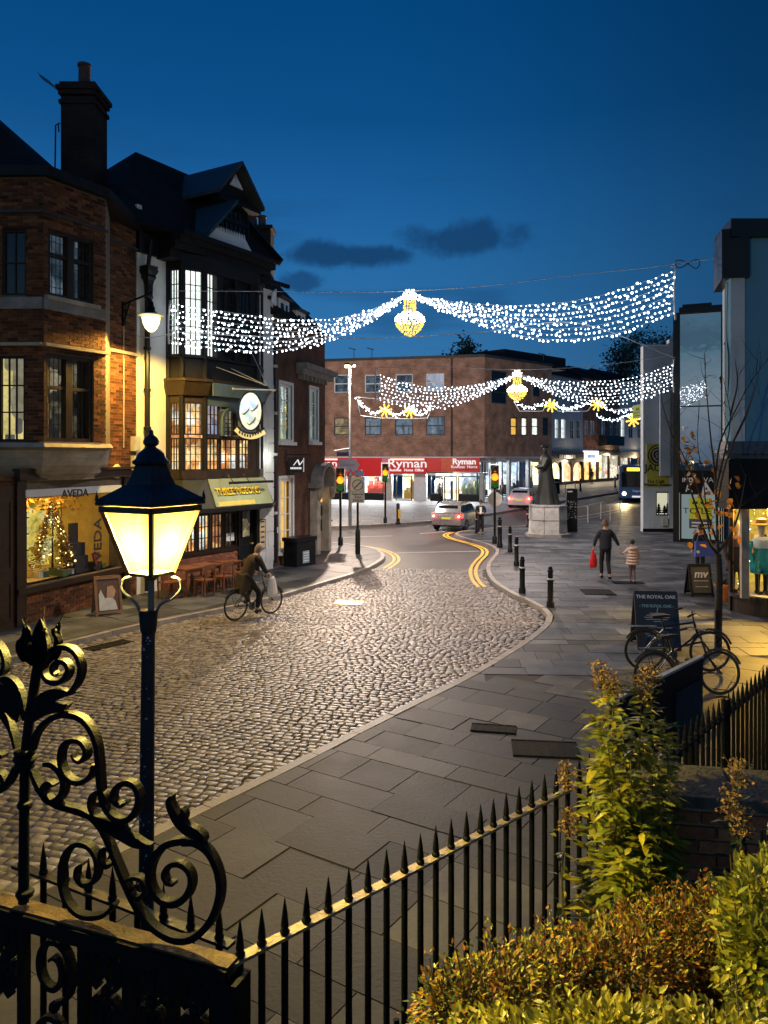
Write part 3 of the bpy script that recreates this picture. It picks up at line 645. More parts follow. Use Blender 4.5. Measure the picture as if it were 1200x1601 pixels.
for py, hh in ((382, .05), (551, .08)):
    hq = F1.h(190, py); MB().fb(F1.s(165), aR, hq-hh/2, hq+hh/2, .016, .09).build('stone_band', stone if hh > .06 else lead, shop, F1)
def twolight(F, rc, lit, ny, glass=None):
    a0, a1, h0, h1 = rc; mid = (a0+a1)/2
    b = MB().frame(a0, a1, h0, h1, .09, -.2, -.04); b.fb(mid-.09, mid+.09, h0+.09, h1-.09, -.2, -.03); b.fb(a0+.09, a1-.09, h0+(h1-h0)*.60, h0+(h1-h0)*.60+.07, -.19, -.05); fr = b.build('mullioned_window', darkwood, shop, F)
    for x0, x1 in ((a0+.09, mid-.09), (mid+.09, a1-.09)):
        g = MB()
        for i in range(1, 4): x = x0+(x1-x0)*i/4; g.fb(x-.006, x+.006, h0+.09, h1-.09, -.15, -.135)
        for j in range(1, ny): y = h0+(h1-h0)*j/ny; g.fb(x0, x1, y-.006, y+.006, -.151, -.134)
        g.build('lead_strips', lead, fr, F)
        for y0, y1 in ((h0+.09, h0+(h1-h0)*.6), (h0+(h1-h0)*.6+.07, h1-.09)): MB().fb(x0, x1, y0, y1, -.146, -.142).build('pane', glass or (clear if lit else darkglass), fr, F)
    if lit: MB().add([(a0-.1, .7, h0-.1), (a1+.1, .7, h0-.1), (a1+.1, .7, h1+.1), (a0-.1, .7, h1+.1)], [(0, 1, 2, 3)]).build('interior', lit, fr, F)
    MB().fb(a0-.1, a1+.1, h0-.1, h0, -.2, .12).build('sill', stone, fr, F)
    return fr
twolight(F1b, up_w, dimblue, 6); twolight(F1b, lo_w, dimroom, 5)
window(F1c, shop, cl, 2, 2, darkwood, None, 0, .06, .03); window(F1c, shop, cl2, 3, 3, darkwood, room('yellow_room', [(1, .75, .15), (.3, .25, .15), (.8, .6, .2), (.12, .11, .1)], 1.0, 2, 1.5, .5), 0, .06, .03)
# eaves, roof, chimney
b = MB(); Ec = [P1, P2, F1.at(215), (-11.5, 22.5), (-13.5, 17.05)]
b.prism([(p[0]+(.15 if i in (0, 1, 2) else 0), p[1]-(.12 if i in (0, 1, 4) else 0), topb) for i, p in enumerate(Ec)], (0, 0, .22)).build('eaves', blacktimber, shop)
q = topb+.2; b = MB(); base = [(-7.62, 17.75, q), (-7.3, 21.2, q), (-13.5, 24, q), (-14.5, 17.0, q)]; ap = [(-11.6, 20.2, 14.1), (-12.6, 21.2, 14.1)]
b.add(base+ap, [(0, 1, 4), (1, 2, 5, 4), (2, 3, 5), (3, 0, 4, 5)]).build('roof', rooftile, shop)
cY = 21.2; cx0, cx1 = (95-600)/1200*cY, (147-600)/1200*cY; ch = lambda y: EYE-(y-HZ)/1200*cY
dimbrick = brickmat('dimmed_brick', (.055, .03, .022), (.04, .022, .017), (.03, .026, .022)); cst = MB().box(cx0, cx1, cY, cY+1.0, 9.5, ch(162)).build('chimney', dimbrick, shop)  # chimney brick darkened to offset the chandelier light on it
b = MB()
for y0, y1, o in ((162, 156, .05), (156, 150, -.0), (148, 141, .06), (141, 134, .11), (134, 128, .03)): b.box(cx0-o, cx1+o, cY-o, cY+1+o, ch(y0), ch(y1)-.002)
b.build('chimney_cap', dimbrick, cst)
MB().lathe([(.24, ch(128)), (.17, ch(124)), (.16, ch(92)), (.19, ch(91)), (.19, ch(87)), (.12, ch(87))], 14, ((121-600)/1200*cY, cY+.5, 0)).build('chimney_pot', mat('terracotta_pot', (.12, .06, .045), .8), cst, smooth=True)
t = thing('tv_aerial', 'thin tv aerial slanting off the tall chimney cap', 'aerial', W(92, 150, cY)); b = MB()
b.tube([W(92, 140, cY), W(62, 119, cY-.1)], .018, 5); 
for k in range(6): c0 = W(92, 140, cY).lerp(W(62, 119, cY-.1), .35+k*.12); b.tube([c0+Vector((0, -.22, .02)), c0+Vector((.0, .22, -.02))], .008, 4)
b.build('aerial_boom', lead, t); MB().tube([W(95, 150, cY), W(92, 140, cY)], .02, 5).build('bracket', lead, t)
t = thing('tv_aerial', 'upright aerial mast at the foot of the tall chimney', 'aerial', W(88, 268, cY)); MB().tube([W(86, 270, cY), W(87, 196, cY), W(94, 193, cY)], .022, 5).build('mast', lead, t); MB().tube([W(91, 193, cY), W(92, 207, cY)], .02, 5).build('dipole', lead, t)
# alarm box, meter boxes, wires on the brick strip
t = thing('alarm_box', 'cream hexagonal burglar alarm box on the brick wall above the shopfront', 'alarm box', F1.pt(F1.s(180), F1.h(180, 737), 0)); a, h = F1.s(180), F1.h(180, 737)
MB().fprism([(a+.17*math.cos(math.pi/3*k+.5), h+.19*math.sin(math.pi/3*k+.5)) for k in range(6)], .0, .10).build('alarm_cover', mat('cream_plastic', (.7, .62, .42), .4), t, F1); MB().fb(a-.05, a+.05, h-.05, h+.05, .10, .112).build('badge', goods[1], t, F1)
greybox = mat('grey_box', (.45, .45, .42), .5)
for py, lab in ((694, 'upper grey junction box on the edge of the brick wall'), (724, 'lower grey junction box on the edge of the brick wall')):
    a, h = F1.s(208), F1.h(208, py); t = thing('junction_box', lab, 'junction box', F1.pt(a, h, 0), 'junction boxes'); MB().fb(a-.13, a+.13, h-.2, h+.2, .01, .14).build('box_body', greybox, t, F1); MB().fb(a-.11, a+.11, h-.18, h+.18, .14, .15).build('lid', greybox, t, F1)
t = thing('wall_cable', 'thin pale cable running straight down the lit brick wall', 'cable', F1.pt(F1.s(192), 8, 0)); MB().tube([F1.pt(F1.s(192), F1.h(192, y), .03) for y in (500, 560, 640, 700)], .012, 5).build('cable', greybox, t)
# bracket lamp on the brick corner
t = thing('bracket_lamp', 'glowing white street lamp hanging from a scrolled iron bracket on the brick wall', 'street lamp', F1.pt(F1.s(192), F1.h(192, 480), 0))
a, h = F1.s(192), F1.h(192, 478); LB = Face(F1.at(190), V2(236, 19.35)); L_ = LB.s(236)
b = MB(); b.fb(a-.06, a+.06, h-.55, h+.1, .0, .06); b.build('bracket_plate', iron, t, F1)
b = MB(); b.strap([(0, h), (L_, h+.08)], .04, -.02, .02, smooth=False); b.strap([(.05, h-.45), (.2, h-.35), (.38, h-.1), (.5, h+.02)], .03, -.015, .015)
for c0, h0_ in ((.22, h-.2), (L_-.1, h-.08), (.1, h-.48)): b.strap([(c0+.07*math.cos(x)*(1-x/9), h0_+.07*math.sin(x)*(1-x/9)) for x in [k*.7 for k in range(10)]], .02, -.012, .012, 3)
b.build('scrolled_arm', iron, t, LB)
lp = LB.pt(L_, 0); lpx = Vector((lp.x, lp.y, 0)); hh = EYE-(497-HZ)/1200*19.35
MB().lathe([(.02, .42), (.06, .40), (.07, .30), (.10, .25), (.10, .17), (.17, .12), (.16, .09)], 16, (lpx.x, lpx.y, hh)).build('lamp_hood', iron, t, smooth=True)
MB().lathe([(.32, .075), (.32, .05), (.2, .045), (.2, .08), (.32, .075)], 20, (lpx.x, lpx.y, hh)).build('lamp_brim', mat('lamp_brim', (.8, .75, .6), .4), t, smooth=True)
MB().lathe([(.20, .04), (.225, .0), (.20, -.14), (.14, -.27), (.06, -.35), (.001, -.36)], 20, (lpx.x, lpx.y, hh)).build('lamp_globe', emit('lamp_globe', (1, .76, .28), 5), t, smooth=True)
lamp('lamp_light', 'SPOT', (lpx.x+.02, lpx.y-.05, hh-.40), 1900, (1, .60, .11), t, .14, None, math.radians(172), .25)
# ------------------------------------------------------------------ timber pub
F2 = Face((-6.82, 21.1), (-3.9, 26.0))
pub = thing('pub_building', 'old timber pub with tall bow windows, gabled dormer and sloping lettered fascia', 'building', (-6, 24, 0), 'old buildings along the shopfront side of the street')
he = 10.2
a0, a1 = F2.s(213), F2.s(425)
MB().fb(a0, F2.s(262), 0, 9.55, -.3, .02).build('white_wall', render_w, pub, F2)
MB().fb(F2.s(404), a1, 0, F2.h(414, 452), -.3, .05).build('white_wall', render_w, pub, F2)
MB().fb(F2.s(262), F2.s(404), 3.2, 9.9, -.4, -.1).build('timber_wall', blacktimber, pub, F2)
MB().box(a0, a1, .3, 6.5, 0, he).build('body_walls', brick_n, pub, F2)
MB().fb(F2.s(215), F2.s(222), F2.h(218, 365), F2.h(218, 320), -.1, .0).build('white_wall', render_w, pub, F2)
b = MB()
for z0, z1, d in ((9.5, 9.75, .55), (9.75, 9.95, .75), (9.95, 10.1, .95), (10.1, 10.22, 1.1)): b.fb(F2.s(244), F2.s(431, .95), z0, z1-.003, -.3, d)
b.fb(a0, F2.s(244), 9.55, 10.1, -.3, .12)
b.build('entablature', blacktimber, pub, F2)
b = MB(); n = 26
for k in range(n): x = F2.s(330)+(F2.s(430)-F2.s(330))*k/n; b.fb(x, x+.09, 9.6, 9.72, .55, .66)
b.build('dentils', blacktimber, pub, F2, kind='stuff')
# quoins
for k in range(16):
    z = .4+k*.5; ww = .28 if k % 2 else .4
    if z < 6.2: MB().fb(a1-ww, a1+.01, z, z+.46, .05, .075).build('quoin', render_w, pub, F2)
# roof: hipped at the near end, gabled at the far end
aL, aRr, rl = F2.s(232), F2.s(436, .9), None
for k in range(400):
    x = aL+k*.02; p = F2.pt(x, 13.4, -2.2)
    if 600+1200*p.x/p.y > 212: rl = x; break
rv = [(aL-1.6, -.45, he), (aRr, -.9, he), (aRr, 5.2, he), (aL-1.6, 5.2, he), (rl, 2.2, 13.4), (aRr, 2.2, 13.4)]
MB().add(rv, [(0, 1, 5, 4), (1, 2, 5), (2, 3, 4, 5), (3, 0, 4), (3, 2, 1, 0)]).build('roof', rooftile, pub, F2)
b = MB(); b.beam((aRr+.03, -.95, he+.05), (aRr+.03, 2.2, 13.5), .08, .25); b.build('verge_board', blacktimber, pub, F2)
# dormer with arched window
D0, D1 = F2.s(340, .1), F2.s(388, .1); Dm = (D0+D1)/2; hD = F2.h(365, 312, .1); hA = F2.h(370, 264, .1)
poly = [(D0, he), (D1, he), (D1, hD), (Dm, hA-.1), (D0, hD)]
dm = MB().fprism(poly, -3.2, .1).build('dormer', blacktimber, pub, F2)
b = MB()
for sgn, x in ((-1, D0), (1, D1)):
    o = (x-Dm)/abs(x-Dm); b.add([(Dm, -.5, hA), (x+o*.35, -.5, hD-.15), (x+o*.35, 3.3, hD-.15), (Dm, 3.3, hA), (Dm, -.5, hA+.12), (x+o*.35, -.5, hD-.03), (x+o*.35, 3.3, hD-.03), (Dm, 3.3, hA+.12)], [(0, 1, 2, 3), (4, 7, 6, 5), (0, 4, 5, 1), (1, 5, 6, 2), (2, 6, 7, 3)])
b.build('dormer_roof', lead, dm, F2)
MB().fprism([(Dm-.22, hA-.62), (Dm+.4, hA-.62), (Dm+.05, hA-.22)], .11, .16).build('gable_panel', whitepaint, dm, F2)
b = MB(); b.fb(D0-.2, D1+.25, hD-.28, hD-.18, .1, .42); b.build('gable_cornice', blacktimber, dm, F2)
wx0, wx1 = Dm-.62, Dm+.62; wh0, wh1 = F2.h(365, 386, .15), F2.h(365, 312, .15)
b = MB(); arc = [(Dm+.62*math.cos(t), wh1-.62+.62*math.sin(t)) for t in [math.pi*k/12 for k in range(13)]]
b.fprism([(wx0, wh0), (wx1, wh0)]+arc, .11, .125); aw = b.build('arched_window', darkglass, dm, F2)
b = MB(); b.strap([(wx0, wh0)]+arc[::-1]+[(wx1, wh0)], .07, .125, .19, smooth=False); b.fb(wx0, wx1, wh0+.75, wh0+.84, .125, .18)
for k in range(1, 6): x = wx0+(wx1-wx0)*k/6; hh_ = wh1-.62+math.sqrt(max(.62**2-(x-Dm)**2, 0)); b.fb(x-.015, x+.015, wh0, hh_, .125, .16)
for k in range(1, 8): b.fb(wx0, wx1, wh0+k*.24, wh0+k*.24+.022, .126, .158) if wh0+k*.24 < wh1-.5 else None
b.build('glazing_bars', blacktimber, aw, F2)
# broken pediment at the dormer's foot: copper slopes, white dentil board
px0, px1 = F2.s(318, .6), F2.s(398, .6); pm = (px0+px1)/2; pt_ = he+1.35
b = MB()
for x, q_ in ((px0-.25, px0+1.0),):
    b.add([(x, -1.05, he+.05), (q_, -1.05, pt_), (q_, .9, pt_), (x, .9, he+.05), (x, -1.05, he+.17), (q_, -1.05, pt_+.12), (q_, .9, pt_+.12), (x, .9, he+.17)], [(0, 1, 2, 3), (4, 7, 6, 5), (0, 4, 5, 1), (1, 5, 6, 2), (2, 6, 7, 3), (3, 7, 4, 0)])
b.build('copper_pediment_roof', copper, pub, F2)
b = MB(); b.fprism([(px0, he+.03), (px1, he+.03), (px1-.45, he+.5), (px0+.45, he+.5)], .55, .62)
for k in range(12): x = px0+.5+(px1-px0-1.0)*k/11; b.fprism([(x-.045, he+.5), (x+.045, he+.5), (x, he+.66)], .55, .62)
b.build('dentil_board', whitepaint, pub, F2)
# chimney with three pots
cY = 29.0; ch = lambda y: EYE-(y-HZ)/1200*cY; cX = lambda x: (x-600)/1200*cY
st = MB().box(cX(383), cX(423), cY, cY+.9, 9, ch(358)).build('chimney_stack', dimbrick, pub); MB().box(cX(381), cX(426), cY-.06, cY+.96, ch(358), ch(352)).build('chimney_cap', dimbrick, st)
for x in (385, 393, 407): MB().lathe([(.20, ch(352)), (.15, ch(347)), (.14, ch(337)), (.18, ch(336)), (.17, ch(333)), (.10, ch(333))], 12, (cX(x), cY+.4, 0)).build('chimney_pot', mat('terracotta_pot', (.12, .06, .045), .8), st, smooth=True)
# the two-storey bay: plan points (photo column, distance in front of the wall)
dB = .75
pl = [(262, .02), (284, .5), (320, .78), (402, .78), (408, .02)]
pp = [F2.at(x, d) for x, d in pl]
facets = [Face(pp[i], pp[i+1]) for i in range(4)]
Ff = facets[2]
H = {k: Ff.h(345, y) for k, y in dict(ut=452, ub=562, pb=600, ct=603, cb=622, lt=632, tr=684, lb=735, fb=748).items()}
H['ut'] = 9.3
def ringslab(h0, h1, o, m, name, o2=None):
    o2 = o if o2 is None else o2; lo = []; hi = []
    for i, (x, d) in enumerate(pl):
        p, q = F2.at(x, d), F2.at(x, d); k = .6 if i in (0, 4) else 1
        sx = {0: -.8, 1: -.55, 2: -.1, 3: .3, 4: .8}[i]
        f = lambda oo: Vector((p[0], p[1], 0))+F2.n*oo*k+F2.u*oo*sx
        a, c = f(o), f(o2); lo.append((a.x, a.y, h0)); hi.append((c.x, c.y, h1))
    back = [F2.pt(F2.s(408), 0, -.3), F2.pt(F2.s(262), 0, -.3)]
    lo += [(p.x, p.y, h0) for p in back]; hi += [(p.x, p.y, h1) for p in back]; n = len(lo)
    return MB().add(lo+hi, [tuple(reversed(range(n))), tuple(range(n, 2*n))]+[(k, (k+1) % n, n+(k+1) % n, n+k) for k in range(n)]).build(name, m, pub)
ringslab(H['ut'], 9.72, .05, blacktimber, 'bay_head'); ringslab(H['pb']+.05, H['ub']-.06, -.02, blacktimber, 'bay_panel'); ringslab(H['ub']-.06, H['ub'], .10, blacktimber, 'bay_sill')
ringslab(H['cb'], H['ct']+.03, .12, mat('umber_timber', (.032, .023, .017), .5, 0, .3, 6, spec=.2), 'bay_cornice', .30); ringslab(H['ct']+.03, H['pb']+.05, .34, mat('umber_timber', (.06, .045, .035)), 'bay_cornice_top')
ringslab(H['lt'], H['cb'], .02, mat('umber_timber', (.06, .045, .035)), 'oriel_head'); ringslab(H['fb'], H['lb'], .08, mat('umber_timber', (.06, .045, .035)), 'oriel_sill')
for x, d in pl:
    p = F2.at(x, d)
    for z0, z1 in ((H['fb'], H['ct']), (H['pb'], 9.6)): MB().tube([(p[0], p[1], z0), (p[0], p[1], z1)], .075, 8).build('corner_post', blacktimber, pub, smooth=True)
umber = MATS['umber_timber']
lit_up = [cream, cream, None, None]
for i, (F, nx) in enumerate(zip(facets[:2], (3, 3))):
    window(F, pub, (.07, F.L-.07, H['ub'], H['ut']), nx, 6, blacktimber, cream, 0, .04, .02, .06, name='leaded_window')
    window(F, pub, (.07, F.L-.07, H['tr']+.05, H['lt']), nx, 4, umber, warm1, 0, .04, .02, .06, name='leaded_window'); window(F, pub, (.07, F.L-.07, H['lb'], H['tr']-.03), nx, 4, umber, warm1, 0, .04, .02, .06, name='leaded_window')
L = Ff.L; q = [.07, Ff.s(340), Ff.s(372), L-.05]
window(Ff, pub, (q[0], q[1], H['ub'], H['ut']), 3, 6, blacktimber, cream, 0, .04, .02, .06, name='leaded_window')
window(Ff, pub, (q[2], L-.3, H['ub']+.3, H['ut']-.2), 3, 4, blacktimber, None, 0, .05, .02, .06, name='leaded_window')
def arched(F, a0, a1, h0, h1, fm, glass, name, m_arch, lit=None):
    c = (a0+a1)/2; r_ = (a1-a0)/2; arc = [(c+r_*math.cos(t), h1-r_+r_*math.sin(t)) for t in [math.pi*k/12 for k in range(13)]]
    o = MB().fprism([(a0, h0), (a1, h0)]+arc, -.06, -.05).build(name, glass, pub, F)
    b = MB(); b.strap([(a0, h0)]+arc[::-1]+[(a1, h0)], .09, -.05, .09, smooth=False); b.build('arch_frame', m_arch, o, F)
    b = MB()
    for k in range(1, 5): x = a0+(a1-a0)*k/5; b.fb(x-.012, x+.012, h0, h1-r_+math.sqrt(max(r_*r_-(x-c)**2, 0)), -.05, -.02)
    for k in range(1, 5): b.fb(a0, a1, h0+(h1-r_-h0+.2)*k/5, h0+(h1-r_-h0+.2)*k/5+.02, -.05, -.021)
    b.build('glazing_bars', fm, o, F)
    if lit: MB().add([(a0, .3, h0), (a1, .3, h0), (a1, .3, h1), (a0, .3, h1)], [(0, 1, 2, 3)]).build('interior', lit, o, F)
arched(Ff, q[1]+.25, q[2]-.12, H['ub']+.2, H['ut']-.35, blacktimber, darkglass, 'arched_window', blacktimber)
MB().fb(q[1]+.04, L, H['ub']-.05, H['ut']+.05, -.2, -.15).build('bay_infill', blacktimber, pub, Ff)
b = MB(); b.fb(q[1], q[1]+.25, H['ub'], H['ut'], -.15, .0); b.fb(q[2]-.12, q[2], H['ub'], H['ut'], -.15, .0); b.fb(L-.3, L, H['ub'], H['ut'], -.15, 0); b.build('bay_timbers', blacktimber, pub, Ff)
floodblue = mat('floodlit_blue', (.10, .155, .20), .45, 0, .2, 3, spec=.3)  # bluish floodlight on the oriel put into its colour
# oriel front: arched centre light between leaded lights, transom, lower row of lights
window(Ff, pub, (q[0], Ff.s(343), H['tr']+.05, H['lt']), 3, 3, umber, room('pink_room', [(.55, .6, .9), (.8, .6, .55), (.35, .3, .4), (.6, .4, .3)], .7, 2, 2, .3), 0, .04, .02, .06, name='leaded_window')
arched(Ff, Ff.s(346), Ff.s(375), H['tr']+.05, H['lt']-.12, umber, clear, 'arched_window', floodblue, dimroom)
MB().fb(0, L, H['tr']-.03, H['lt'], -.5, -.4).build('oriel_infill', umber, pub, Ff)
b = MB(); b.fb(Ff.s(343), Ff.s(346), H['tr'], H['lt'], -.1, .02); b.fb(Ff.s(375), L, H['tr'], H['lt'], -.1, .01); b.build('oriel_panel', floodblue, pub, Ff)
b = MB(); b.fb(0, L, H['cb'], H['ct']+.02, .3, .33); b.fb(0, L, H['lt']-.08, H['cb'], .0, .05); b.build('oriel_frieze', floodblue, pub, Ff)
xs = [.07, Ff.s(344), Ff.s(373), Ff.s(393)]
for i in range(3): window(Ff, pub, (xs[i], xs[i+1]-.05, H['lb'], H['tr']-.03), 3, 4, umber, warm1, 0, .04, .02, .06, name='leaded_window')
MB().fb(Ff.s(392), L, H['lb'], H['tr']-.03, -.1, .01).build('oriel_panel', umber, pub, Ff)
MB().fb(0, L, H['tr']-.03, H['tr']+.05, -.1, .06).build('transom', umber, pub, Ff)
# sloping fascia with lettering
hs, hf = H['fb'], Ff.h(345, 792)
fas = ringslab(hf, hs, .42, mat('dark_green_fascia', (.03, .033, .022), .5, 0, .3, 3, spec=.15), 'fascia', .06)
ringslab(hf-.12, hf, .5, blacktimber, 'fascia_cornice')
tilt = math.atan2(.36, hs-hf); m_sign = mat('sage_sign_board', (.25, .29, .17), .5, 0, .12, 3)
SM = Ff.M @ Matrix.Translation((0, -.42, hf)) @ Matrix.Rotation(-tilt, 4, 'X')
sgl = math.hypot(hs-hf, .36)
sb = MB().box(.03, L+.25, -.03, -.005, .02, sgl-.02).build('sign_board', m_sign, pub, M=SM)
lettering('THREE PIGEONS', None, sb, Ff.s(362), sgl*.50, .034, .31, lett_k, M=SM, sx=.86, bold=.022, ext=.004, name='letter_outline'); lettering('THREE PIGEONS', None, sb, Ff.s(362)-.012, sgl*.50+.012, .045, .31, mat('yellow_letters', (.85, .62, .04), .5, 0, .05, 3), M=SM, sx=.86, bold=.004, ext=.010)  # dark outline letters set behind the yellow ones
MB().box(.15, L*.75, -.036, -.03, .04, .17).build('gold_band', gold, sb, M=SM)
ln = MB().tube([Ff.pt(Ff.s(334), hs-.12, .62), Ff.pt(Ff.s(402), hs-.12, .62)], .04, 8).build('sign_lamp', blackpaint, pub, smooth=True)
b = MB()
for x in (340, 365, 392): b.tube([Ff.pt(Ff.s(x), hs, .1), Ff.pt(Ff.s(x), hs+.12, .4), Ff.pt(Ff.s(x), hs-.1, .62)], .012, 5)
b.build('lamp_arms', blackpaint, ln)
ctr = Ff.pt(L*.55, hs-.17, .60); LM = Matrix.Translation(ctr) @ Matrix.Rotation(math.atan2(Ff.u.y, Ff.u.x), 4, 'Z') @ Matrix.Rotation(math.radians(-35), 4, 'X')
lamp('sign_light', 'AREA', None, 10, (.95, 1, .62), pub, 1.9, LM, shape='RECTANGLE', size_y=.06)
# ground floor
g0 = F2.s(225); stall = mat('red_brown_stallriser', (.20, .075, .04), .6, 0, .35, 4, .3, 40)
hw0, hw1 = F2.h(330, 860, .3), F2.h(330, 803, .3)
dr0, dr1 = F2.s(374, .3), F2.s(399, .3)
MB().fb(F2.s(262, .3), dr0-.1, .12, hw0-.08, -.1, .3).build('stallriser', stall, pub, F2)
bricks(F2, pub, F2.s(262, .3), dr0-.1, .14, hw0-.1, [], .3, mat('stallriser_brick', (.30, .11, .055), .8, 0, .3, 12, .3, 60, .25), 0, seed=12)
MB().fb(F2.s(262, .3), dr1+.25, hw1, hf-.1, -.1, .34).build('ground_frieze', blacktimber, pub, F2)
MB().fb(F2.s(262, .3), dr0-.1, hw0-.08, hw0, -.1, .38).build('ground_sill', darkwood, pub, F2)
xs = [286, 308, 329, 350, 371]
for i in range(4):
    m = (warm1, warm1, warm1, dimroom)[i]
    window(F2, pub, (F2.s(xs[i], .3)+.03, F2.s(xs[i+1], .3)-.03, hw0, hw1), 3, 3, darkwood, m, .3, .05, .022, .06, name='leaded_window')
MB().fb(F2.s(262, .3), F2.s(286, .3), hw0, hw1, -.1, .3).build('ground_panel', darkwood, pub, F2)
b = MB(); a = F2.s(353, .3); b.fb(a, a+.16, hw0+.2, hw0+.45, .31, .315); b.fb(a+.2, a+.36, hw0+.2, hw0+.45, .31, .315); b.build('notice', lett_white, pub, F2)
dd = MB().fb(dr0, dr1, .14, hw1-.05, -.05, .2).build('door', blackpaint, pub, F2)
b = MB(); c = (dr0+dr1)/2; b.fb(c-.15, c+.2, 1.35, 2.25, .2, .215); b.build('door_glass', dimroom, dd, F2); b = MB(); b.frame(c-.2, c+.25, 1.3, 2.3, .05, .2, .23); b.frame(dr0+.08, dr1-.08, .3, 1.1, .06, .2, .22); b.build('door_panels', blackpaint, dd, F2)
MB().fb(dr1-.16, dr1-.06, 1.1, 1.14, .2, .28).build('handle', gold, dd, F2)
b = MB(); b.fb(dr0-.1, dr0, .12, hf-.12, -.1, .36); b.fb(dr1, dr1+.1, .12, hf-.12, -.1, .36); b.build('door_posts', blacktimber, pub, F2)
MB().fb(dr1+.1, F2.s(404), .12, hf-.1, -.1, .05).build('ground_panel', darkwood, pub, F2)
mb0 = F2.s(405, .12); nb = thing('menu_board', 'tall pale menu case on the pub wall right of the dark door', 'menu board', F2.pt(mb0, 1, .1)); h0, h1 = F2.h(410, 858, .1), F2.h(410, 812, .1)
MB().fb(mb0, mb0+.34, h0, h1, .06, .12).build('case', darkwood, nb, F2); MB().fb(mb0+.03, mb0+.31, h0+.03, h1-.03, .12, .128).build('menu_sheet', mat('menu_paper', (.65, .52, .3), .6), nb, F2)
for k in range(5): MB().fb(mb0+.08, mb0+.26, h0+.2+.17*k, h0+.25+.17*k, .128, .131).build('print_block', lett_k, nb, F2)
# drainpipe with ornate hopper on the white wall
dp = thing('drainpipe', 'dark drainpipe with an ornate hopper head on the white pub wall', 'drainpipe', F2.pt(F2.s(231), 5, .1)); a = F2.s(231, .15)
pipe(dp, [F2.pt(a, .2, .13), F2.pt(a, F2.h(231, 470, .13), .13)], .075, blackpaint, 'downpipe'); b = MB()
for py in (545, 610, 670): b.lathe([(.076, -.05), (.105, -.04), (.105, .04), (.076, .05)], 10, F2.pt(a, F2.h(231, py, .13), .13))
b.build('pipe_collar', blackpaint, dp, smooth=True)
hp = F2.h(231, 440, .15); MB().lathe([(.09, -.62), (.10, -.5), (.13, -.45), (.11, -.4), (.12, -.1), (.15, .02), (.21, .10), (.19, .16), (.25, .24), (.27, .30), (.24, .32), (.26, .4), (.2, .42)], 4, F2.pt(a, hp, .18), math.pi/4+math.atan2(F2.u.y, F2.u.x)).build('hopper_head', blackpaint, dp)
pipe(dp, [F2.pt(a, hp+.4, .16), F2.pt(a+.02, hp+.75, .2), F2.pt(a+.03, 9.9, .25)], .06, blackpaint, 'offset_pipe')
# far drainpipe between pub and brick house
dp = thing('drainpipe', 'thin dark drainpipe between the white quoins and the brick house', 'drainpipe', F2.pt(a1, 4, 0)); pipe(dp, [F2.pt(a1+.08, .3, .08), F2.pt(a1+.08, 8.4, .08)], .06, blackpaint, 'downpipe'); b = MB()
for z in (2, 4, 5.4, 7): b.lathe([(.061, -.05), (.085, -.04), (.085, .04), (.061, .05)], 8, F2.pt(a1+.08, z, .08))
b.build('pipe_collar', greybox, dp, smooth=True)
t = thing('wall_plaque', 'small white floodlight box high on the pub corner', 'floodlight', F2.pt(F2.s(426), 8, .2)); a, h = F2.s(426, .15), F2.h(426, 464, .15)
MB().fprism([(a-.05, h-.2), (a+.2, h-.28), (a+.2, h+.3), (a, h+.15)], .1, .16).build('lamp_face', whitepaint, t, F2); MB().fb(a-.15, a+.02, h-.1, h+.02, .04, .12).build('mount', blackpaint, t, F2)
# hanging oval sign: bird picture, ribbon, long wrought arm
FS = Face(V2(360, 22.6), V2(424, 22.95)); a, h = FS.s(391), FS.h(391, 643)
hs_ = thing('hanging_pub_sign', 'oval hanging pub sign with three pale birds above a lettered ribbon', 'pub sign', FS.pt(a, h, 0))
ov = lambda rx, ry, n=28: [(a+rx*math.cos(2*math.pi*k/n), h+ry*math.sin(2*math.pi*k/n)) for k in range(n)]
pan = MB().fprism(ov(.335, .56), -.03, .03).build('oval_panel', mat('sign_picture', (.62, .66, .62), .5, 0, .15, 4), hs_, FS)
b = MB(); o_ = ov(.35, .575); b.strap(o_+[o_[0]], .05, -.045, .045, smooth=False); b.build('oval_rim', blackpaint, pan, FS)
bird = mat('painted_bird', (.33, .47, .62), .5, 0, .2, 6)
for bx, by in ((-.15, .1), (.1, .2), (.02, -.2)):
    b = MB(); b.fprism([(a+bx-.17, h+by+.14), (a+bx-.05, h+by+.16), (a+bx+.10, h+by-.05), (a+bx+.16, h+by-.01), (a+bx+.10, h+by-.12), (a+bx-.02, h+by-.14), (a+bx-.14, h+by-.0)], .031, .04); b.build('bird_body', bird, pan, FS)
    b = MB(); b.strap([(a+bx+.13, h+by+.04), (a+bx+.08, h+by-.08), (a+bx-.04, h+by-.19), (a+bx-.1, h+by-.17)], [.01, .03, .03, .01], .041, .048); b.build('bird_outline', lett_k, pan, FS)
lv_ = mat('painted_leaves', (.4, .55, .22), .6); b = MB()
for k in range(14): x, y = a+R.uniform(-.22, .24), h+R.uniform(-.36, -.02); b.fprism([(x-.03, y), (x, y+.04), (x+.03, y), (x, y-.04)], .031, .036)
b.build('painted_foliage', lv_, pan, FS)
b = MB(); b.strap([(a-.42, h-.52), (a-.2, h-.70), (a+.1, h-.74), (a+.42, h-.60)], .17, -.02, .04, 6); rb = b.build('ribbon', mat('ribbon_cream', (.6, .55, .3), .5), hs_, FS)
b = MB(); b.strap([(a-.40, h-.44), (a-.2, h-.61), (a+.1, h-.65), (a+.42, h-.50)], .06, -.02, .045, 6); b.build('ribbon_edge', blackpaint, rb, FS)
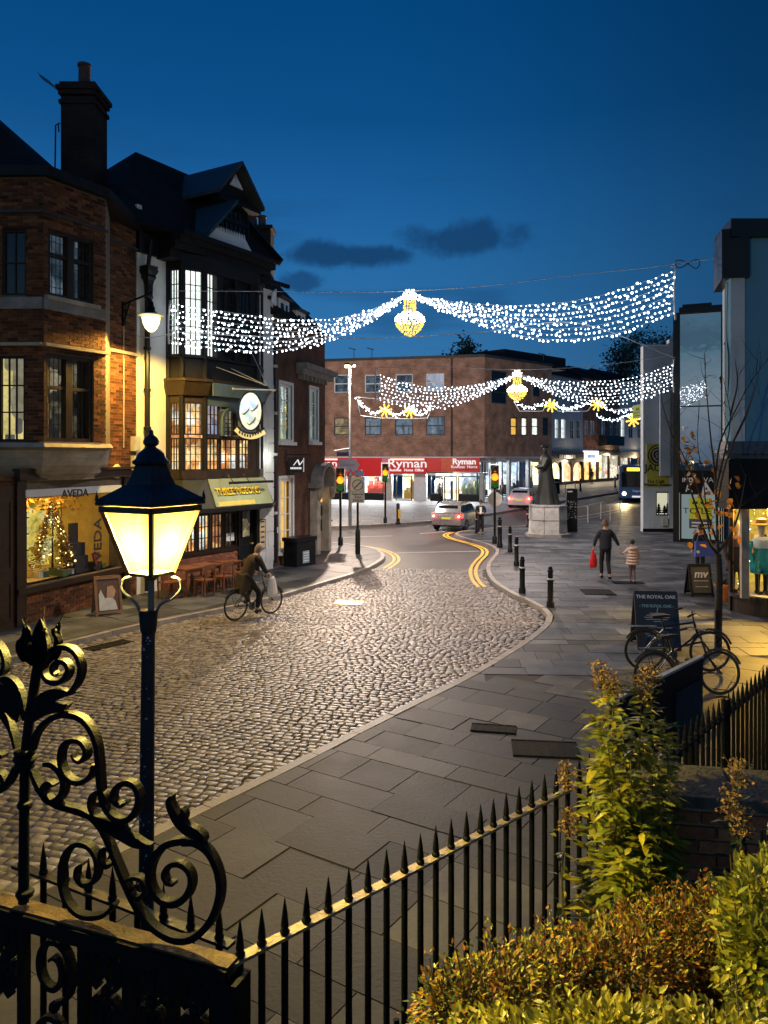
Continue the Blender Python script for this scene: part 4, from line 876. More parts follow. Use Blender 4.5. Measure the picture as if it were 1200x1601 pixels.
for k in range(9): x_ = a-.34+k*.078; z_ = h-.60-.13*math.sin((k+.5)/9*math.pi)+(.0 if k < 5 else .03); MB().fb(x_, x_+.045, z_-.045, z_+.035, .04, .048).build('print_block', lett_k, rb, FS)
arm0 = F2.pt(F2.s(415, .05), FS.h(410, 609), .05)
b = MB(); e0, e1 = FS.pt(a-.5, FS.h(391, 609), 0), FS.pt(a+.75, FS.h(391, 609), 0); b.tube([e0, e1], .02, 6); b.tube([e1, arm0], .02, 6)
b.tube([FS.pt(a, FS.h(391, 609), 0), FS.pt(a, h+.58, 0)], .012, 5)
for x0, y0 in ((338, 574), (361, 576), (394, 553)): b.tube([F2.pt(F2.s(x0, .8), F2.h(x0, y0, .8), .8), FS.pt(a+.5, FS.h(405, 603), 0)], .013, 5)
b.lathe([(.001, -.05), (.04, 0), (.001, .06)], 8, e0)
b.build('wrought_arm', mat('grey_iron', (.3, .32, .34), .4), hs_, smooth=True)
lamp('sign_spot', 'SPOT', None, 85, (.5, .78, 1), hs_, .05, Matrix.Translation(FS.pt(a-.55, FS.h(391, 612), .95)) @ (Vector((.42, .55, -.42)).to_track_quat('-Z', 'Y').to_matrix().to_4x4()), math.radians(95), .7)
lamp('wall_uplight', 'POINT', F2.pt(F2.s(413), F2.h(413, 715), .35), 9, (.9, 1, .85), pub, .06)

# ------------------------------------------------------------------ brick house with white sash windows
F3 = Face((-3.86, 26.1), (-2.42, 31.4))
nh = thing('brick_house', 'dark red brick house with white sash windows and a shell hooded doorway', 'building', (-4, 29, 0), 'old buildings along the shopfront side of the street')
hT = F3.h(440, 500); L = F3.L
ops = [F3.rect(437, 601, 456, 691), F3.rect(484, 608, 496, 691), F3.rect(437, 748, 457, 860)]
wall(F3, nh, 'wall', brick_n, 0, L, 0, hT, ops, -.35, 0)
MB().box(.02, L, .36, 6, 0, hT).build('body_walls', brick_n, nh, F3)
sashlit = room('green_cream_room', [(.75, .85, .4), (.9, .95, .75), (.35, .45, .25), (.8, .85, .8)], .9, 2, 1.2, .4)
for i, rc in enumerate(ops):
    lit = (sashlit, sashlit, orangeroom)[i]
    w_ = window(F3, nh, rc, 2, 4, whitepaint, lit, .02, .10, .03, .12, name='sash_window'); MB().fb(rc[0]-.12, rc[1]+.12, rc[2]-.12, rc[2], .0, .16).build('sill', whitepaint, w_, F3)
    b = MB(); b.frame(rc[0]-.1, rc[1]+.1, rc[2]-.02, rc[3]+.1, .1, .0, .035); b.build('architrave', whitepaint, w_, F3)
b = MB(); b.fb(F3.s(463), L+.35, 7.0, 7.2, -.1, .25); b.fb(F3.s(463), L+.45, 7.2, 7.4, -.1, .42); b.build('cornice', stone_d, nh, F3)
for k in range(7): x = F3.s(466)+k*.42; MB().fb(x, x+.12, 6.82, 7.0, .0, .22).build('cornice_bracket', stone_d, nh, F3)
rv = [(-.1, -.3, hT), (L+.1, -.3, hT), (L+.1, 5, hT), (-.1, 5, hT), (-.1, 1.6, hT+2.1), (L-1.2, 1.6, hT+2.1)]
MB().add(rv, [(0, 1, 5, 4), (1, 2, 5), (2, 3, 4, 5), (3, 0, 4), (3, 2, 1, 0)]).build('roof', rooftile, nh, F3)
for x, y0, y1, wpx in ((446, 508, 468, 12), (472, 515, 487, 10)):
    a_, b_ = F3.s(x-wpx/2), F3.s(x+wpx/2+4); h0, h1 = F3.h(x, y0), F3.h(x, y1)
    d_ = MB().fb(a_, b_, h0-.2, h1, -2, -.1).build('dormer', whitepaint, nh, F3); MB().fb(a_-.12, b_+.12, h1, h1+.08, -2, .05).build('dormer_roof', lead, d_, F3); MB().fb(a_+.15, b_-.15, h0+.1, h1-.15, -.1, -.09).build('dormer_pane', darkglass, d_, F3)
    b = MB(); m_ = (a_+b_)/2; b.fb(m_-.03, m_+.03, h0+.1, h1-.15, -.09, -.06); b.fb(a_+.15, b_-.15, (h0+h1)/2-.03, (h0+h1)/2+.03, -.09, -.06); b.build('glazing_bars', whitepaint, d_, F3)
MB().box(L-1.3, L-.2, .5, 1.6, hT-1, F3.h(492, 522)).build('parapet_stack', brick_n, nh, F3)
# doorway with shell hood
s0, s1 = F3.s(486), L-.1; hd = F3.h(492, 762); b = MB(); b.fb(s0-.1, s0+.25, .12, hd, .0, .3); b.fb(s1-.25, s1+.05, .12, hd, .0, .3); b.build('pilaster', stone, nh, F3)
c = (s0+s1)/2; rr_ = (s1-s0)/2+.08
b = MB(); n = 9
for k in range(n):
    t0, t1 = math.pi*k/n, math.pi*(k+1)/n
    f = lambda t, r_, d: (c+r_*math.cos(t), -d, hd+.15+r_*math.sin(t)*.95)
    b.hexa([f(t0, rr_, 0), f(t1, rr_, 0), f(t1, rr_-.15, 0), f(t0, rr_-.15, 0)], [f(t0, rr_+.05, .5), f(t1, rr_+.05, .5), f(t1, rr_-.12, .5), f(t0, rr_-.12, .5)])
b.fb(s0-.3, s0+.15, hd, hd+.18, 0, .48); b.fb(s1-.15, s1+.15, hd, hd+.18, 0, .48); b.build('shell_hood', stone_d, nh, F3)
for x in (s0-.1, s1-.1): MB().lathe([(.02, -.5), (.1, -.4), (.14, -.15), (.2, 0)], 8, F3.pt(x+.1, hd, .35)).build('hood_bracket', stone, nh, smooth=True)
d_ = MB().fb(s0+.25, s1-.25, .14, hd-.1, -.1, .02).build('door', mat('pale_door', (.45, .36, .24), .5), nh, F3); MB().fb(s0+.3, s1-.3, 2.1, hd-.15, .02, .04).build('door_glass', orangeroom, d_, F3); MB().fb(s0+.3, s1-.3, 1.55, 1.95, .02, .04).build('door_plate', blackpaint, d_, F3); lettering('2', F3, d_, c, 1.75, .042, .35, lett_w, sx=1.4); MB().fb(s0+.32, s1-.32, .95, 1.4, .02, .035).build('letter_panel', blackpaint, d_, F3)
# projecting black sign
FN = Face(V2(447, 27.2), V2(477, 27.4)); a0, a1 = FN.s(451), FN.s(475)
ns = thing('projecting_sign', 'square black projecting sign with a white script initial on the brick house', 'shop sign', FN.pt(a1, 3.5, 0)); MB().fb(a0, a1, FN.h(463, 739), FN.h(463, 715), -.03, .03).build('sign_panel', blackpaint, ns, FN); b = MB(); b.tube([FN.pt(a0-.1, FN.h(463, 711), 0), FN.pt(a1+.25, FN.h(463, 711), 0)], .02, 6); b.tube([FN.pt(a0-.08, FN.h(463, 704), 0), FN.pt(a0-.08, FN.h(463, 717), 0)], .02, 6); b.build('sign_arm', blackpaint, ns)
MB().fb(a1-.04, a1+.0, FN.h(463, 738), FN.h(463, 716), .03, .045).build('sign_edge', lett_white, ns, FN)
lettering('N', FN, ns, (a0+a1)/2, FN.h(463, 723.5), .035, .30, lett_w, shear=.6, sx=1.3); 
for k in range(7): x_ = a0+.06+k*.058; MB().fb(x_, x_+.042, FN.h(463, 733.5), FN.h(463, 730.5), .03, .036).build('print_block', lett_w, ns, FN)
# meter boxes on the house corner, utility cabinet
for px, py, lab in ((421, 821, 'upper small white meter box right of the menu case'), (427, 829, 'lower small white meter box right of the menu case')):
    a, h = F3.s(px+3), F3.h(px+3, py); t = thing('meter_box', lab, 'meter box', F3.pt(a, h, 0), 'meter boxes'); MB().fb(a-.08, a+.1, h-.1, h+.1, .01, .07).build('box_body', whitepaint, t, F3)
cb_ = thing('utility_cabinet', 'black street cabinet with a pale poster beside the hooded doorway', 'cabinet', (G(478, 888, .12).x, G(478, 888, .12).y, .12)); FC = Face(V2(463, 26.3), V2(494, 27.2)); a0, a1 = FC.s(464), FC.s(493)
MB().fb(a0, a1, .12, FC.h(478, 846), -.6, 0).build('cabinet_body', blackpaint, cb_, FC); MB().fb(a0-.04, a1+.04, FC.h(478, 846), FC.h(478, 840), -.64, .04).build('lid', blackpaint, cb_, FC); ps = MB().fb(FC.s(473), FC.s(483), FC.h(478, 880), FC.h(478, 861), .0, .012).build('poster', mat('blue_grey_poster', (.30, .40, .45), .5, 0, .3, 9), cb_, FC)
for k in range(4): MB().fb(FC.s(474), FC.s(482), FC.h(478, 877-k*4), FC.h(478, 875.6-k*4), .012, .014).build('print_line', lett_white, ps, FC)
# ------------------------------------------------------------------ brick block with the red stationery shop
FR = Face((-16.5, 65.75), (7.85, 60.0)); FQ = Face((7.85, 60.0), (14.47, 66.3))
ry = thing('brick_shop_block', 'long brown brick block with flat roof above a bright red stationery shop', 'building', (2, 63, gz(60)))
hB = 3.95; hT = 11.8; LR, LQ = FR.L, FQ.L
wl = [(522, 586, 544, 614), (570, 586, 595, 614), (618, 585, 645, 613), (666, 584, 694, 612), (522, 653, 545, 680), (570, 653, 596, 680), (617, 652, 645, 680), (666, 651, 695, 680)]
wl += [(476, 586, 499, 614), (476, 653, 499, 680)]
ops = [FR.rect(*q) for q in wl]
wall(FR, ry, 'wall', brick_r, 0, LR, hB, hT, ops, -.3, 0)
wq = [(768, 580, 792, 631), (833, 590, 844, 620), (798, 653, 809, 681), (815, 653, 825, 681), (831, 653, 842, 681), (848, 653, 857, 681)]
opq = [FQ.rect(*q) for q in wq]
wall(FQ, ry, 'side_wall', brick_rs, 0, LQ, hB, hT, opq, -.3, 0)
b = MB(); b.prism([(p[0], p[1], hT) for p in (FR.at(300), (7.85, 60), (14.47, 66.3), (6, 76), (-18, 76))], (0, 0, .12)); b.build('roof', lead, ry)
b = MB(); b.fb(-.1, LR+.05, hT-.05, hT+.16, .0, .08); b.build('coping', lead, ry, FR); MB().fb(-.05, LQ+.1, hT-.05, hT+.16, .0, .08).build('coping', lead, ry, FQ)
MB().fb(LQ*.45, LQ+4, hT, hT+1.1, -5, -1.2).build('roof_plant_room', blacktimber, ry, FQ)
curt = room('net_curtain_room', [(.35, .42, .5), (.22, .27, .33), (.45, .5, .55)], .5, 5, .5, .5)
for i, rc in enumerate(ops):
    lit = {4: room('lit_office', [(1, .6, .15), (.3, .2, .1), (.5, .35, .2)], .8, 1, .9, .4), 1: dimblue, 5: curt, 6: curt, 7: curt, 3: room('poster_window', [(.7, .72, .85), (.4, .42, .5), (.6, .5, .75)], .6, 1, 1.5, .6)}.get(i, dimblue)
    window(FR, ry, rc, 1, 2, whitepaint if i < 4 else lead, lit, 0, .07, .09, .12, sill=.12, sillm=stone_d)
for x in (507, 706): pipe(ry, [FR.pt(FR.s(x), hB, .09), FR.pt(FR.s(x), hT-.1, .09)], .07, lead, 'downpipe')
for i, rc in enumerate(opq):
    lit = [None, None, orangeroom, cream, cream, None][i]
    window(FQ, ry, rc, 1, 2 if i != 0 else 3, lead, lit, 0, .08, .07, .1)
# soffit, fascia, signs
MB().fb(0, LR, hB-.08, hB, -2.0, .25).build('soffit_band', whitepaint, ry, FR); MB().fb(0, LQ, hB-.08, hB, -2.0, .25).build('soffit_band', whitepaint, ry, FQ)
hf = FR.h(640, 745); sR = lambda x: FR.s(x)
MB().fb(2, sR(597), hf, hB-.1, -.3, .12).build('red_fascia', redsign, ry, FR); MB().fb(sR(667), LR-.35, FR.h(700, 738), hB-.1, -.3, .12).build('red_fascia', redsign, ry, FR)
MB().fb(sR(597), sR(608), hf, hB-.1, -.3, .10).build('pink_panel', mat('pink_panel', (.75, .25, .35), .4), ry, FR)
MB().fb(sR(690), sR(711), FR.h(700, 737.5), hB-.12, .12, .14).build('orange_panel', mat('orange_red_panel', (.75, .10, .03), .4), ry, FR)
strip_l = emit('sign_strip_light', (1, .9, .72), 1.3); text_r = lett_w
def ryman(x0, x1, y0, y1, size, sub, lab):
    sg = MB().fb(sR(x0), sR(x1), FR.h((x0+x1)/2, y1), FR.h((x0+x1)/2, y0), .12, .30).build('sign_box', redsign, ry, FR); m = (x0+x1)/2
    MB().fb(sR(x0+3), sR(x1-3), FR.h(m, y0+3.4), FR.h(m, y0+1), .30, .36).build('strip_light', strip_l, sg, FR)
    lettering('Ryman', FR, sg, sR(m), FR.h(m, y0+9), .31, size, text_r, sx=1.25, bold=.012)
    if sub: 
        for t_, xx in (('Business', x0+11), ('Home', m+2), ('Office', x1-11)): lettering(t_, FR, sg, sR(xx), FR.h(m, y1-6), .31, .29, text_r, bold=.008)
ryman(608, 667, 716, 741, .95, 1, ''); ryman(476, 532, 716, 737, .8, 1, ''); 
sg = MB().fb(sR(712), sR(740), FR.h(726, 733), FR.h(726, 716), .12, .26).build('sign_box', mat('pink_red_sign', (.7, .08, .1), .4), ry, FR); lettering('Ryman', FR, sg, sR(726), FR.h(726, 722), .28, .62, text_r, sx=1.1, bold=.02); lettering('Business  Home', FR, sg, sR(726), FR.h(726, 730), .28, .32, text_r)
ground_ = gz(60)+.12
shopA = room('bright_stationery_shop', [(1, .97, .92), (1, .8, .5), (.9, .95, 1), (.75, .5, .4), (1, .9, .75), (.5, .6, .75), (1, .55, .3)], 2.6, 1.6, 1.5, .35)
shopB = room('bright_white_shop', [(.9, .97, 1), (.6, .75, .85), (1, 1, 1), (.35, .4, .45), (.8, .85, .9)], 1.9, 1.2, 1.2, .3)
shopY = room('yellow_white_shop', [(1, .9, .55), (1, .8, .35), (1, .95, .8), (.8, .5, .25)], 2.6, .9, 1.2, .5)
bays = [(2, sR(505), shopA), (sR(505), sR(528), shopA), (sR(528), sR(560), shopA), (sR(560), sR(596), shopA), (sR(613), sR(641), shopY), (sR(668), sR(690), shopY), (sR(690), sR(712), shopB), (sR(712), sR(748), shopB)]
hs_ = ground_+.55
for i, (x0, x1, m) in enumerate(bays):
    door = i in (4, 6); z0 = ground_ if door else hs_; dpt = -1.1
    fr = MB().frame(x0+.05, x1-.05, z0, hf+.05, .09, dpt, dpt+.1).build('shop_window', lead, ry, FR)
    MB().fb(x0+.1, x1-.1, z0+.05, hf, dpt+.03, dpt+.036).build('pane', clear, fr, FR)
    MB().add([(x0, 4.0, ground_), (x1, 4.0, ground_), (x1, 4.0, hf+.3), (x0, 4.0, hf+.3)], [(0, 1, 2, 3)]).build('interior', m, fr, FR)
    g = MB(); r = random.Random(i); tall = r.uniform
    for k in range(10): x = x0+.25+(x1-x0-.6)*k/9; h_ = tall(.4, 1.5); g.fb(x, x+tall(.15, .35), z0+.05, z0+h_, -2.2-r.random()*.8, -1.9) if not door else g.fb(x, x+.2, z0+.02, z0+h_*1.2, -3.6, -3.2)
    g.build('goods', goods[(i+1) % 5], fr, FR, kind='stuff')
    if not door: MB().fb(x0+.05, x1-.05, ground_-.1, hs_, dpt-.1, dpt+.14).build('stallriser', blackpaint, ry, FR)
for x, w_, m in ((604, .55, greybox), (654, 1.0, whitepaint), (752, .3, greybox)): MB().fb(sR(x)-w_/2, sR(x)+w_/2, ground_-.2, hf+.3, -1.15, -.6 if x != 752 else -.05).build('pillar', m, ry, FR)
MB().fb(2, LR-.1, hf, hB-.1, -4.1, -4.0).build('shop_back_head', whitepaint, ry, FR); MB().fb(2, LR-.1, hf+.25, hf+.3, -4.1, -.3).build('shop_ceiling', whitepaint, ry, FR)
for x in (520, 545, 580, 627, 680, 735): p = FR.pt(sR(x), hf-.1, -1.7); lamp('shop_ceiling_light', 'AREA', None, 240, (1, .93, .85), ry, 1.6, Matrix.Translation(p) @ Matrix.Rotation(math.atan2(FR.u.y, FR.u.x), 4, 'Z') @ Matrix.Rotation(math.radians(38), 4, 'X').inverted(), shape='RECTANGLE', size_y=.5)
sQ = lambda x: FQ.s(x)
g2 = gz(63)+.12
for x0, x1, m in ((763, 772, shopY), (775, 795, shopB), (802, 826, shopB), (829, 846, shopB), (848, 860, shopB)):
    fr = MB().frame(sQ(x0), sQ(x1), g2+.3, hB-.4, .08, -1.2, -1.1).build('shop_window', lead, ry, FQ); MB().fb(sQ(x0)+.05, sQ(x1)-.05, g2+.35, hB-.45, -1.17, -1.165).build('pane', clear, fr, FQ)
    MB().add([(sQ(x0)-.2, 3.5, g2), (sQ(x1)+.2, 3.5, g2), (sQ(x1)+.2, 3.5, hB-.2), (sQ(x0)-.2, 3.5, hB-.2)], [(0, 1, 2, 3)]).build('interior', m, fr, FQ)
    b = MB(); 
    for k in range(5): b.fb(sQ(x0)+.2+k*.28*(x1-x0)/20, sQ(x0)+.34+k*.28*(x1-x0)/20, g2+.35, g2+.8+R.random()*.9, -2.2, -2.0)
    b.build('goods', goods[2], fr, FQ, kind='stuff')
MB().fb(0, LQ, hB-.42, hB-.09, -1.0, -.8).build('fascia', mat('pink_white_fascia', (.75, .6, .62), .5), ry, FQ)
for x in (774, 798, 828, 861): MB().fb(sQ(x)-.14, sQ(x)+.14, g2-.2, hB-.08, -.35, -.05).build('pillar', greybox, ry, FQ)
for x in (785, 815, 845): p = FQ.pt(sQ(x), hB-.5, -1.4); lamp('shop_ceiling_light', 'AREA', None, 110, (.95, .97, 1), ry, 1.5, Matrix.Translation(p) @ Matrix.Rotation(math.atan2(FQ.u.y, FQ.u.x), 4, 'Z') @ Matrix.Rotation(math.radians(-40), 4, 'X'), shape='RECTANGLE', size_y=.5)
for px, py, lab in ((553, 545, 'tv aerial on the roof edge of the brick block, near its lamp post'), (581, 545, 'second tv aerial on the brick block, towards the round tree'), (849, 553, 'tv aerial on the roof at the far corner of the brick block')):
    t = thing('tv_aerial', lab, 'aerial', W(px, 562, 66), 'roof aerials on the brick block'); MB().tube([W(px, 564, 66), W(px, py, 66)], .03, 5).build('mast', lead, t); MB().tube([W(px-8, py-1, 66), W(px+3, py+2, 66)], .04, 5).build('boom', lead, t)

# ------------------------------------------------------------------ shops along the far street
FT = Face(V2(858, 86), V2(1012, 110)); hz_ = lambda x: gz(FT.Y(x))+.12
def farhouse(name, label, x0, x1, ytop, m, wins, wm=cream, wall_d=0.0, fr=whitepaint):
    t = thing(name, label, 'building', FT.pt(FT.s((x0+x1)/2), gz(80), 0), 'shops along the far street'); xm = (x0+x1)/2; a0, a1 = FT.s(x0), FT.s(x1)-.03; hT = FT.h(xm, ytop)
    rcs = [FT.rect(*w_[:4]) for w_ in wins]; wall(FT, t, 'wall', m, a0, a1, 4.2, hT, rcs, -.3, wall_d); MB().box(a0+.02, a1-.02, 2.6, 8, 0, hT).build('body_walls', m, t, FT)
    for w_, rc in zip(wins, rcs): window(FT, t, rc, 2, 2, fr, w_[4], wall_d, .07, .05, .1, name='sash_window')
    rv = [(a0, -.3, hT), (a1, -.3, hT), (a1, 8, hT), (a0, 8, hT), (a0, 4, hT+2.0), (a1, 4, hT+2.0)]; MB().add(rv, [(0, 1, 5, 4), (1, 2, 5), (2, 3, 4, 5), (3, 0, 4), (3, 2, 1, 0)]).build('roof', rooftile, t, FT)
    return t, a0, a1
def farshop(t, x0, x1, yh, m, signm, nwin=3, txt=None, tcol=None, arches=False, py0=706):
    a0, a1 = FT.s(x0), FT.s(x1)-.03; z = hz_((x0+x1)/2); xm = (x0+x1)/2; ht = FT.h(xm, yh); f = MB().fb(a0, a1, ht, FT.h(xm, py0), -.2, .14).build('shop_fascia', signm, t, FT)
    if txt:
        hm_ = (ht+FT.h(xm, py0))/2; w_ = (a1-a0)*.5/txt
        for k in range(txt): MB().fb((a0+a1)/2-(a1-a0)*.25+k*w_, (a0+a1)/2-(a1-a0)*.25+k*w_+w_*.66, hm_-.2, hm_+.2, .14, .17).build('print_block', tcol or lett_w, f, FT)
    MB().add([(a0, 2.5, z), (a1, 2.5, z), (a1, 2.5, ht+.2), (a0, 2.5, ht+.2)], [(0, 1, 2, 3)]).build('interior', m, t, FT)
    b = MB()
    for k in range(nwin+1): x = a0+(a1-a0-.15)*k/nwin; b.fb(x, x+.15, z-.2, ht, -.2, .1)
    b.fb(a0, a1, z-.2, z+.35, -.2, .08); b.build('shopfront_frame', darkwood, t, FT)
    if arches:
        for k in range(nwin):
            x0_, x1_ = a0+(a1-a0)*k/nwin+.15, a0+(a1-a0)*(k+1)/nwin; c = (x0_+x1_)/2; r_ = (x1_-x0_)/2
            top = [(c+r_*math.cos(q), ht-r_-.05+r_*math.sin(q)) for q in [math.pi*j/8 for j in range(9)]]
            MB().fprism([(x1_, ht+.05), (x1_, ht-r_-.05)]+top[1:-1]+[(x0_, ht-r_-.05), (x0_, ht+.05)], -.12, -.02).build('arch_head', darkwood, t, FT)
    p = FT.pt((a0+a1)/2, ht-.1, .3); lamp('shop_light', 'POINT', p, 420, (1, .78, .48), t, .4)
plast = mat('grey_stucco', (.46, .48, .52), .8, 0, .15, 1); redb = brickmat('far_red_brick', (.52, .18, .09), (.40, .13, .07), (.2, .15, .12)); brn = brickmat('far_brown_brick', (.32, .18, .13), (.24, .14, .10), (.12, .1, .09)); whit = mat('far_white_wall', (.6, .6, .6), .8, 0, .12, 1)
t, a0, a1 = farhouse('stucco_shop_house', 'pale grey house with narrow lit windows above a shop of glowing arches', 858, 911, 590, plast, [(867, 655, 873, 686, cream), (877, 655, 884, 686, cream), (891, 657, 897, 686, None), (901, 657, 907, 686, None), (868, 612, 874, 636, None), (892, 612, 898, 636, None)])
farshop(t, 858, 911, 722, shopY, blackpaint, 3, 8, lett_white, True)
t, a0, a1 = farhouse('red_brick_shop_house', 'narrow red brick house above a white lit shop sign', 911, 934, 592, redb, [(913.5, 658, 919, 680, dimblue), (922, 658, 928.5, 680, dimblue)])
farshop(t, 911, 934, 722, room('salmon_shop', [(1, .6, .35), (1, .8, .6), (1, .5, .25)], 1.8, .8, 1, .5), emit('white_blue_sign', (.75, .88, 1), 2.0), 2, 6, mat('blue_letters', (.05, .15, .5), .5), py0=705)
t, a0, a1 = farhouse('brown_brick_shop_house', 'brown brick house with a dark box bay above a shop lit orange', 934, 968, 596, brn, [(940, 655, 945, 680, dimblue), (952, 655, 957, 680, None), (961, 655, 966, 680, None)])
MB().fb(FT.s(936), FT.s(964), FT.h(950, 697), FT.h(950, 682), .0, 1.0).build('box_bay', blackpaint, t, FT); farshop(t, 934, 968, 712, room('orange_lit_shop', [(1, .62, .2), (1, .75, .35), (.8, .45, .15), (1, .85, .6)], 1.8, .7, .9, .4), blackpaint, 2, None)
t, a0, a1 = farhouse('white_shop_house', 'whitish house with dark windows partly behind the bus', 968, 1012, 600, whit, [(970, 655, 976, 685, cream), (982, 655, 989, 685, None), (996, 655, 1002, 685, None)], wall_d=.02)
farshop(t, 968, 1012, 716, room('cream_far_shop', [(.9, .85, .7), (.5, .45, .35), (1, .9, .7), (.8, .3, .2)], 1.2, .7, .9, .4), mat('taupe_fascia', (.25, .22, .18), .6), 3, None)
# ------------------------------------------------------------------ trees beyond the roofs
leafdark = mat('dusk_leaves', (.04, .06, .03), .7, 0, .4, 3, rnd=.4); bark = mat('dark_bark', (.035, .028, .022), .85, 0, .4, 8, .5, 30)
def leafquad(b, c, s, r, elong=1.7):
    a = Vector((r.gauss(0, 1), r.gauss(0, 1), r.gauss(0, .7))).normalized(); n = a.orthogonal().normalized(); n.rotate(Matrix.Rotation(r.random()*6.28, 3, a)); n2 = a.cross(n)
    L = s*elong; w_ = s*.5
    b.add([c-a*L/2, c+n*w_+n2*w_*.35, c+a*L/2, c-n*w_+n2*w_*.35], [(0, 1, 2), (0, 2, 3)])
def bgtree(name, label, base, h, crown, nl, ls, seed, trunk=.3, dens=.5):
    r = random.Random(seed); t = thing(name, label, 'tree', base); b = MB(); tip = Vector(base)+Vector((0, 0, h*.8)); b.tube([Vector(base), Vector(base)+Vector((.1, 0, h*.3)), tip], [trunk, trunk*.8, trunk*.2], 7); cl = []
    for k in range(34):
        q = Vector(base)+Vector((0, 0, h*r.uniform(.3, .8))); d = Vector((r.gauss(0, 1), r.gauss(0, 1), abs(r.gauss(.3, .6)))).normalized(); e_ = Vector((base[0]+d.x*crown[0], base[1]+d.y*crown[1], base[2]+h-crown[2]+d.z*crown[2])); e_ = q.lerp(e_, r.uniform(.6, 1.0)); b.tube([q, q.lerp(e_, .5)+Vector((0, 0, .3)), e_], [trunk*.25, trunk*.12, .02], 5); cl.append(e_)
        for j in range(3): e2 = e_+Vector((r.gauss(0, 1), r.gauss(0, 1), r.gauss(.2, .8)))*crown[0]*.16; b.tube([q.lerp(e_, .7), e2], [trunk*.08, .012], 4); cl.append(e2)
    b.build('trunk', bark, t, smooth=True); f = MB()
    for k in range(nl): c = r.choice(cl)+Vector((r.gauss(0, 1), r.gauss(0, 1), r.gauss(0, .8)))*crown[0]*dens*.3; leafquad(f, c, ls*r.uniform(.6, 1.3), r)
    f.build('crown', leafdark, t, kind='stuff'); return t
bgtree('round_tree', 'dark rounded tree showing over the flat roof of the brick block', (9.0, 84, 1), 15.4, (2.3, 2.3, 2.6), 5200, .22, 3, .3, .55)
bgtree('bare_tree', 'tall thinly leaved dark tree behind the white gable building', (38, 112, 1), 21.5, (5.6, 5, 6.0), 4200, .26, 9, .45, .55)
# ------------------------------------------------------------------ white gable with banner
FW = Face(V2(1005, 39), V2(1056, 39)); wb = thing('white_gable_building', 'narrow white rendered building with a yellow lion banner and a small lit window', 'building', (14, 39, 0), 'buildings along the square')
hT = FW.h(1025, 541); rcw = FW.rect(1025, 769, 1049, 806)
pale = mat('dusk_tinted_render', (.44, .51, .57), .85, 0, .22, .55, .1, 50)  # white render coloured bluish for the cool sky light
wall(FW, wb, 'wall', pale, 0, FW.L, 0, hT, [rcw], -.4, 0); wpl = [(13.19, 39.41), (14.7, 39.41), (22.5, 52), (19.5, 54)]; MB().prism([(x, y, 0) for x, y in wpl], (0, 0, hT)).build('body_walls', pale, wb); MB().prism([(x, y, hT) for x, y in [(13.13, 38.97), (14.83, 38.97), (22.5, 52), (19.5, 54)]], (0, 0, .06)).build('roof_capping', whitepaint, wb); MB().fb(-.02, FW.L, 0, .28, 0, .03).build('plinth', blackpaint, wb, FW)
MB().fb(FW.s(1045), FW.L, .3, FW.h(1048, 531), -.3, .05).build('edge_pier', pale, wb, FW); MB().fb(FW.s(1029), FW.s(1045), FW.h(1040, 744), FW.h(1040, 600), .0, .22).build('projecting_panel', pale, wb, FW)
w_ = window(FW, wb, rcw, 1, 1, blackpaint, emit('cream_window', (1, .86, .55), .75), 0, .06, .03, .12, back=.1)
b = MB()
for px, hh in ((1031, .55), (1040, .45), (1045, .6)):
    x = FW.s(px); 
    for k in range(4): ww = .22-k*.045; b.fprism([(x-ww, rcw[2]+.1+k*hh*.22), (x+ww, rcw[2]+.1+k*hh*.22), (x, rcw[2]+.1+k*hh*.22+hh*.3)], -.16, -.15)
    b.fb(x-.03, x+.03, rcw[2], rcw[2]+.15, -.16, -.15)
b.build('paper_tree_cutout', lett_k, w_, FW)
MB().frame(FW.s(1013), FW.s(1022), FW.h(1018, 828), FW.h(1018, 810), .04, .0, .012).build('service_door', pale, wb, FW); MB().fb(FW.s(1034), FW.s(1043), FW.h(1038, 822), FW.h(1038, 810), .0, .10).build('service_box', greybox, wb, FW)
ban_m = mat('yellow_green_banner', (.42, .42, .06), .6, 0, .06, 2)
bn = thing('shop_banner', 'tall yellow banner with a round lion badge on the white gable', 'banner', FW.pt(FW.s(1020), FW.h(1020, 730), 0), 'yellow banners'); a0, a1 = FW.s(1010), FW.s(1044)
MB().fb(a0, a1, FW.h(1026, 761), FW.h(1026, 744.6), .01, .05).build('banner_foot', ban_m, bn, FW); MB().fb(a0, FW.s(1029)-.01, FW.h(1020, 744.4), FW.h(1020, 694), .01, .05).build('banner_sheet', ban_m, bn, FW)
c, h = FW.s(1028.5), FW.h(1028, 712); arc = lambda r_, n=16: [(c-r_*math.sin(math.pi*k/n), h+r_*math.cos(math.pi*k/n)) for k in range(n+1)]
b = MB(); b.strap(arc(.52), .07, .05, .056, 2); b.fprism(arc(.43), .05, .056); b.build('round_badge', lett_k, bn, FW); b = MB(); b.strap([(c-.06, h+.3), (c-.25, h+.22), (c-.3, h), (c-.2, h-.2), (c-.05, h-.3)], .05, .056, .06); b.strap([(c-.04, h+.15), (c-.15, h+.05), (c-.06, h-.05), (c-.16, h-.14)], .04, .056, .06); b.build('lion_emblem', mat('badge_grey', (.4, .4, .35), .6), bn, FW)
lettering('JAC', FW, bn, FW.s(1019.5), FW.h(1020, 732), .055, .5, lett_k, bold=.01)
lettering('The Café', FW, bn, FW.s(1024), FW.h(1024, 753), .055, .24, lett_k, bold=.004); lettering('Western Avenue', FW, bn, FW.s(1027), FW.h(1027, 758), .055, .2, lett_k, bold=.006)
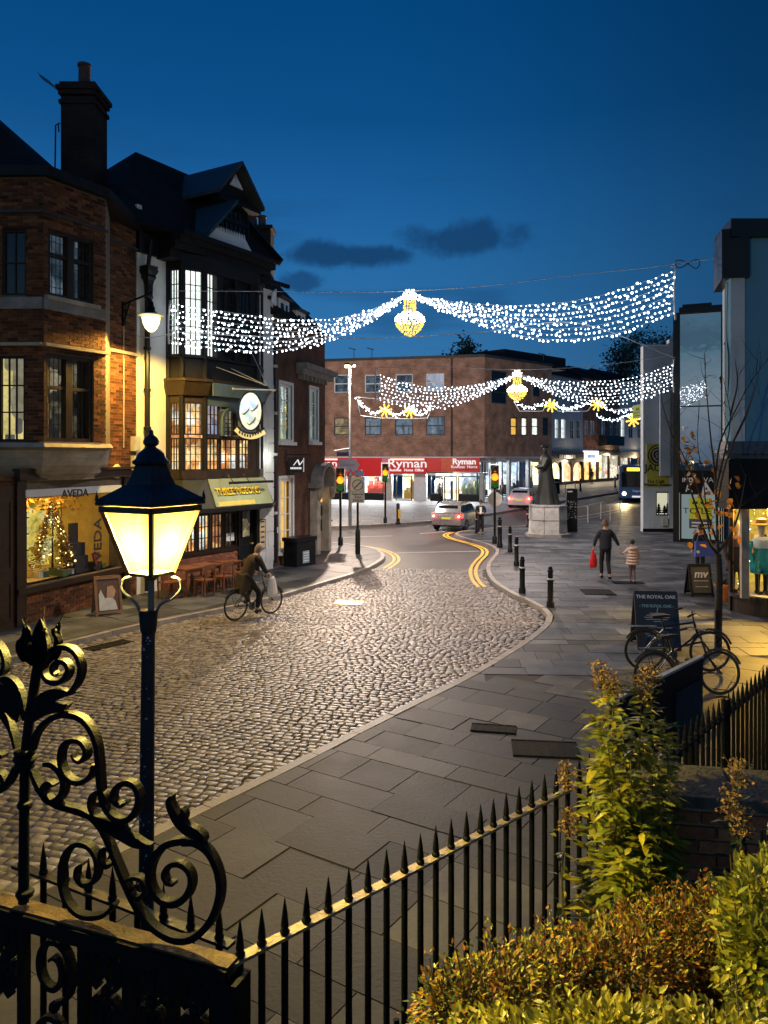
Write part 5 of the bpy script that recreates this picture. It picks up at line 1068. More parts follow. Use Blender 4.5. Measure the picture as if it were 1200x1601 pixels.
FWb = Face(V2(988, 42), V2(1005, 40.5)); b2 = thing('shop_banner', 'small green banner sticking out from the side of the white gable', 'banner', FWb.pt(.3, 6, 0), 'yellow banners'); MB().fb(FWb.s(989), FWb.s(1004.8), FWb.h(997, 654), FWb.h(997, 633), -.02, .02).build('banner_sheet', mat('green_banner', (.22, .30, .07), .6), b2, FWb)
lettering('JACK', FWb, b2, FWb.s(997), FWb.h(997, 640), .025, .2, lett_k); b = MB()
for y in (645, 650): b.fb(FWb.s(991), FWb.s(1003), FWb.h(997, y+.6), FWb.h(997, y-.6), .02, .026)
b.build('print_lines', lett_k, b2, FWb)
# ------------------------------------------------------------------ black glass corner tower
FG = Face(V2(1052, 34.5), (V2(1052, 34.5)[0]+.913*2.06, 34.5-.407*2.06)); gt = thing('glass_tower', 'black framed glass corner building that mirrors the dusk sky and lights', 'building', (14, 34.5, 0), 'buildings along the square')
x0, x1 = FG.s(1061), FG.s(1128); y1_, yb = FG.h(1095, 488), FG.h(1095, 736); mirror = glassmat('mirror_glass', rough=.004, refl=.80, clear=False, dark=(.012, .02, .025))
b = MB(); b.fb(0, x0, 0, FG.h(1056, 490), -1, .12); b.fb(x0, FG.L, y1_, FG.h(1095, 479), -1, .08); b.fb(x1, FG.L, 0, y1_, -1, .06); b.fb(FG.s(1066), FG.s(1112), FG.h(1090, 479), FG.h(1090, 474), -.9, -.1); b.build('black_frame', blackpaint, gt, FG)
hm = FG.h(1095, 635); MB().fb(x0, x1, hm+.03, y1_, -.2, -.05).build('glass_pane', mirror, gt, FG); MB().fb(x0, x1, yb, hm-.03, -.2, -.05).build('glass_pane', mirror, gt, FG)
b = MB(); b.fb(x0, x1, hm-.03, hm+.03, -.2, .0); b.frame(x0, x1, yb, y1_, .04, -.05, .01); b.build('pane_frame', lead, gt, FG)
MB().prism([(x, y, 0) for x, y in [(13.5, 35.45), (15.4, 34.6), (19.5, 46), (17.0, 46)]], (0, 0, y1_)).build('body_walls', blackpaint, gt)
hs0 = FG.h(1095, 770); sfm = mat('black_fascia', (.010, .010, .011), .6, 0, .2, 2, spec=.15); fa = MB().fb(x0, FG.L, hs0, yb, -.5, .10).build('shop_fascia', sfm, gt, FG)
lettering('INDE', FG, fa, FG.s(1077), FG.h(1077, 750.5), .11, .26, lett_white, bold=.004); lettering('VA', FG, fa, FG.s(1107), FG.h(1107, 750.5), .11, .30, lett_white, sx=1.1); lettering('A', FG, fa, FG.s(1106), FG.h(1106, 766), .11, .85, lett_white, shear=-.2, sx=.9, bold=.02); lettering('A', FG, fa, FG.s(1077), FG.h(1077, 764), .11, .45, lett_white, shear=-.2)
lw = FG.rect(1062, 771, 1127, 846); fr = window(FG, gt, lw, 2, 1, blackpaint, emit('pale_green_window', (.52, .60, .55), .42), -.1, .07, .05, .08, name='shop_window', back=.12)
MB().fb(x0, x1, 0, lw[2], -.3, .04).build('stallriser', blackpaint, gt, FG); MB().fb(x0, x1, lw[3], hs0, -.3, -.02).build('window_head', blackpaint, gt, FG)
tl = thing('to_let_board', 'bright yellow letting board fixed across the dark shop window', 'letting board', FG.pt(FG.s(1093), FG.h(1093, 800), .2)); a0, a1 = FG.s(1077), FG.s(1113)
MB().fb(a0, a1, FG.h(1095, 811), FG.h(1095, 779), .1, .16).build('board', mat('lime_board', (.62, .66, .03), .5, 0, .05, 2), tl, FG); MB().fb(a0, a1, FG.h(1095, 826), FG.h(1095, 811.3), .1, .17).build('agent_panel', mat('charcoal_board', (.07, .07, .09), .5), tl, FG)
lettering('TO LET', FG, tl, FG.s(1094), FG.h(1094, 799), .165, .36, lett_k, sx=1.2)
for x_ in (1082, 1087, 1095, 1101, 1105): MB().fb(FG.s(x_), FG.s(x_+3.4), FG.h(1095, 788), FG.h(1095, 784), .16, .168).build('print_block', lett_k, tl, FG)
for y in (817, 822): MB().fb(FG.s(1081), FG.s(1109), FG.h(1095, y+1), FG.h(1095, y-1), .17, .176).build('agent_lettering', lett_white, tl, FG)
# ------------------------------------------------------------------ white corner building with dress shop
FB = Face(V2(1142, 18.0), ((1142-600)/1200*18+9, 18.0)); FBc = Face(V2(1129, 19.4), V2(1142, 18.0))
ds = thing('dress_shop_building', 'large pale rendered corner building above a curved golden dress shop window', 'building', (12, 20, 0), 'buildings along the square')
hT, hw = FB.h(1170, 372), FB.h(1170, 690); MB().fb(0, FB.L, hw, hT, -.3, 0).build('wall', mat('dusk_blue_render', (.10, .27, .39), .85, 0, .1, .8, .12, 60), ds, FB)  # blue dusk light put into the white render's colour
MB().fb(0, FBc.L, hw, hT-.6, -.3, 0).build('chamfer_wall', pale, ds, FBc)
MB().prism([(x, y, hT) for x, y in [(8.08, 17.88), (17.2, 17.88), (17.2, 29), (13.4, 29), (8.35, 19.4)]], (0, 0, .42)).build('roof_fascia', blackpaint, ds); b = MB(); b.fb(-.1, FBc.L+.05, hT-.95, hT+.2, -.4, .2); b.build('corner_gutter', blackpaint, ds, FBc)
MB().prism([(x, y, 3.0) for x, y in [(8.25, 18.31), (17, 18.31), (17, 29), (13.6, 29), (8.8, 19.6)]], (0, 0, hT-3.02)).build('body_walls', pale, ds)
pipe(ds, [FBc.pt(FBc.L*.72, 4.4, .05), FBc.pt(FBc.L*.72, hT-1.0, .05)], .035, lead, 'downpipe'); pipe(ds, catmull([FBc.pt(FBc.L*.9, hT-1.0, .04), FBc.pt(FBc.L*.86, hT-2.2, .06), FBc.pt(FBc.L*.95, hT-3.0, .04), FBc.pt(FBc.L*.8, 4.5, .04)], 6), .012, blackpaint, 'cable')
for z_ in (5.2, 6.6): MB().box(FBc.L*.72-.05, FBc.L*.72+.05, -.1, .0, z_, z_+.05).build('pipe_clip', lead, ds, FBc)
hf0, hf1, hf2 = 2.70, FB.h(1170, 716), hw
b = MB(); b.fb(-.12, FB.L, hf1-.02, hf2, -.3, .10); b.fb(-.25, FB.L, hf1+.1, hf1+.18, -.3, .22); b.build('lead_flashing', mat('blue_lead', (.06, .075, .10), .5), ds, FB)
b = MB(); b.fb(-.15, FB.L, hf0, hf1-.03, -.4, .22); b.build('black_fascia', sfm, ds, FB); MB().fb(-.3, FBc.L, hf0+.02, hf1-.05, -.4, .1).build('black_fascia', sfm, ds, FBc)
curve = [(.45+.72*(1-math.cos(t)), -.95+.95*math.sin(t)) for t in [k/12*math.pi/2 for k in range(13)]]+[(FB.L, 0)]
MB().hexa([(.43, .97, 0), (1.26, 2.62, 0), (1.32, 2.62, 0), (.49, .95, 0)], [(.43, .97, 2.72), (1.26, 2.62, 2.72), (1.32, 2.62, 2.72), (.49, .95, 2.72)]).build('end_wall', cream_p, ds, FB)
def curved(name, m, z0, z1, o, th=.06, lip=0):
    b = MB()
    for i in range(len(curve)-1):
        (s0, d0), (s1, d1) = curve[i], curve[i+1]; tx, ty = s1-s0, d1-d0; l = math.hypot(tx, ty); nx, ny = -ty/l, tx/l
        f = lambda s_, d_, k: (s_+nx*k, -(d_+ny*k))
        p = [f(s0, d0, o-th), f(s1, d1, o-th), f(s1, d1, o), f(s0, d0, o)]; b.hexa([(x, y, z0) for x, y in p][::-1], [(x, y, z1) for x, y in p][::-1])
    return b.build(name, m, ds, FB)
curved('curved_plinth', mat('brown_plinth', (.03, .02, .018), .35, 0, .3, 4), 0, .50, .0, .12); curved('curved_sill', mat('brown_plinth', (.03, .02, .018)), .50, .58, .09, .2); curved('curved_glass', clear, .58, hf0, -.04, .008)
b = MB(); m0 = FB.s(1163, -.12); b.box(m0-.09, m0+.09, .06, .16, .58, hf0); b.build('window_mullion', mat('taupe_post', (.36, .30, .24), .5), ds, FB); b = MB(); b.box(.40, .47, .93, 1.02, .0, hf0); b.build('end_post', blackpaint, ds, FB)
bed = [(s_, -d_-.02+.1) for s_, d_ in curve]+[(FB.L, 2.6), (1.25, 2.6)]
MB().add([(x, y, .56) for x, y in bed], [tuple(range(len(bed)))]).build('window_bed', mat('white_window_bed', (.75, .72, .62), .6), ds, FB)
MB().add([(1.2, 2.5, .5), (FB.L, 2.5, .5), (FB.L, 2.5, 2.8), (1.2, 2.5, 2.8)], [(0, 1, 2, 3)]).build('back_wall', room('gold_dress_shop', [(1, .60, .07), (1, .68, .14), (.9, .5, .05), (.8, .45, .1)], .95, .8, .7, .5), ds, FB)
MB().add([(.4, -.05, 2.69), (FB.L, -.05, 2.69), (FB.L, 2.6, 2.69), (1.2, 2.6, 2.69)], [(3, 2, 1, 0)]).build('ceiling', cream_p, ds, FB)
r = random.Random(8); b = MB(); rail = MB()
for k in range(16): x = r.uniform(1.4, 4.5); b.box(x, x+.12, 1.9, 2.1, .9+r.random()*.2, 1.9)
b.build('hanging_clothes', goods[1], ds, FB, kind='stuff'); rail.box(1.3, 4.6, 1.98, 2.02, 1.95, 1.98); rail.build('clothes_rail', greybox, ds, FB)
b = MB()
for k in range(60): x = FB.s(1150)+.25*math.sin(k*.8)+R.uniform(-.5, .9); x = max(x, .8); b.ball((x, .9+R.random()*.5, .65+R.random()*1.8), .014, 5, 3)
b.build('fairy_lights', emit('fairy', (1, .95, .7), 8), ds, FB, kind='stuff')
for x, e_ in ((1.1, 60), (2.4, 80), (4.5, 50)): lamp('window_light', 'POINT', FB.pt(x, 2.5, -.75), e_, (1, .60, .13), ds, .12)
p_ = FB.pt(1.1, 2.62, -.30); lamp('window_spot', 'SPOT', None, 1700, (1, .50, .07), ds, .08, Matrix.Translation(p_) @ (Vector((-.62, -.62, -.62)).to_track_quat('-Z', 'Y').to_matrix().to_4x4()), math.radians(120), .6)
# mannequins
teal = mat('teal_velvet', (.015, .30, .32), .5, 0, .3, 5); skinm = mat('mannequin', (.55, .42, .32), .4); feather = mat('pale_feathers', (.75, .85, .85), .7)
def mannequin(label, px, d, dress, top, hat):
    a = FB.s(px, -d); c = FB.pt(a, .57, -d); t = thing('mannequin', label, 'mannequin', c, 'shop window mannequins'); q = Vector((c.x, c.y, 0))
    b = MB(); b.lathe([(.05, 1.42), (.055, 1.5), (.075, 1.56), (.095, 1.66), (.09, 1.75), (.05, 1.82), (.001, 1.83)], 12, (c.x, c.y, .57-.05)); b.build('head', skinm, t, smooth=True)
    b = MB(); b.lathe([(.19, .55), (.24, .60), (.25, .8), (.21, 1.0), (.17, 1.08), (.19, 1.2), (.2, 1.33), (.10, 1.42), (.05, 1.44)], 20, (c.x, c.y, .52), 0, 1.1, .75)
    for k, v in enumerate(b.v): 
        ang_ = (k % 20)/20*6.28; f_ = 1+.09*math.sin(ang_*7)*max(0, (1.7-v[2])); b.v[k] = (c.x+(v[0]-c.x)*f_, c.y+(v[1]-c.y)*f_, v[2])
    b.build('dress', dress, t, smooth=True)
    b = MB(); b.lathe([(.20, 1.16), (.235, 1.25), (.21, 1.36), (.08, 1.43)], 14, (c.x, c.y, .53), 0, 1.1, .8); b.build('shoulder_cape', top, t, smooth=True)
    b = MB(); f_ = random.Random(3)
    for k in range(220): an = f_.random()*6.28; leafquad(b, Vector((c.x+math.cos(an)*.25, c.y+math.sin(an)*.19, 1.13+f_.uniform(-.06, .06))), .04, f_)
    b.build('feather_hem', dress, t, kind='stuff')
    for sx in (-1, 1):
        MB().tube([(c.x+sx*.26, c.y, 1.85), (c.x+sx*.31, c.y-.02, 1.6), (c.x+sx*.28, c.y-.1, 1.36)], [.06, .055, .04], 8).build('sleeve', dress, t, smooth=True)
        MB().tube([(c.x+sx*.09, c.y, 1.2), (c.x+sx*.1, c.y, .9), (c.x+sx*.1, c.y, .6)], [.075, .06, .05], 8).build('boot', blackpaint, t, smooth=True); MB().cb((c.x+sx*.1, c.y-.06, .61), .09, .24, .07).build('boot_foot', blackpaint, t)
    if hat: MB().lathe([(.26, .0), (.25, .02), (.13, .05), (.12, .14), (.05, .17), (.001, .17)], 16, (c.x, c.y, 2.25)).build('hat', mat('brown_felt', (.25, .15, .07), .8), t, smooth=True)
mannequin('mannequin in a feather trimmed teal dress and brown hat in the golden shop window', 1190, .75, teal, feather, True)
mannequin('mannequin in dark clothes behind the pale post of the golden shop window', 1151, 1.1, mat('dark_knit', (.05, .03, .035), .8), mat('rose_knit', (.35, .15, .15), .8), False)
# ------------------------------------------------------------------ festive light curtains over the street
bulb_w = emit('bulb_white', (.80, .91, 1), 9); bulb_g = emit('bulb_gold', (1, .60, .08), 2.4); bulb_c = emit('bulb_cream', (1, .93, .68), 9); wire_m = mat('silver_wire', (.45, .47, .5), .4)
for m in (bulb_g, bulb_c): m.cycles.emission_sampling = 'NONE'
def w3(p, dY=0): return W(p[0], p[1], p[2]+dY)
def along(line, t):
    L = [0]
    for i in range(len(line)-1): L.append(L[-1]+(line[i+1]-line[i]).length)
    x = t*L[-1]
    for i in range(len(line)-1):
        if x <= L[i+1] or i == len(line)-2: return line[i].lerp(line[i+1], (x-L[i])/max(L[i+1]-L[i], 1e-6))
def light_curtain(label, top, bot, ns, nb, rb, seed, wm=bulb_w, group='festive light curtains'):
    r = random.Random(seed); A = catmull([w3(p) for p in top], 10); B = catmull([w3(p) for p in bot], 10); mid = along(A, .5)
    t = thing('light_curtain', label, 'festive lights', mid, group); bm = MB()
    for k in range(ns):
        f = k/(ns-1); ln = [along(A, j/30).lerp(along(B, j/30), f)+Vector((0, r.uniform(-.05, .05), 0)) for j in range(31)]
        MB().tube(ln, .006, 4).build('wire', wire_m, t)
        n = int(nb*r.uniform(.92, 1.06)); ph = r.random()
        for j in range(n):
            q = along(ln, min((j+ph)/n, 1)); q = q+Vector((r.gauss(0, .02), r.gauss(0, .04), r.gauss(-.03, .022))); s_ = rb*r.choice((.55, .75, .9, 1, 1.2)); bm.ball(q, s_, 5, 4)
    bm.build('bulbs', wm, t, kind='stuff'); return t
light_curtain('broad curtain of white bulbs from the chandelier across to the white corner building', [(655, 463, 21), (720, 473, 20.9), (800, 478, 20.7), (900, 470, 20.4), (980, 450, 20.2), (1054, 424, 20)], [(655, 468, 21), (720, 496, 20.9), (800, 522, 20.7), (870, 531, 20.5), (960, 522, 20.2), (1054, 488, 20)], 8, 58, .027, 1)
light_curtain('curtain of white bulbs sagging from the chandelier back to the timber pub', [(628, 462, 21), (570, 488, 21.2), (500, 500, 21.3), (420, 497, 21.4), (340, 486, 21.4), (268, 476, 21.4)], [(628, 468, 21), (570, 507, 21.2), (500, 535, 21.3), (420, 549, 21.4), (340, 545, 21.4), (268, 535, 21.4)], 8, 58, .027, 2)
light_curtain('farther curtain of white bulbs in front of the brick block windows', [(592, 586, 33), (650, 602, 33), (700, 606, 33), (750, 600, 33), (800, 588, 33)], [(592, 626, 33), (650, 638, 33), (690, 637, 33), (740, 622, 33), (800, 592, 33)], 8, 34, .029, 3)
light_curtain('farther curtain of white bulbs ending on the glass tower frame', [(818, 587, 33), (870, 596, 33), (930, 596, 33), (990, 590, 33), (1050, 570, 33)], [(818, 591, 33), (870, 618, 33), (930, 632, 33), (990, 627, 33), (1050, 608, 33)], 8, 36, .029, 4)
def chandelier(label, px, y0, Y, power, sc=1.0):
    t = thing('chandelier', label, 'festive lights', W(px, y0, Y), 'hanging bulb chandeliers'); k = Y/1200; c = W(px, y0, Y); r = random.Random(int(px))
    parts = {'crown': (bulb_c, [(0, .0, .10), (.09, .06, .16), (.14, .0, .18), (.2, .0, .16)]), 'neck': (bulb_g, [(x, 0, .155) for x in (.27, .34, .41, .48, .55)]), 'rim': (bulb_c, [(.62, 0, .22), (.68, 0, .32), (.75, 0, .385), (.82, 0, .385)]), 'bowl': (bulb_g, [(.9, 0, .37), (.97, 0, .34), (1.04, 0, .29), (1.11, 0, .22), (1.18, 0, .13), (1.23, 0, .04)])}
    for nm, (m, rings) in parts.items():
        b = MB()
        for dz, o, rad in rings:
            n = max(3, int(rad*2*math.pi/.085))
            for j in range(n): an = j/n*6.283+dz*9; b.ball(c+Vector((math.cos(an)*rad, math.sin(an)*rad, -dz))*sc+Vector((r.gauss(0, .008), r.gauss(0, .008), r.gauss(0, .01))), .027*sc*r.uniform(.7, 1.2), 5, 4)
        b.build(nm, m, t, kind='stuff')
    b = MB()
    for z, rad in ((.16, .16), (.5, .14), (.75, .37), (1.0, .3)): b.tube([c+Vector((math.cos(a)*rad, math.sin(a)*rad, -z))*sc for a in [x*math.pi/8 for x in range(17)]], .01, 4)
    for q in range(6): an = q*math.pi/3; b.tube([c+Vector((math.cos(an)*r_, math.sin(an)*r_, -z))*sc for z, r_ in ((.1, .1), (.5, .13), (.75, .36), (1.1, .2), (1.23, .02))], .008, 4)
    b.build('wire_frame', wire_m, t); lamp('chandelier_light', 'SPOT', c+Vector((0, -.0, -1.45))*sc, power, (1, .85, .76), t, .22*sc, None, math.radians(158), .6); return t
chandelier('near gold and white bulb chandelier hung over the middle of the street', 640, 455, 21, 1900); chandelier('farther gold and white bulb chandelier in front of the brick block corner', 808, 580, 33, 2000, 1.05)
def crosswire(label, pts, r=.009, curl=None):
    t = thing('span_wire', label, 'wire', w3(pts[0]), 'wires across the street'); L = catmull([w3(p) for p in pts], 8); MB().tube(L, r, 5).build('wire', wire_m, t)
    if curl:
        c = w3(curl); MB().tube([c+Vector((.32*math.sin(a), .04*math.cos(a*3), .11*math.sin(2*a))) for a in [x*6.283/24 for x in range(25)]], .014, 5).build('slack_coil', lead, t)
    return t
crosswire('upper span wire from the pub over the chandelier to the pale corner building', [(268, 455, 21.5), (440, 456, 21.3), (560, 457, 21.1), (640, 455, 21), (760, 447, 20.8), (900, 430, 20.4), (1000, 420, 20.1), (1060, 412, 20), (1129, 403, 19.3)], .010, (1074, 413, 20))
crosswire('lower dark span wire passing under the chandelier', [(268, 519, 21.5), (420, 527, 21.3), (560, 529, 21.1), (640, 527, 21), (760, 519, 20.8), (900, 505, 20.6), (1055, 560, 20)], .011)
crosswire('far span wire above the farther curtain of bulbs', [(590, 575, 33), (700, 574, 33), (808, 578, 33), (930, 572, 33), (1052, 556, 33.5)], .012)
crosswire('pair wire stretched below the bracket lamp on the white wall', [(214, 525, 20.8), (235, 528, 21), (268, 522, 21.4)], .012)
def endpole(label, p, q, n):
    t = thing('curtain_spreader', label, 'spreader bar', w3(p), 'spreader bars'); MB().tube(catmull([w3(p), w3(((p[0]+q[0])/2-2, (p[1]+q[1])/2, p[2])), w3(q)], 5), .028, 6).build('bar', wire_m, t, smooth=True); b = MB(); P, Q = w3(p), w3(q)
    for k in range(n): c = P.lerp(Q, .08+.84*k/(n-1)); b.tube([c, c+Vector((-.13 if p[0] > 900 else .13, 0, 0))], .01, 4)
    b.build('hooks', wire_m, t, kind='stuff')
endpole('curved pale spreader bar at the right end of the near curtain of bulbs', (1056, 410, 20), (1055, 500, 20), 9); endpole('pale spreader bar at the pub end of the near curtain', (266, 470, 21.4), (264, 538, 21.4), 8)
endpole('spreader bar at the brick block end of the farther curtain', (588, 574, 33), (588, 630, 33), 9); endpole('spreader bar against the glass tower frame', (1053, 562, 33), (1053, 614, 33), 9)
def garland(label, pts, stars, Y, frame, nb=60, sc=1.0):
    t = thing('star_garland', label, 'festive lights', W(pts[0][0], pts[0][1], Y), 'garlands with gold stars'); ln = catmull([W(p[0], p[1], Y) for p in pts], 8); b = MB(); r = random.Random(int(Y))
    for j in range(nb*2): q = along(ln, (j+.5)/nb/2)+Vector((r.gauss(0, .05), r.gauss(0, .05), r.gauss(0, .07))); b.ball(q, .035*sc*r.uniform(.7, 1.2), 5, 3)
    b.build('bulbs', bulb_w, t, kind='stuff')
    if frame: MB().tube([W(p[0], p[1], Y) for p in frame], .022, 5).build('white_frame', whitepaint, t)
    for sx, sy in stars:
        c = W(sx, sy, Y); b = MB(); k = Y/1200
        for j in range(8):
            an = j*math.pi/4+.2
            for q in range(4): rad = (.0+q*.105)*sc*Y/40; b.ball(c+Vector((math.cos(an)*rad, r.gauss(0, .03), math.sin(an)*rad)), .055*sc*Y/40, 5, 4)
        b.build('star', bulb_g, t, kind='stuff')
    return t
garland('garland in a white frame with two gold stars near the tall street lamp', [(558, 624), (572, 640), (588, 646), (600, 640), (620, 650), (640, 640), (660, 648), (674, 632)], [(602, 642), (641, 643)], 40, [(557, 621), (563, 650), (595, 654), (612, 654), (632, 655), (668, 654), (677, 632), (557, 621)], 60)
garland('garland with a single gold star right of the farther chandelier', [(800, 622), (820, 638), (845, 634), (860, 628), (885, 640), (905, 634)], [(861, 634)], 45, [(803, 628), (812, 643), (848, 643), (858, 627), (872, 643), (906, 644)], 40)
garland('garland with a gold star in front of the far brick houses', [(880, 640), (905, 636), (932, 628), (950, 640), (972, 644), (1000, 634)], [(933, 632)], 50, [(880, 643), (918, 643), (932, 625), (952, 642), (1000, 636)], 44)
garland('farthest garland with a drooping gold star beside the white gable', [(930, 648), (948, 656), (965, 656), (985, 648), (1004, 656)], [(989, 657)], 55, None, 34)
# ------------------------------------------------------------------ street furniture
tlamp = [emit('amber_lens', (1, .15, .008), 5), emit('green_lens', (.10, .6, .12), .16)]; black = blackpaint
def traffic_light(label, px, by, px_head=0, htop=3.35, yaw=0, power=45):
    g = G(px, by, .12); t = thing('traffic_light', label, 'traffic light', (0, 0, 0), 'traffic lights at the crossing')
    MB().tube([(0, 0, 0), (0, 0, htop-1.0)], .055, 10).build('pole', black, t, smooth=True); MB().lathe([(.11, 0), (.11, .3), (.06, .36)], 10).build('pole_base', black, t, smooth=True)
    b = MB(); b.box(-.17, .17, -.06, .14, htop-1.0, htop); b.build('signal_head', black, t); b = MB(); b.frame(-.24, .24, htop-1.06, htop+.07, .05, -.10, -.08) ; b.build('backing_board', whitepaint, t)
    for k, (dz, m) in enumerate(((.18, blackpaint), (.5, tlamp[0]), (.82, tlamp[1]))):
        z = htop-dz; MB().lathe([(.001, .08), (.08, .075), (.14, .045), (.155, 0)], 16, (0, 0, 0)).build('lens', m, t, M=Matrix.Translation((0, -.06, z)) @ Matrix.Rotation(math.pi/2, 4, 'X'), smooth=True)
        hd = MB(); n = 8
        for j in range(n): a, c = math.pi*j/n, math.pi*(j+1)/n; hd.hexa([(math.cos(a)*.13, -.06, z+math.sin(a)*.13), (math.cos(c)*.13, -.06, z+math.sin(c)*.13), (math.cos(c)*.12, -.06, z+math.sin(c)*.12), (math.cos(a)*.12, -.06, z+math.sin(a)*.12)], [(math.cos(a)*.13, -.22, z+math.sin(a)*.13), (math.cos(c)*.13, -.22, z+math.sin(c)*.13), (math.cos(c)*.12, -.22, z+math.sin(c)*.12), (math.cos(a)*.12, -.22, z+math.sin(a)*.12)])
        hd.build('visor', black, t)
    lamp('amber_light', 'POINT', (0, -.38, htop-.52), power, (1, .30, .03), t, .08); return place(t, g, yaw)
traffic_light('traffic light lit amber beside the zone sign at the shopfront corner', 532, 852, htop=3.3, yaw=-.12); traffic_light('traffic light lit amber across the road in front of the red shop', 602, 818, htop=3.38, yaw=-.1); traffic_light('traffic light lit amber beside the man standing on the square', 773, 850, htop=3.42, yaw=.05)
t = thing('round_road_sign', 'grey round back of a road sign on the traffic light post by the standing man', 'road sign', G(772, 849, 2.2)); c = G(772, 849, .12); MB().lathe([(.32, -.015), (.32, .015)], 20).build('disc', greybox, t, M=Matrix.Translation((c.x+.05, c.y+.1, 2.05)) @ Matrix.Rotation(math.pi/2, 4, 'X')); MB().tube([(c.x+.05, c.y+.07, 2.05), (c.x, c.y, 2.05)], .02, 5).build('clamp', lead, t)
# zone sign
g = G(559, 866, .12); t = thing('zone_sign', 'white square sign with a struck out circle and the word ends on a dark post', 'road sign', g)
MB().tube([(g.x, g.y, .12), (g.x, g.y, 2.9)], .045, 8).build('post', black, t, smooth=True); MB().lathe([(.10, 0), (.10, .9), (.05, 1.0)], 10, (g.x, g.y, .12)).build('post_base', black, t, smooth=True)
FZ = Face((g.x-.27, g.y-.06), (g.x+.27, g.y-.05)); z0, z1 = 2.12, 3.14; pl_ = MB().fb(0, .54, z0, z1, 0, .02).build('plate', mat('sign_white', (.42, .40, .38), .5), t, FZ); dk = mat('sign_grey_print', (.08, .07, .07), .5)
MB().strap([(.27+.2*math.cos(a), 2.82+.2*math.sin(a)) for a in [k*math.pi/12 for k in range(25)]], .035, .02, .026, 1, False).build('ring', dk, pl_, FZ); MB().strap([(.15, 2.71), (.39, 2.93)], .06, .02, .027, 1, False).build('strike_bar', dk, pl_, FZ); MB().fb(.02, .52, 2.54, 2.56, .02, .026).build('divider', dk, pl_, FZ)
for s_, z, k in (('Pedestrian', 2.46, .11), ('Zone', 2.35, .12), ('ENDS', 2.21, .16)): lettering(s_, FZ, pl_, .27, z, .024, k, dk, bold=.004)
t = thing('blue_sign_cap', 'small tilted blue sign back on top of the zone sign post', 'road sign', (g.x, g.y, 3.2)); MB().hexa([(g.x-.15, g.y-.1, 3.18), (g.x+.22, g.y-.1, 3.2), (g.x+.22, g.y+.1, 3.2), (g.x-.15, g.y+.1, 3.18)], [(g.x-.12, g.y-.02, 3.38), (g.x+.2, g.y-.02, 3.4), (g.x+.2, g.y+.1, 3.4), (g.x-.12, g.y+.1, 3.38)]).build('housing', mat('blue_grey_metal', (.12, .2, .35), .4), t); MB().tube([(g.x, g.y, 2.9), (g.x, g.y, 3.2)], .03, 6).build('bracket', black, t)
# tall lamp with direction sign
g = G(547, 823, .12); t = thing('tall_street_lamp', 'tall slender street lamp with a glowing head in front of the brick block', 'street lamp', g); ht = W(547, 572, g.y).z
MB().tube([(g.x, g.y, .12), (g.x, g.y, 2.2), (g.x, g.y, ht)], [.10, .085, .05], 10).build('column', mat('galvanised', (.35, .36, .34), .5), t, smooth=True)
b = MB(); b.box(g.x-.28, g.x-.02, g.y-.45, g.y+.15, ht-.02, ht+.1); b.tube([(g.x, g.y, ht-.1), (g.x+.22, g.y-.1, ht+.0)], .02, 5); b.build('lamp_head', black, t); MB().box(g.x-.27, g.x-.03, g.y-.44, g.y+.1, ht-.09, ht-.021).build('lamp_lens', emit('lamp_lens', (1, .8, .35), 30), t); MB().ball((g.x+.24, g.y-.1, ht-.02), .07, 8, 5).build('floodlight', emit('flood_lens', (1, .9, .8), 12), t); lamp('lamp_light', 'POINT', (g.x-.15, g.y-.2, ht-.3), 9500, (1, .79, .62), t, .15)
def board_at(name, label, cat, poly_px, Y, th, m, border=None):
    F = Face(V2(poly_px[0][0]-5, Y), V2(poly_px[0][0]+5, Y)); pts = [(F.s(x), F.h(x, y)) for x, y in poly_px]; t = thing(name, label, cat, F.pt(*pts[0])); MB().fprism(pts, 0, th).build('plate', m, t, F); return t, F, pts
t, F, p = board_at('direction_sign', 'white arrow shaped direction sign on the tall lamp column', 'road sign', [(529, 737), (529, 718), (556, 718), (562, 727), (556, 737)][::-1], 41.6, .03, mat('white_sign', (.6, .62, .65), .5)); MB().fb(F.s(531), F.s(555), F.h(540, 728), F.h(540, 726.6), .03, .036).build('fold_line', greybox, t, F)
t, F, p = board_at('street_name_sign', 'small blue plate above the white arrow sign', 'road sign', [(526, 713), (526, 707), (545, 707), (545, 713)][::-1], 41.6, .03, mat('navy_sign', (.06, .1, .2), .5)); MB().tube([(F.pt(F.s(522), F.h(522, 705), 0)), F.pt(F.s(546), F.h(546, 701), 0)], .03, 5).build('arm', whitepaint, t)
t, F, p = board_at('warning_sign', 'red bordered triangular warning sign seen beside the zone sign', 'road sign', [(542.5, 745), (547.5, 733), (553.5, 745)][::-1], 40.5, .03, mat('red_border', (.6, .04, .03), .5)); MB().fprism([(F.s(544.5), F.h(547, 743.8)), (F.s(551.5), F.h(547, 743.8)), (F.s(547.6), F.h(547, 736))][::1], .03, .04).build('white_face', whitepaint, t, F); MB().fb(F.s(543), F.s(549), F.h(546, 766), F.h(546, 746), 0, .03).build('chevron_plate', mat('pink_plate', (.65, .4, .38), .5), t, F)
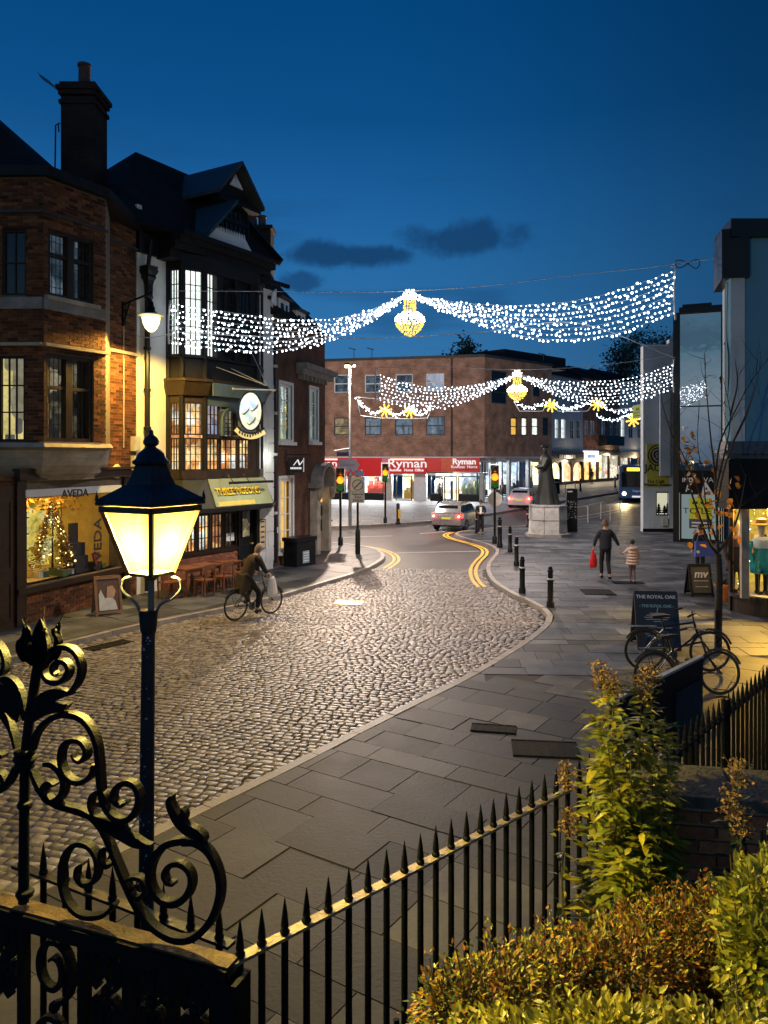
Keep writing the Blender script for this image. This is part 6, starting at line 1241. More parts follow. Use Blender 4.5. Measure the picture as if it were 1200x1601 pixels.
# bollards
def bollard(h, r_):
    t = thing('bollard', 'x', 'bollard', (0, 0, 0), 'black bollards along the kerb of the square'); k = h
    MB().lathe([(r_*1.45, 0), (r_*1.45, .12*k), (r_*1.1, .15*k), (r_*1.05, .62*k), (r_*1.25, .63*k), (r_*1.25, .67*k)], 14).build('post', black, t, smooth=True); MB().lathe([(r_*.95, .67*k), (r_*.9, .86*k), (r_*1.15, .87*k), (r_*1.15, .9*k), (r_*.7, .92*k), (r_*.85, .95*k), (r_*.6, .99*k), (.001, k)], 14).build('neck_and_cap', black, t, smooth=True); MB().lathe([(r_*1.08, .675*k), (r_*1.08, .71*k)], 14).build('reflective_band', lett_white, t); return t
b0 = bollard(1.03, .07); bl_ = [(860, 949, 'nearest bollard, standing where the kerb bends'), (816, 927, 'second bollard along the kerb from the bend'), (807, 884, 'third bollard along the kerb from the bend'), (797, 863, 'fourth bollard along the kerb, next to the traffic light post'), (781, 856, 'tall bollard directly right of the traffic light post'), (745, 834, 'bollard just left of the standing man'), (825, 824, 'bollard left of the statue plinth')]
for i, (x, y, lab) in enumerate(bl_):
    o = b0 if i == 0 else copy_tree(b0); place(o, G(x, y, .12), 0, 1.25 if i == 4 else 1, lab)
t = thing('keep_left_bollard', 'black and yellow plastic bollard on the far pavement edge', 'bollard', G(622, 820, .12)); g = G(622, 820, .12); MB().lathe([(.16, 0), (.16, .1), (.1, .14), (.1, 1.15), (.06, 1.2)], 12, g).build('body', black, t, smooth=True); MB().box(g.x+.0, g.x+.13, g.y-.14, g.y-.09, g.z+.35, g.z+.85).build('yellow_panel', mat('yellow_plastic', (.75, .45, .02), .4), t)
def barrier(label, a, b_, h=1.0):
    t = thing('crossing_barrier', label, 'barrier', a, 'steel barriers at the road edge'); a = Vector(a); b_ = Vector(b_); u = (b_-a)
    for q in (a+u*.15, a+u*.85): MB().tube([q, q+Vector((0, 0, h))], .035, 8).build('post', greybox, t, smooth=True)
    MB().tube([a+Vector((0, 0, h)), b_+Vector((0, 0, h))], .035, 8).build('top_rail', mat('bright_steel', (.6, .62, .64), .3, .3), t, smooth=True)
barrier('steel barrier at the road edge ahead of the walking man', G(914, 819, .12), G(943, 810, .12)); barrier('steel barrier at the road edge nearer the white gable', G(950, 816, .12), G(972, 808, .12)); barrier('far dark barrier by the glowing arched shop', G(880, 772, .12), G(902, 767, .12)); 
for x, y, lab in ((907, 768, 'far small black bollard by the glowing arched shop'), (961, 762, 'far small black bollard by the orange lit shop')):
    o = copy_tree(b0); place(o, G(x, y, .12), 0, 1.2, lab); o['group'] = 'far bollards'
t = thing('litter_bin', 'far dark litter bin behind the statue', 'litter bin', G(869, 772, .12)); g = G(869, 772, .12); MB().lathe([(.3, 0), (.33, .05), (.33, 1.2), (.36, 1.25), (.25, 1.4), (.001, 1.42)], 12, g).build('body', black, t, smooth=True); MB().lathe([(.335, 1.05), (.335, 1.12)], 12, g).build('band', greybox, t)
# map monolith
g = G(894, 832, .12); t = thing('map_monolith', 'tall black information panel with a pale map beside the statue', 'information sign', g); F = Face((g.x-.28, g.y), (g.x+.28, g.y+.05)); MB().fb(0, .56, .12, 2.3, -.12, 0).build('panel', black, t, F); b = MB(); r = random.Random(4)
for k in range(60): x, z = r.uniform(.06, .5), r.uniform(.75, 1.75); b.fprism([(x-.03*r.random()-.01, z-.01), (x+.03, z-.02*r.random()), (x+.02, z+.03*r.random()+.01)], .0, .004)
b.build('map_print', mat('map_pale', (.35, .38, .35), .5), t, F); MB().fb(.05, .3, 2.14, 2.2, 0, .004).build('title_print', lett_white, t, F)
# statue
g = G(856, 838, .12); st = thing('statue', 'dark bronze robed figure with a flat cap on a pale octagonal stone plinth', 'statue', g); bronze = mat('dark_bronze', (.012, .014, .014), .5, 0, .3, 5, .2, 30, spec=.3)
pm_ = mat('pale_plinth_stone', (.36, .36, .35), .7, 0, .3, 3, .2, 30, .25)
MB().lathe([(1.08, 0), (1.08, .14), (1.0, .16)], 8, g, math.pi/8).build('plinth_step', stone_d, st)
for k in range(8):
    a0, a1 = math.pi/8+k*math.pi/4+.012, math.pi/8+(k+1)*math.pi/4-.012
    for z0, z1 in ((.16, .80), (.81, 1.42)): MB().hexa([(g.x+.5*math.cos(a0), g.y+.5*math.sin(a0), g.z+z0), (g.x+.93*math.cos(a0), g.y+.93*math.sin(a0), g.z+z0), (g.x+.93*math.cos(a1), g.y+.93*math.sin(a1), g.z+z0), (g.x+.5*math.cos(a1), g.y+.5*math.sin(a1), g.z+z0)], [(g.x+.5*math.cos(a0), g.y+.5*math.sin(a0), g.z+z1), (g.x+.9*math.cos(a0), g.y+.9*math.sin(a0), g.z+z1), (g.x+.9*math.cos(a1), g.y+.9*math.sin(a1), g.z+z1), (g.x+.5*math.cos(a1), g.y+.5*math.sin(a1), g.z+z1)]).build('stone_block', pm_, st)
MB().lathe([(.55, .2), (.55, 1.40), (.93, 1.43), (.93, 1.5), (.7, 1.52)], 8, g, math.pi/8).build('plinth_core', pm_, st)
zb = g.z+1.5; b = MB(); n = 28; prof = [(.68, 0), (.62, .12), (.52, .5), (.44, 1.0), (.38, 1.45), (.37, 1.8), (.36, 2.05), (.33, 2.25), (.20, 2.4), (.10, 2.47)]
b.lathe([(a_*.84, z_) for a_, z_ in prof], n, (g.x, g.y, zb), 0, 1.0, .9)
for k, v in enumerate(b.v):
    i = k % n; fl = max(0, 1-(v[2]-zb)/2.0); f_ = 1+.10*fl*math.sin(i/n*6.283*7)+.05*fl*math.sin(i/n*6.283*13+1); b.v[k] = (g.x+(v[0]-g.x)*f_-.05*(v[2]-zb)+.1*fl*(1 if v[0] > g.x else 0)*.6, g.y+(v[1]-g.y)*f_, v[2])
b.build('robe', bronze, st, smooth=True); hx = g.x-.13
b = MB(); b.lathe([(.07, 0), (.085, .08), (.11, .18), (.115, .28), (.09, .36)], 12, (hx, g.y, zb+2.4)); b.cb((hx-.12, g.y, zb+2.6), .06, .04, .06); b.build('head', bronze, st, smooth=True)
MB().lathe([(.13, .0), (.24, .06), (.25, .12), (.20, .17), (.001, .2)], 4, (hx, g.y, zb+2.72), math.pi/4).build('flat_cap', bronze, st)
MB().tube([(hx, g.y-.3, zb+2.2), (hx-.18, g.y-.38, zb+1.85), (hx-.45, g.y-.3, zb+1.8)], [.16, .15, .11], 8).build('sleeve', bronze, st, smooth=True); MB().tube([(hx-.42, g.y-.3, zb+1.8), (hx-.55, g.y-.28, zb+1.84)], [.06, .04], 6).build('hand', bronze, st, smooth=True)
for k in range(4): MB().tube([(hx-.54, g.y-.31+k*.022, zb+1.84), (hx-.6, g.y-.31+k*.022, zb+1.86), (hx-.64, g.y-.31+k*.022, zb+1.84)], [.012, .011, .008], 5).build('finger', bronze, st)
MB().tube([(hx, g.y+.28, zb+2.2), (hx-.1, g.y+.36, zb+1.8), (hx-.15, g.y+.2, zb+1.4)], [.15, .14, .1], 8).build('sleeve', bronze, st, smooth=True)
# ------------------------------------------------------------------ pavement boards
woodf = mat('board_wood', (.22, .12, .06), .5, 0, .3, 6)
def aboard(name, label, w_, h, fm, face, loc, rz, lean=.17):
    t = thing(name, label, 'a-board', (0, 0, 0)); out = []
    for sgn in (-1, 1):
        M = Matrix.Translation((0, sgn*.30*h, 0)) @ Matrix.Rotation(sgn*math.atan2(.29*h, h), 4, 'X')
        f = MB(); f.frame(-w_/2, w_/2, .04, h, .055, 0, .035) ; f.fb(-w_/2, -w_/2+.055, -.03, .04, 0, .035); f.fb(w_/2-.055, w_/2, -.03, .04, 0, .035)
        q = f.build('frame', fm, t, M=M); MB().fb(-w_/2+.05, w_/2-.05, .08, h-.05, .01, .022).build('panel', face, q, M=M)
        if sgn < 0: out = [q, M]
    MB().box(-w_/2+.01, w_/2-.01, -.035, .035, h*.955, h*.955+.03).build('hinge_bar', fm, t); place(t, loc, rz); return t, out[0], out[1]
def on(M, t, rz, loc): return M
g = G(161, 962, .12); t = None
def aboard_print(t, q, M, items):
    for kind, a, h, sz, m, ex in items:
        o = None
        Mw = WM[t.name] @ M
        if kind == 'box': MB().fb(a-ex[0]/2, a+ex[0]/2, h-ex[1]/2, h+ex[1]/2, .036, .04).build('print_block', m, q, M=Mw)
        elif kind == 'poly': MB().fprism([(a+x, h+z) for x, z in ex], .024, .03).build('print_shape', m, q, M=Mw)
        else: lettering(kind, None, q, a, h, .04, sz, m, M=Mw, **(ex or {}))
def fixw(t):
    for q in KIDS.get(t.name, []):
        WM[q.name] = WM[t.name] @ WM[q.name]
        for s_ in KIDS.get(q.name, []): WM[s_.name] = WM[t.name] @ WM[s_.name]
t, q, M = aboard('a_board', 'wooden framed poster board standing under the golden shop window', .62, .92, woodf, mat('poster_brown', (.10, .06, .045), .5), (g.x, g.y+.25, .12), .55); fixw(t)
aboard_print(t, q, M, [('poly', 0, .2, 0, mat('poster_pale', (.55, .57, .6), .5), [(-.22, -.08), (.2, -.08), (.16, .12), (.05, .26), (-.08, .2), (-.17, .42), (-.22, .3)]), ('poly', .06, .52, 0, mat('poster_tan', (.45, .28, .2), .5), [(-.1, -.1), (.06, -.12), (.12, .05), (.05, .18), (-.08, .16)])])
g = G(1030, 1014, .12); ob = mat('blue_black_board', (.02, .026, .045), .45, 0, .2, 4)
t, q, M = aboard('a_board', 'large dark chalk menu board headed with the oak pub name beside the parked bicycles', .84, 1.12, mat('board_black_frame', (.03, .025, .03), .4), ob, (g.x, g.y+.25, .12), -.10); fixw(t)
cbl = mat('pale_blue_print', (.28, .42, .5), .5); its = [('THE ROYAL OAK', 0, 1.02, .095, lett_white, {'bold': .002, 'sx': 1.05}), ('- THE ROYAL OAK -', 0, .84, .075, cbl, {'bold': .003})]
its += [('box', R.uniform(-.03, .03), z, 0, cbl, (w_, .016)) for z, w_ in ((.70, .3), (.66, .46), (.62, .5), (.58, .42), (.54, .2), (.42, .5), (.34, .4), (.30, .5), (.26, .46))]
aboard_print(t, q, M, its+[('poly', .02, .74, 0, cbl, [(-.05, -.12), (-.03, -.12), (.02, .08), (.0, .08)])])
MB().fb(-.42, .42, .96, 1.08, .0365, .038).build('header_panel', mat('board_black_frame', (.03, .025, .03)), q, M=WM[t.name] @ M)
g = G(1096, 932, .12); t, q, M = aboard('a_board', 'grey lettered board in a tubular frame by the plant pot at the dress shop', .62, .86, black, mat('taupe_board', (.10, .095, .08), .5), (g.x, g.y+.2, .12), 0.0); fixw(t)
aboard_print(t, q, M, [('mv', 0, .6, .30, lett_white, {'shear': .25, 'bold': .006}), ('box', 0, .42, 0, lett_white, (.38, .012)), ('box', 0, .26, 0, lett_white, (.34, .012))])
g = G(1130, 938, .12); t = thing('plant_pot', 'terracotta pot with a spiky dark plant at the dress shop corner', 'plant pot', g); MB().lathe([(.15, 0), (.2, .35), (.23, .36), (.23, .42), (.18, .42)], 14, g).build('pot', mat('terracotta', (.5, .17, .06), .7), t, smooth=True); b = MB(); r = random.Random(2)
for k in range(70): an = r.random()*6.28; l = r.uniform(.3, .6); e_ = r.uniform(.3, 1.3); d = Vector((math.cos(an)*math.cos(e_), math.sin(an)*math.cos(e_), math.sin(e_))); p0 = g+Vector((0, 0, .42)); s_ = d.orthogonal().normalized()*.016; b.add([p0-s_, p0+s_, p0+d*l+Vector((0, 0, -.1*l))], [(0, 1, 2)])
b.build('foliage', mat('pot_leaves', (.05, .09, .05), .5, 0, .3, 5), t, kind='stuff')
# ------------------------------------------------------------------ pub tables and stools
tw = mat('table_wood', (.17, .065, .03), .45, 0, .3, 5)
def table():
    t = thing('pub_table', 'x', 'table', (0, 0, 0), 'wooden tables outside the pub'); MB().box(-.34, .34, -.34, .34, .71, .75).build('table_top', tw, t)
    MB().frame(-.28, .28, .60, .70, .03, -.28, .28) ; b = MB(); b.box(-.28, .28, -.28, -.25, .62, .71); b.box(-.28, .28, .25, .28, .62, .71); b.build('apron', tw, t)
    for sx in (-1, 1):
        for sy in (-1, 1): MB().beam((sx*.28, sy*.28, 0), (sx*.28, sy*.28, .71), .05, .05).build('leg', tw, t)
    return t
def stool():
    t = thing('stool', 'x', 'stool', (0, 0, 0), 'stools around the pub tables'); MB().lathe([(.16, .43), (.18, .44), (.18, .47), (.16, .48)], 14).build('seat', tw, t, smooth=True)
    for k in range(4): a = k*math.pi/2+.78; MB().tube([(math.cos(a)*.2, math.sin(a)*.2, 0), (math.cos(a)*.12, math.sin(a)*.12, .44)], .02, 6).build('leg', tw, t, smooth=True)
    b = MB(); b.tube([(math.cos(a)*.165, math.sin(a)*.165, .2) for a in [k*math.pi/2+.78 for k in range(5)]], .011, 5); b.build('stretcher', tw, t); return t
def chair():
    t = thing('pub_chair', 'x', 'chair', (0, 0, 0), 'chairs around the pub tables'); MB().box(-.2, .2, -.2, .2, .43, .46).build('seat', tw, t)
    for sx in (-1, 1): MB().beam((sx*.18, -.18, 0), (sx*.18, -.18, .43), .035, .035).build('leg', tw, t); MB().beam((sx*.18, .18, 0), (sx*.18, .22, .88), .035, .035).build('leg', tw, t)
    b = MB(); b.box(-.17, .17, .2, .225, .76, .87); b.build('backrest', tw, t); return t
tb, sl, chr_ = table(), stool(), chair(); ang = math.atan2(F2.u.y, F2.u.x); where = ('nearest the golden shop', 'in the middle of the row', 'nearest the pub door')
for i, px in enumerate((292, 322, 353)):
    o = tb if i == 0 else copy_tree(tb); a = F2.s(px, 1.15); place(o, F2.pt(a, .12, 1.15), ang, 1, 'wooden pub table under the leaded windows, '+where[i])
    for k, da in enumerate((-.55, .55)):
        o = sl if (i, k) == (0, 0) else copy_tree(sl); place(o, F2.pt(a+da, .12, 1.3), ang, 1, ('stool on the near side of ' if k == 0 else 'stool on the far side of ')+'the pub table '+where[i])
    o = chr_ if i == 0 else copy_tree(chr_); place(o, F2.pt(a+.05, .12, 1.75), ang+math.pi, 1, 'chair on the street side of the pub table '+where[i])
o = copy_tree(chr_); place(o, F2.pt(F2.s(262, 1.2), .12, 1.2), ang+1.2, 1, 'pale lit chair half hidden behind the foreground lantern post')
# ------------------------------------------------------------------ vehicles
def loft(secs):
    b = MB(); n = len(secs[0])
    for s_ in secs: b.v += [tuple(p) for p in s_]
    for i in range(len(secs)-1):
        for k in range(n): k2 = (k+1) % n; b.f.append((i*n+k, i*n+k2, (i+1)*n+k2, (i+1)*n+k))
    b.f.append(tuple(reversed(range(n)))); b.f.append(tuple((len(secs)-1)*n+k for k in range(n))); return b
def car(label, col, loc, rz):
    t = thing('car', label, 'car', (0, 0, 0), 'cars at the junction'); pm = mat('car_paint_'+col[0], col[1], .28, .3 if col[0] == 'silver' else 0, .05, 2)
    def sec(y, w_, zb, zt, c=.07): return [(-w_+c, y, zb), (w_-c, y, zb), (w_, y, zb+c), (w_, y, (zb+zt)/2), (w_-.03, y, zt-c*.7), (w_-.10, y, zt), (-w_+.10, y, zt), (-w_+.03, y, zt-c*.7), (-w_, y, (zb+zt)/2), (-w_, y, zb+c)]
    loft([sec(-.02, .72, .45, .82), sec(.05, .82, .30, .92), sec(.35, .87, .22, .97), sec(1.2, .88, .2, .98), sec(2.4, .88, .2, .96), sec(3.2, .87, .2, .93), sec(3.9, .82, .24, .80), sec(4.2, .70, .34, .68)]).build('body', pm, t, smooth=True, ang=.6)
    def g(y, w_, z): return [(-w_, y, .9), (w_, y, .9), (w_-.02, y, z-.05), (w_-.10, y, z), (-w_+.10, y, z), (-w_+.02, y, z-.05)]
    loft([g(.10, .74, 1.0), g(.42, .68, 1.40), g(.9, .67, 1.48), g(1.8, .67, 1.50), g(2.3, .66, 1.44), g(3.05, .74, .96)]).build('cabin', pm, t, smooth=True, ang=.5)
    gl = glassmat('car_glass', refl=.3, clear=False); 
    MB().hexa([(-.60, .135, 1.02), (.60, .135, 1.02), (.60, .16, 1.02), (-.60, .16, 1.02)], [(-.52, .37, 1.36), (.52, .37, 1.36), (.52, .40, 1.36), (-.52, .40, 1.36)]).build('rear_window', gl, t)
    MB().hexa([(-.62, 2.99, 1.0), (.62, 2.99, 1.0), (.62, 2.96, 1.0), (-.62, 2.96, 1.0)], [(-.55, 2.42, 1.40), (.55, 2.42, 1.40), (.55, 2.38, 1.40), (-.55, 2.38, 1.40)]).build('windscreen', gl, t)
    for sx in (-1, 1):
        for y0, y1, yt0, yt1 in ((.5, 1.35, .62, 1.35), (1.45, 2.6, 1.45, 2.3)):
            MB().hexa(*[[(sx*x, y, z) for x, y, z in q][::sx] for q in ([(.715, y0, .99), (.74, y0, .99), (.74, y1, .99), (.715, y1, .99)], [(.665, yt0, 1.36), (.69, yt0, 1.36), (.69, yt1, 1.36), (.665, yt1, 1.36)])]).build('side_window', gl, t)
        MB().tube([(sx*.62, .6, 1.49), (sx*.62, 1.0, 1.53), (sx*.62, 1.9, 1.53), (sx*.62, 2.2, 1.48)], .016, 6).build('roof_rail', lead, t)
        MB().cb((sx*.93, 2.5, 1.0), .16, .1, .12).build('mirror', pm, t)
        MB().hexa([(sx*.55, -.035, .72), (sx*.84, .06, .72), (sx*.86, .30, .74), (sx*.6, .2, .72)][::sx], [(sx*.58, -.03, .9), (sx*.82, .05, .92), (sx*.85, .3, .93), (sx*.6, .2, .9)][::sx]).build('tail_light', emit('tail_red', (1, .03, .02), 7), t)
        MB().ball((sx*.70, .0, .80), .055, 8, 5).build('brake_lamp', emit('tail_core', (1, .45, .35), 14), t)
        for y in (.78, 3.38):
            w_ = MB(); M = Matrix.Translation((sx*.80, y, .32)) @ Matrix.Rotation(math.pi/2, 4, 'Y'); wh = MB().lathe([(.2, -.1), (.30, -.1), (.32, -.06), (.32, .06), (.30, .1), (.2, .1)], 20).build('wheel', mat('tyre', (.02, .02, .02), .8), t, M=M, smooth=True)
            r_ = MB().lathe([(.001, .085*sx), (.05, .09*sx), (.2, .07*sx), (.21, .1*sx)], 16); 
            for q in range(5): a = q*1.2566; r_.beam((math.cos(a)*.05, math.sin(a)*.05, .095*sx), (math.cos(a)*.2, math.sin(a)*.2, .09*sx), .045, .02)
            r_.build('rim', mat('alloy', (.4, .4, .42), .3, .6), wh, M=M)
        lamp('tail_glow', 'POINT', (sx*.72, -.22, .8), 6, (1, .06, .03), t, .06)
    MB().cb((0, -.035, .70), .5, .02, .11).build('number_plate', emit('plate_yellow', (1, .8, .12), .7), t); MB().cb((0, .0, .42), 1.55, .12, .16).build('bumper', pm, t); MB().cb((0, .03, .31), 1.5, .12, .08).build('bumper_trim', blackpaint, t); return place(t, loc, rz)
car('silver estate car with its brake lights on, leaving the junction', ('silver', (.24, .25, .27)), G(697, 831), -.42); car('white car with its brake lights on, farther up by the shop pillars', ('white', (.62, .62, .64)), G(811, 797), -.40, )
g = G(994, 786); t = thing('bus', 'blue single deck bus coming down the far street with its headlight on', 'bus', (0, 0, 0)); navy = mat('bus_blue', (.03, .10, .28), .35, 0, .05, 2); wht = mat('bus_white', (.6, .62, .66), .35)
loft([[(-1.24, y, .35), (1.24, y, .35), (1.27, y, 1.0), (1.25, y, 2.75), (1.1, y, 2.98), (-1.1, y, 2.98), (-1.25, y, 2.75), (-1.27, y, 1.0)] for y in (0, .06, 10.5, 11)]).build('body', navy, t)
MB().box(-1.12, 1.12, -.05, .02, 1.25, 2.45).build('windscreen', glassmat('car_glass'), t); MB().box(-.06, .06, -.06, -.0, 1.25, 2.45).build('wiper_pillar', blackpaint, t); MB().box(-1.0, 1.0, -.06, .02, 2.47, 2.88).build('destination_box', blackpaint, t); d_ = MB().box(-.7, .25, -.07, -.0, 2.55, 2.80).build('destination_display', emit('amber_display', (1, .5, .03), 5), t)
MB().box(-1.1, 1.1, -.055, .03, .42, 1.2).build('front_panel', navy, t); MB().box(-1.29, -1.24, .1, 11, .4, 2.9).build('side_panel', navy, t); MB().box(-.32, .32, -.075, -.04, .42, .56).build('number_plate', emit('plate_white', (.9, .92, 1), .8), t)
for sx in (-1, 1): MB().lathe([(.001, .06), (.1, .05), (.14, 0)], 14).build('headlight', emit('headlight', (1, .8, .45), 30 if sx < 0 else 8), t, M=Matrix.Translation((sx*.92, -.05, .72)) @ Matrix.Rotation(math.pi/2, 4, 'X')); MB().box(sx*1.42-.1, sx*1.42+.1, -.25, -.1, 1.9, 2.3).build('mirror', blackpaint, t); MB().lathe([(.2, -.14), (.46, -.14), (.48, 0), (.46, .14), (.2, .14)], 18).build('wheel', mat('tyre', (.02, .02, .02)), t, M=Matrix.Translation((sx*1.14, 2.4, .48)) @ Matrix.Rotation(math.pi/2, 4, 'Y'))
lettering('Stagecoach', None, t, .25, .95, .06, .24, lett_white, M=Matrix(), bold=.006)
lamp('headlight_glow', 'SPOT', (0, 0, 0), 900, (1, .72, .32), t, .1, Matrix.Translation((-.92, -.2, .75)) @ Vector((0, -1, -.10)).to_track_quat('-Z', 'Y').to_matrix().to_4x4(), math.radians(70), .6); place(t, g, -.29)
# ------------------------------------------------------------------ bicycles
def torus(b, c, R_, r_, n=28, m=6, axis='y'):
    pts = [(c[0]+R_*math.cos(2*math.pi*k/n), c[1], c[2]+R_*math.sin(2*math.pi*k/n)) for k in range(n+1)]; return b.tube(pts, r_, m, False)
def bicycle(label, fm, basket=False, guards=True, wb=1.06, cat='bicycle'):
    "along +x, wheels in the xz plane"
    t = thing('bicycle', label, cat, (0, 0, 0), 'bicycles'); R_ = .34; rub = mat('tyre', (.02, .02, .02)); st_ = mat('bike_steel', (.12, .13, .14), .3, .5)
    for x in (0, wb):
        wl = torus(MB(), (x, 0, R_), R_-.018, .018).build('wheel', rub, t, smooth=True); torus(MB(), (x, 0, R_), R_-.042, .009).build('rim', st_, wl, smooth=True); b = MB()
        for k in range(18): a = k*math.pi/9; b.tube([(x+.02*math.cos(a+1), .02*(-1)**k, R_+.02*math.sin(a+1)), (x+.3*math.cos(a), 0, R_+.3*math.sin(a))], .0016, 3, False)
        b.build('spokes', st_, wl, kind='stuff'); MB().tube([(x, -.05, R_), (x, .05, R_)], .02, 8).build('hub', st_, wl)
        if guards: b = MB(); b.tube([(x+(R_+.025)*math.cos(a), 0, R_+(R_+.025)*math.sin(a)) for a in [.35+k*.22 for k in range(11)]], .02, 6); b.build('mudguard', mat('guard_grey', (.05, .055, .06), .3, .2), t, smooth=True)
    bb, seat, head, hb = (.43, 0, .28), (.28, 0, .86), (wb-.26, 0, .82), (wb-.20, 0, .62)
    b = MB()
    for p, q, r_ in ((bb, seat, .018), (bb, hb, .019), (head, (.31, 0, .74), .017), (head, hb, .02), ((0, .05, R_), bb, .011), ((0, -.05, R_), bb, .011), ((0, .05, R_), (.32, 0, .72), .009), ((0, -.05, R_), (.32, 0, .72), .009), (hb, (wb, .05, R_), .013), (hb, (wb, -.05, R_), .013)): b.tube([p, q], r_, 7)
    b.build('frame', fm, t, smooth=True); b = MB(); b.tube([head, (head[0]-.03, 0, 1.0)], .014, 6); b.tube([(head[0]-.16, -.30, .98), (head[0]-.06, -.25, 1.02), (head[0]+.0, -.05, 1.0), (head[0], .05, 1.0), (head[0]-.06, .25, 1.02), (head[0]-.16, .30, .98)], .013, 6); b.build('handlebar', st_, t, smooth=True)
    for s_ in (-1, 1): MB().tube([(head[0]-.20, s_*.31, .972), (head[0]-.10, s_*.265, 1.005)], .019, 6).build('grip', rub, t)
    b = MB(); b.add([(.10, -.09, .93), (.10, .09, .93), (.30, .05, .95), (.42, .015, .94), (.42, -.015, .94), (.30, -.05, .95), (.10, -.08, .88), (.10, .08, .88), (.30, .04, .90), (.42, .01, .91), (.42, -.01, .91), (.30, -.04, .90)], [(0, 1, 2, 5), (5, 2, 3, 4), (11, 8, 7, 6), (10, 9, 8, 11)]+[(i, 6+i, 6+(i+1) % 6, (i+1) % 6) for i in range(6)]); b.tube([(.28, 0, .85), (.26, 0, .91)], .013, 6); b.build('saddle', rub, t)
    c_ = MB().lathe([(.09, -.004), (.09, .004)], 18).build('chainring', st_, t, M=Matrix.Translation((bb[0], -.045, bb[2])) @ Matrix.Rotation(math.pi/2, 4, 'X')); b = MB(); b.tube([(bb[0], -.07, bb[2]), (bb[0]+.12, -.08, bb[2]-.12)], .01, 5); b.tube([(bb[0], .07, bb[2]), (bb[0]-.12, .08, bb[2]+.12)], .01, 5); b.cb((bb[0]+.12, -.13, bb[2]-.12), .09, .09, .02); b.cb((bb[0]-.12, .13, bb[2]+.12), .09, .09, .02); b.build('cranks', st_, t)
    b = MB(); b.box(-.22, .2, -.06, .06, .735, .75); b.tube([(0, .06, R_), (-.1, .06, .735)], .006, 4); b.tube([(0, -.06, R_), (-.1, -.06, .735)], .006, 4); b.build('rack', mat('guard_grey', (.2, .22, .24)), t)
    if basket: b = MB(); x = wb-.1; b.box(x-.02, x+.26, -.16, .16, .80, .815); [b.box(x-.02, x+.26, s_*.16-.006, s_*.16+.006, .8, 1.02) for s_ in (-1, 1)]; b.box(x-.02, x-.01, -.16, .16, .8, 1.02); b.box(x+.25, x+.26, -.16, .16, .8, 1.02); b.build('basket', mat('guard_grey', (.2, .22, .24)), t)
    return t
bikeblack = mat('bike_black', (.015, .016, .02), .3)
o = bicycle('dark bicycle with a steel rim leaning nearest the right hand railings', bikeblack); o.name = 'bicycle'; place(o, (4.28, 12.1, .12), .10, 1.02)
o.rotation_euler = (math.radians(-6), 0, .10)
o = bicycle('dark bicycle standing behind the nearer one, against the menu board', bikeblack); place(o, (4.62, 13.6, .12), -.06, 1.06)
# ------------------------------------------------------------------ people
def skin(name, chain, m, parent, M=None, sub=1):
    "chain: {joint: (pos, (rx, ry))}, edges"
    J, E = chain; keys = list(J); me = bpy.data.meshes.new(name); me.from_pydata([J[k][0] for k in keys], [(keys.index(a), keys.index(b)) for a, b in E], []); me.materials.append(m)
    o = bpy.data.objects.new(name, me); reg(o, parent, M or Matrix()); o.modifiers.new('Skin', 'SKIN').use_smooth_shade = True
    for i, k in enumerate(keys):
        r_ = J[k][1]; me.skin_vertices[0].data[i].radius = r_ if isinstance(r_, tuple) else (r_, r_)
        me.skin_vertices[0].data[i].use_root = (i == 0)
    s_ = o.modifiers.new('Sub', 'SUBSURF'); s_.levels = sub; s_.render_levels = sub; return o
BASE = dict(pelvis=(0, 0, .95), waist=(0, 0, 1.10), chest=(0, .01, 1.30), nb=(0, 0, 1.46), neck=(0, .01, 1.52), chin=(0, .025, 1.58), head=(0, .015, 1.67), top=(0, .005, 1.72),
    shL=(-.185, 0, 1.41), elL=(-.25, -.03, 1.14), wrL=(-.25, .05, .90), shR=(.185, 0, 1.41), elR=(.25, -.03, 1.14), wrR=(.25, .05, .90),
    hipL=(-.09, 0, .90), knL=(-.10, .03, .50), anL=(-.10, -.02, .09), toL=(-.115, .13, .035), hipR=(.09, 0, .90), knR=(.10, .03, .50), anR=(.10, -.02, .09), toR=(.115, .13, .035))
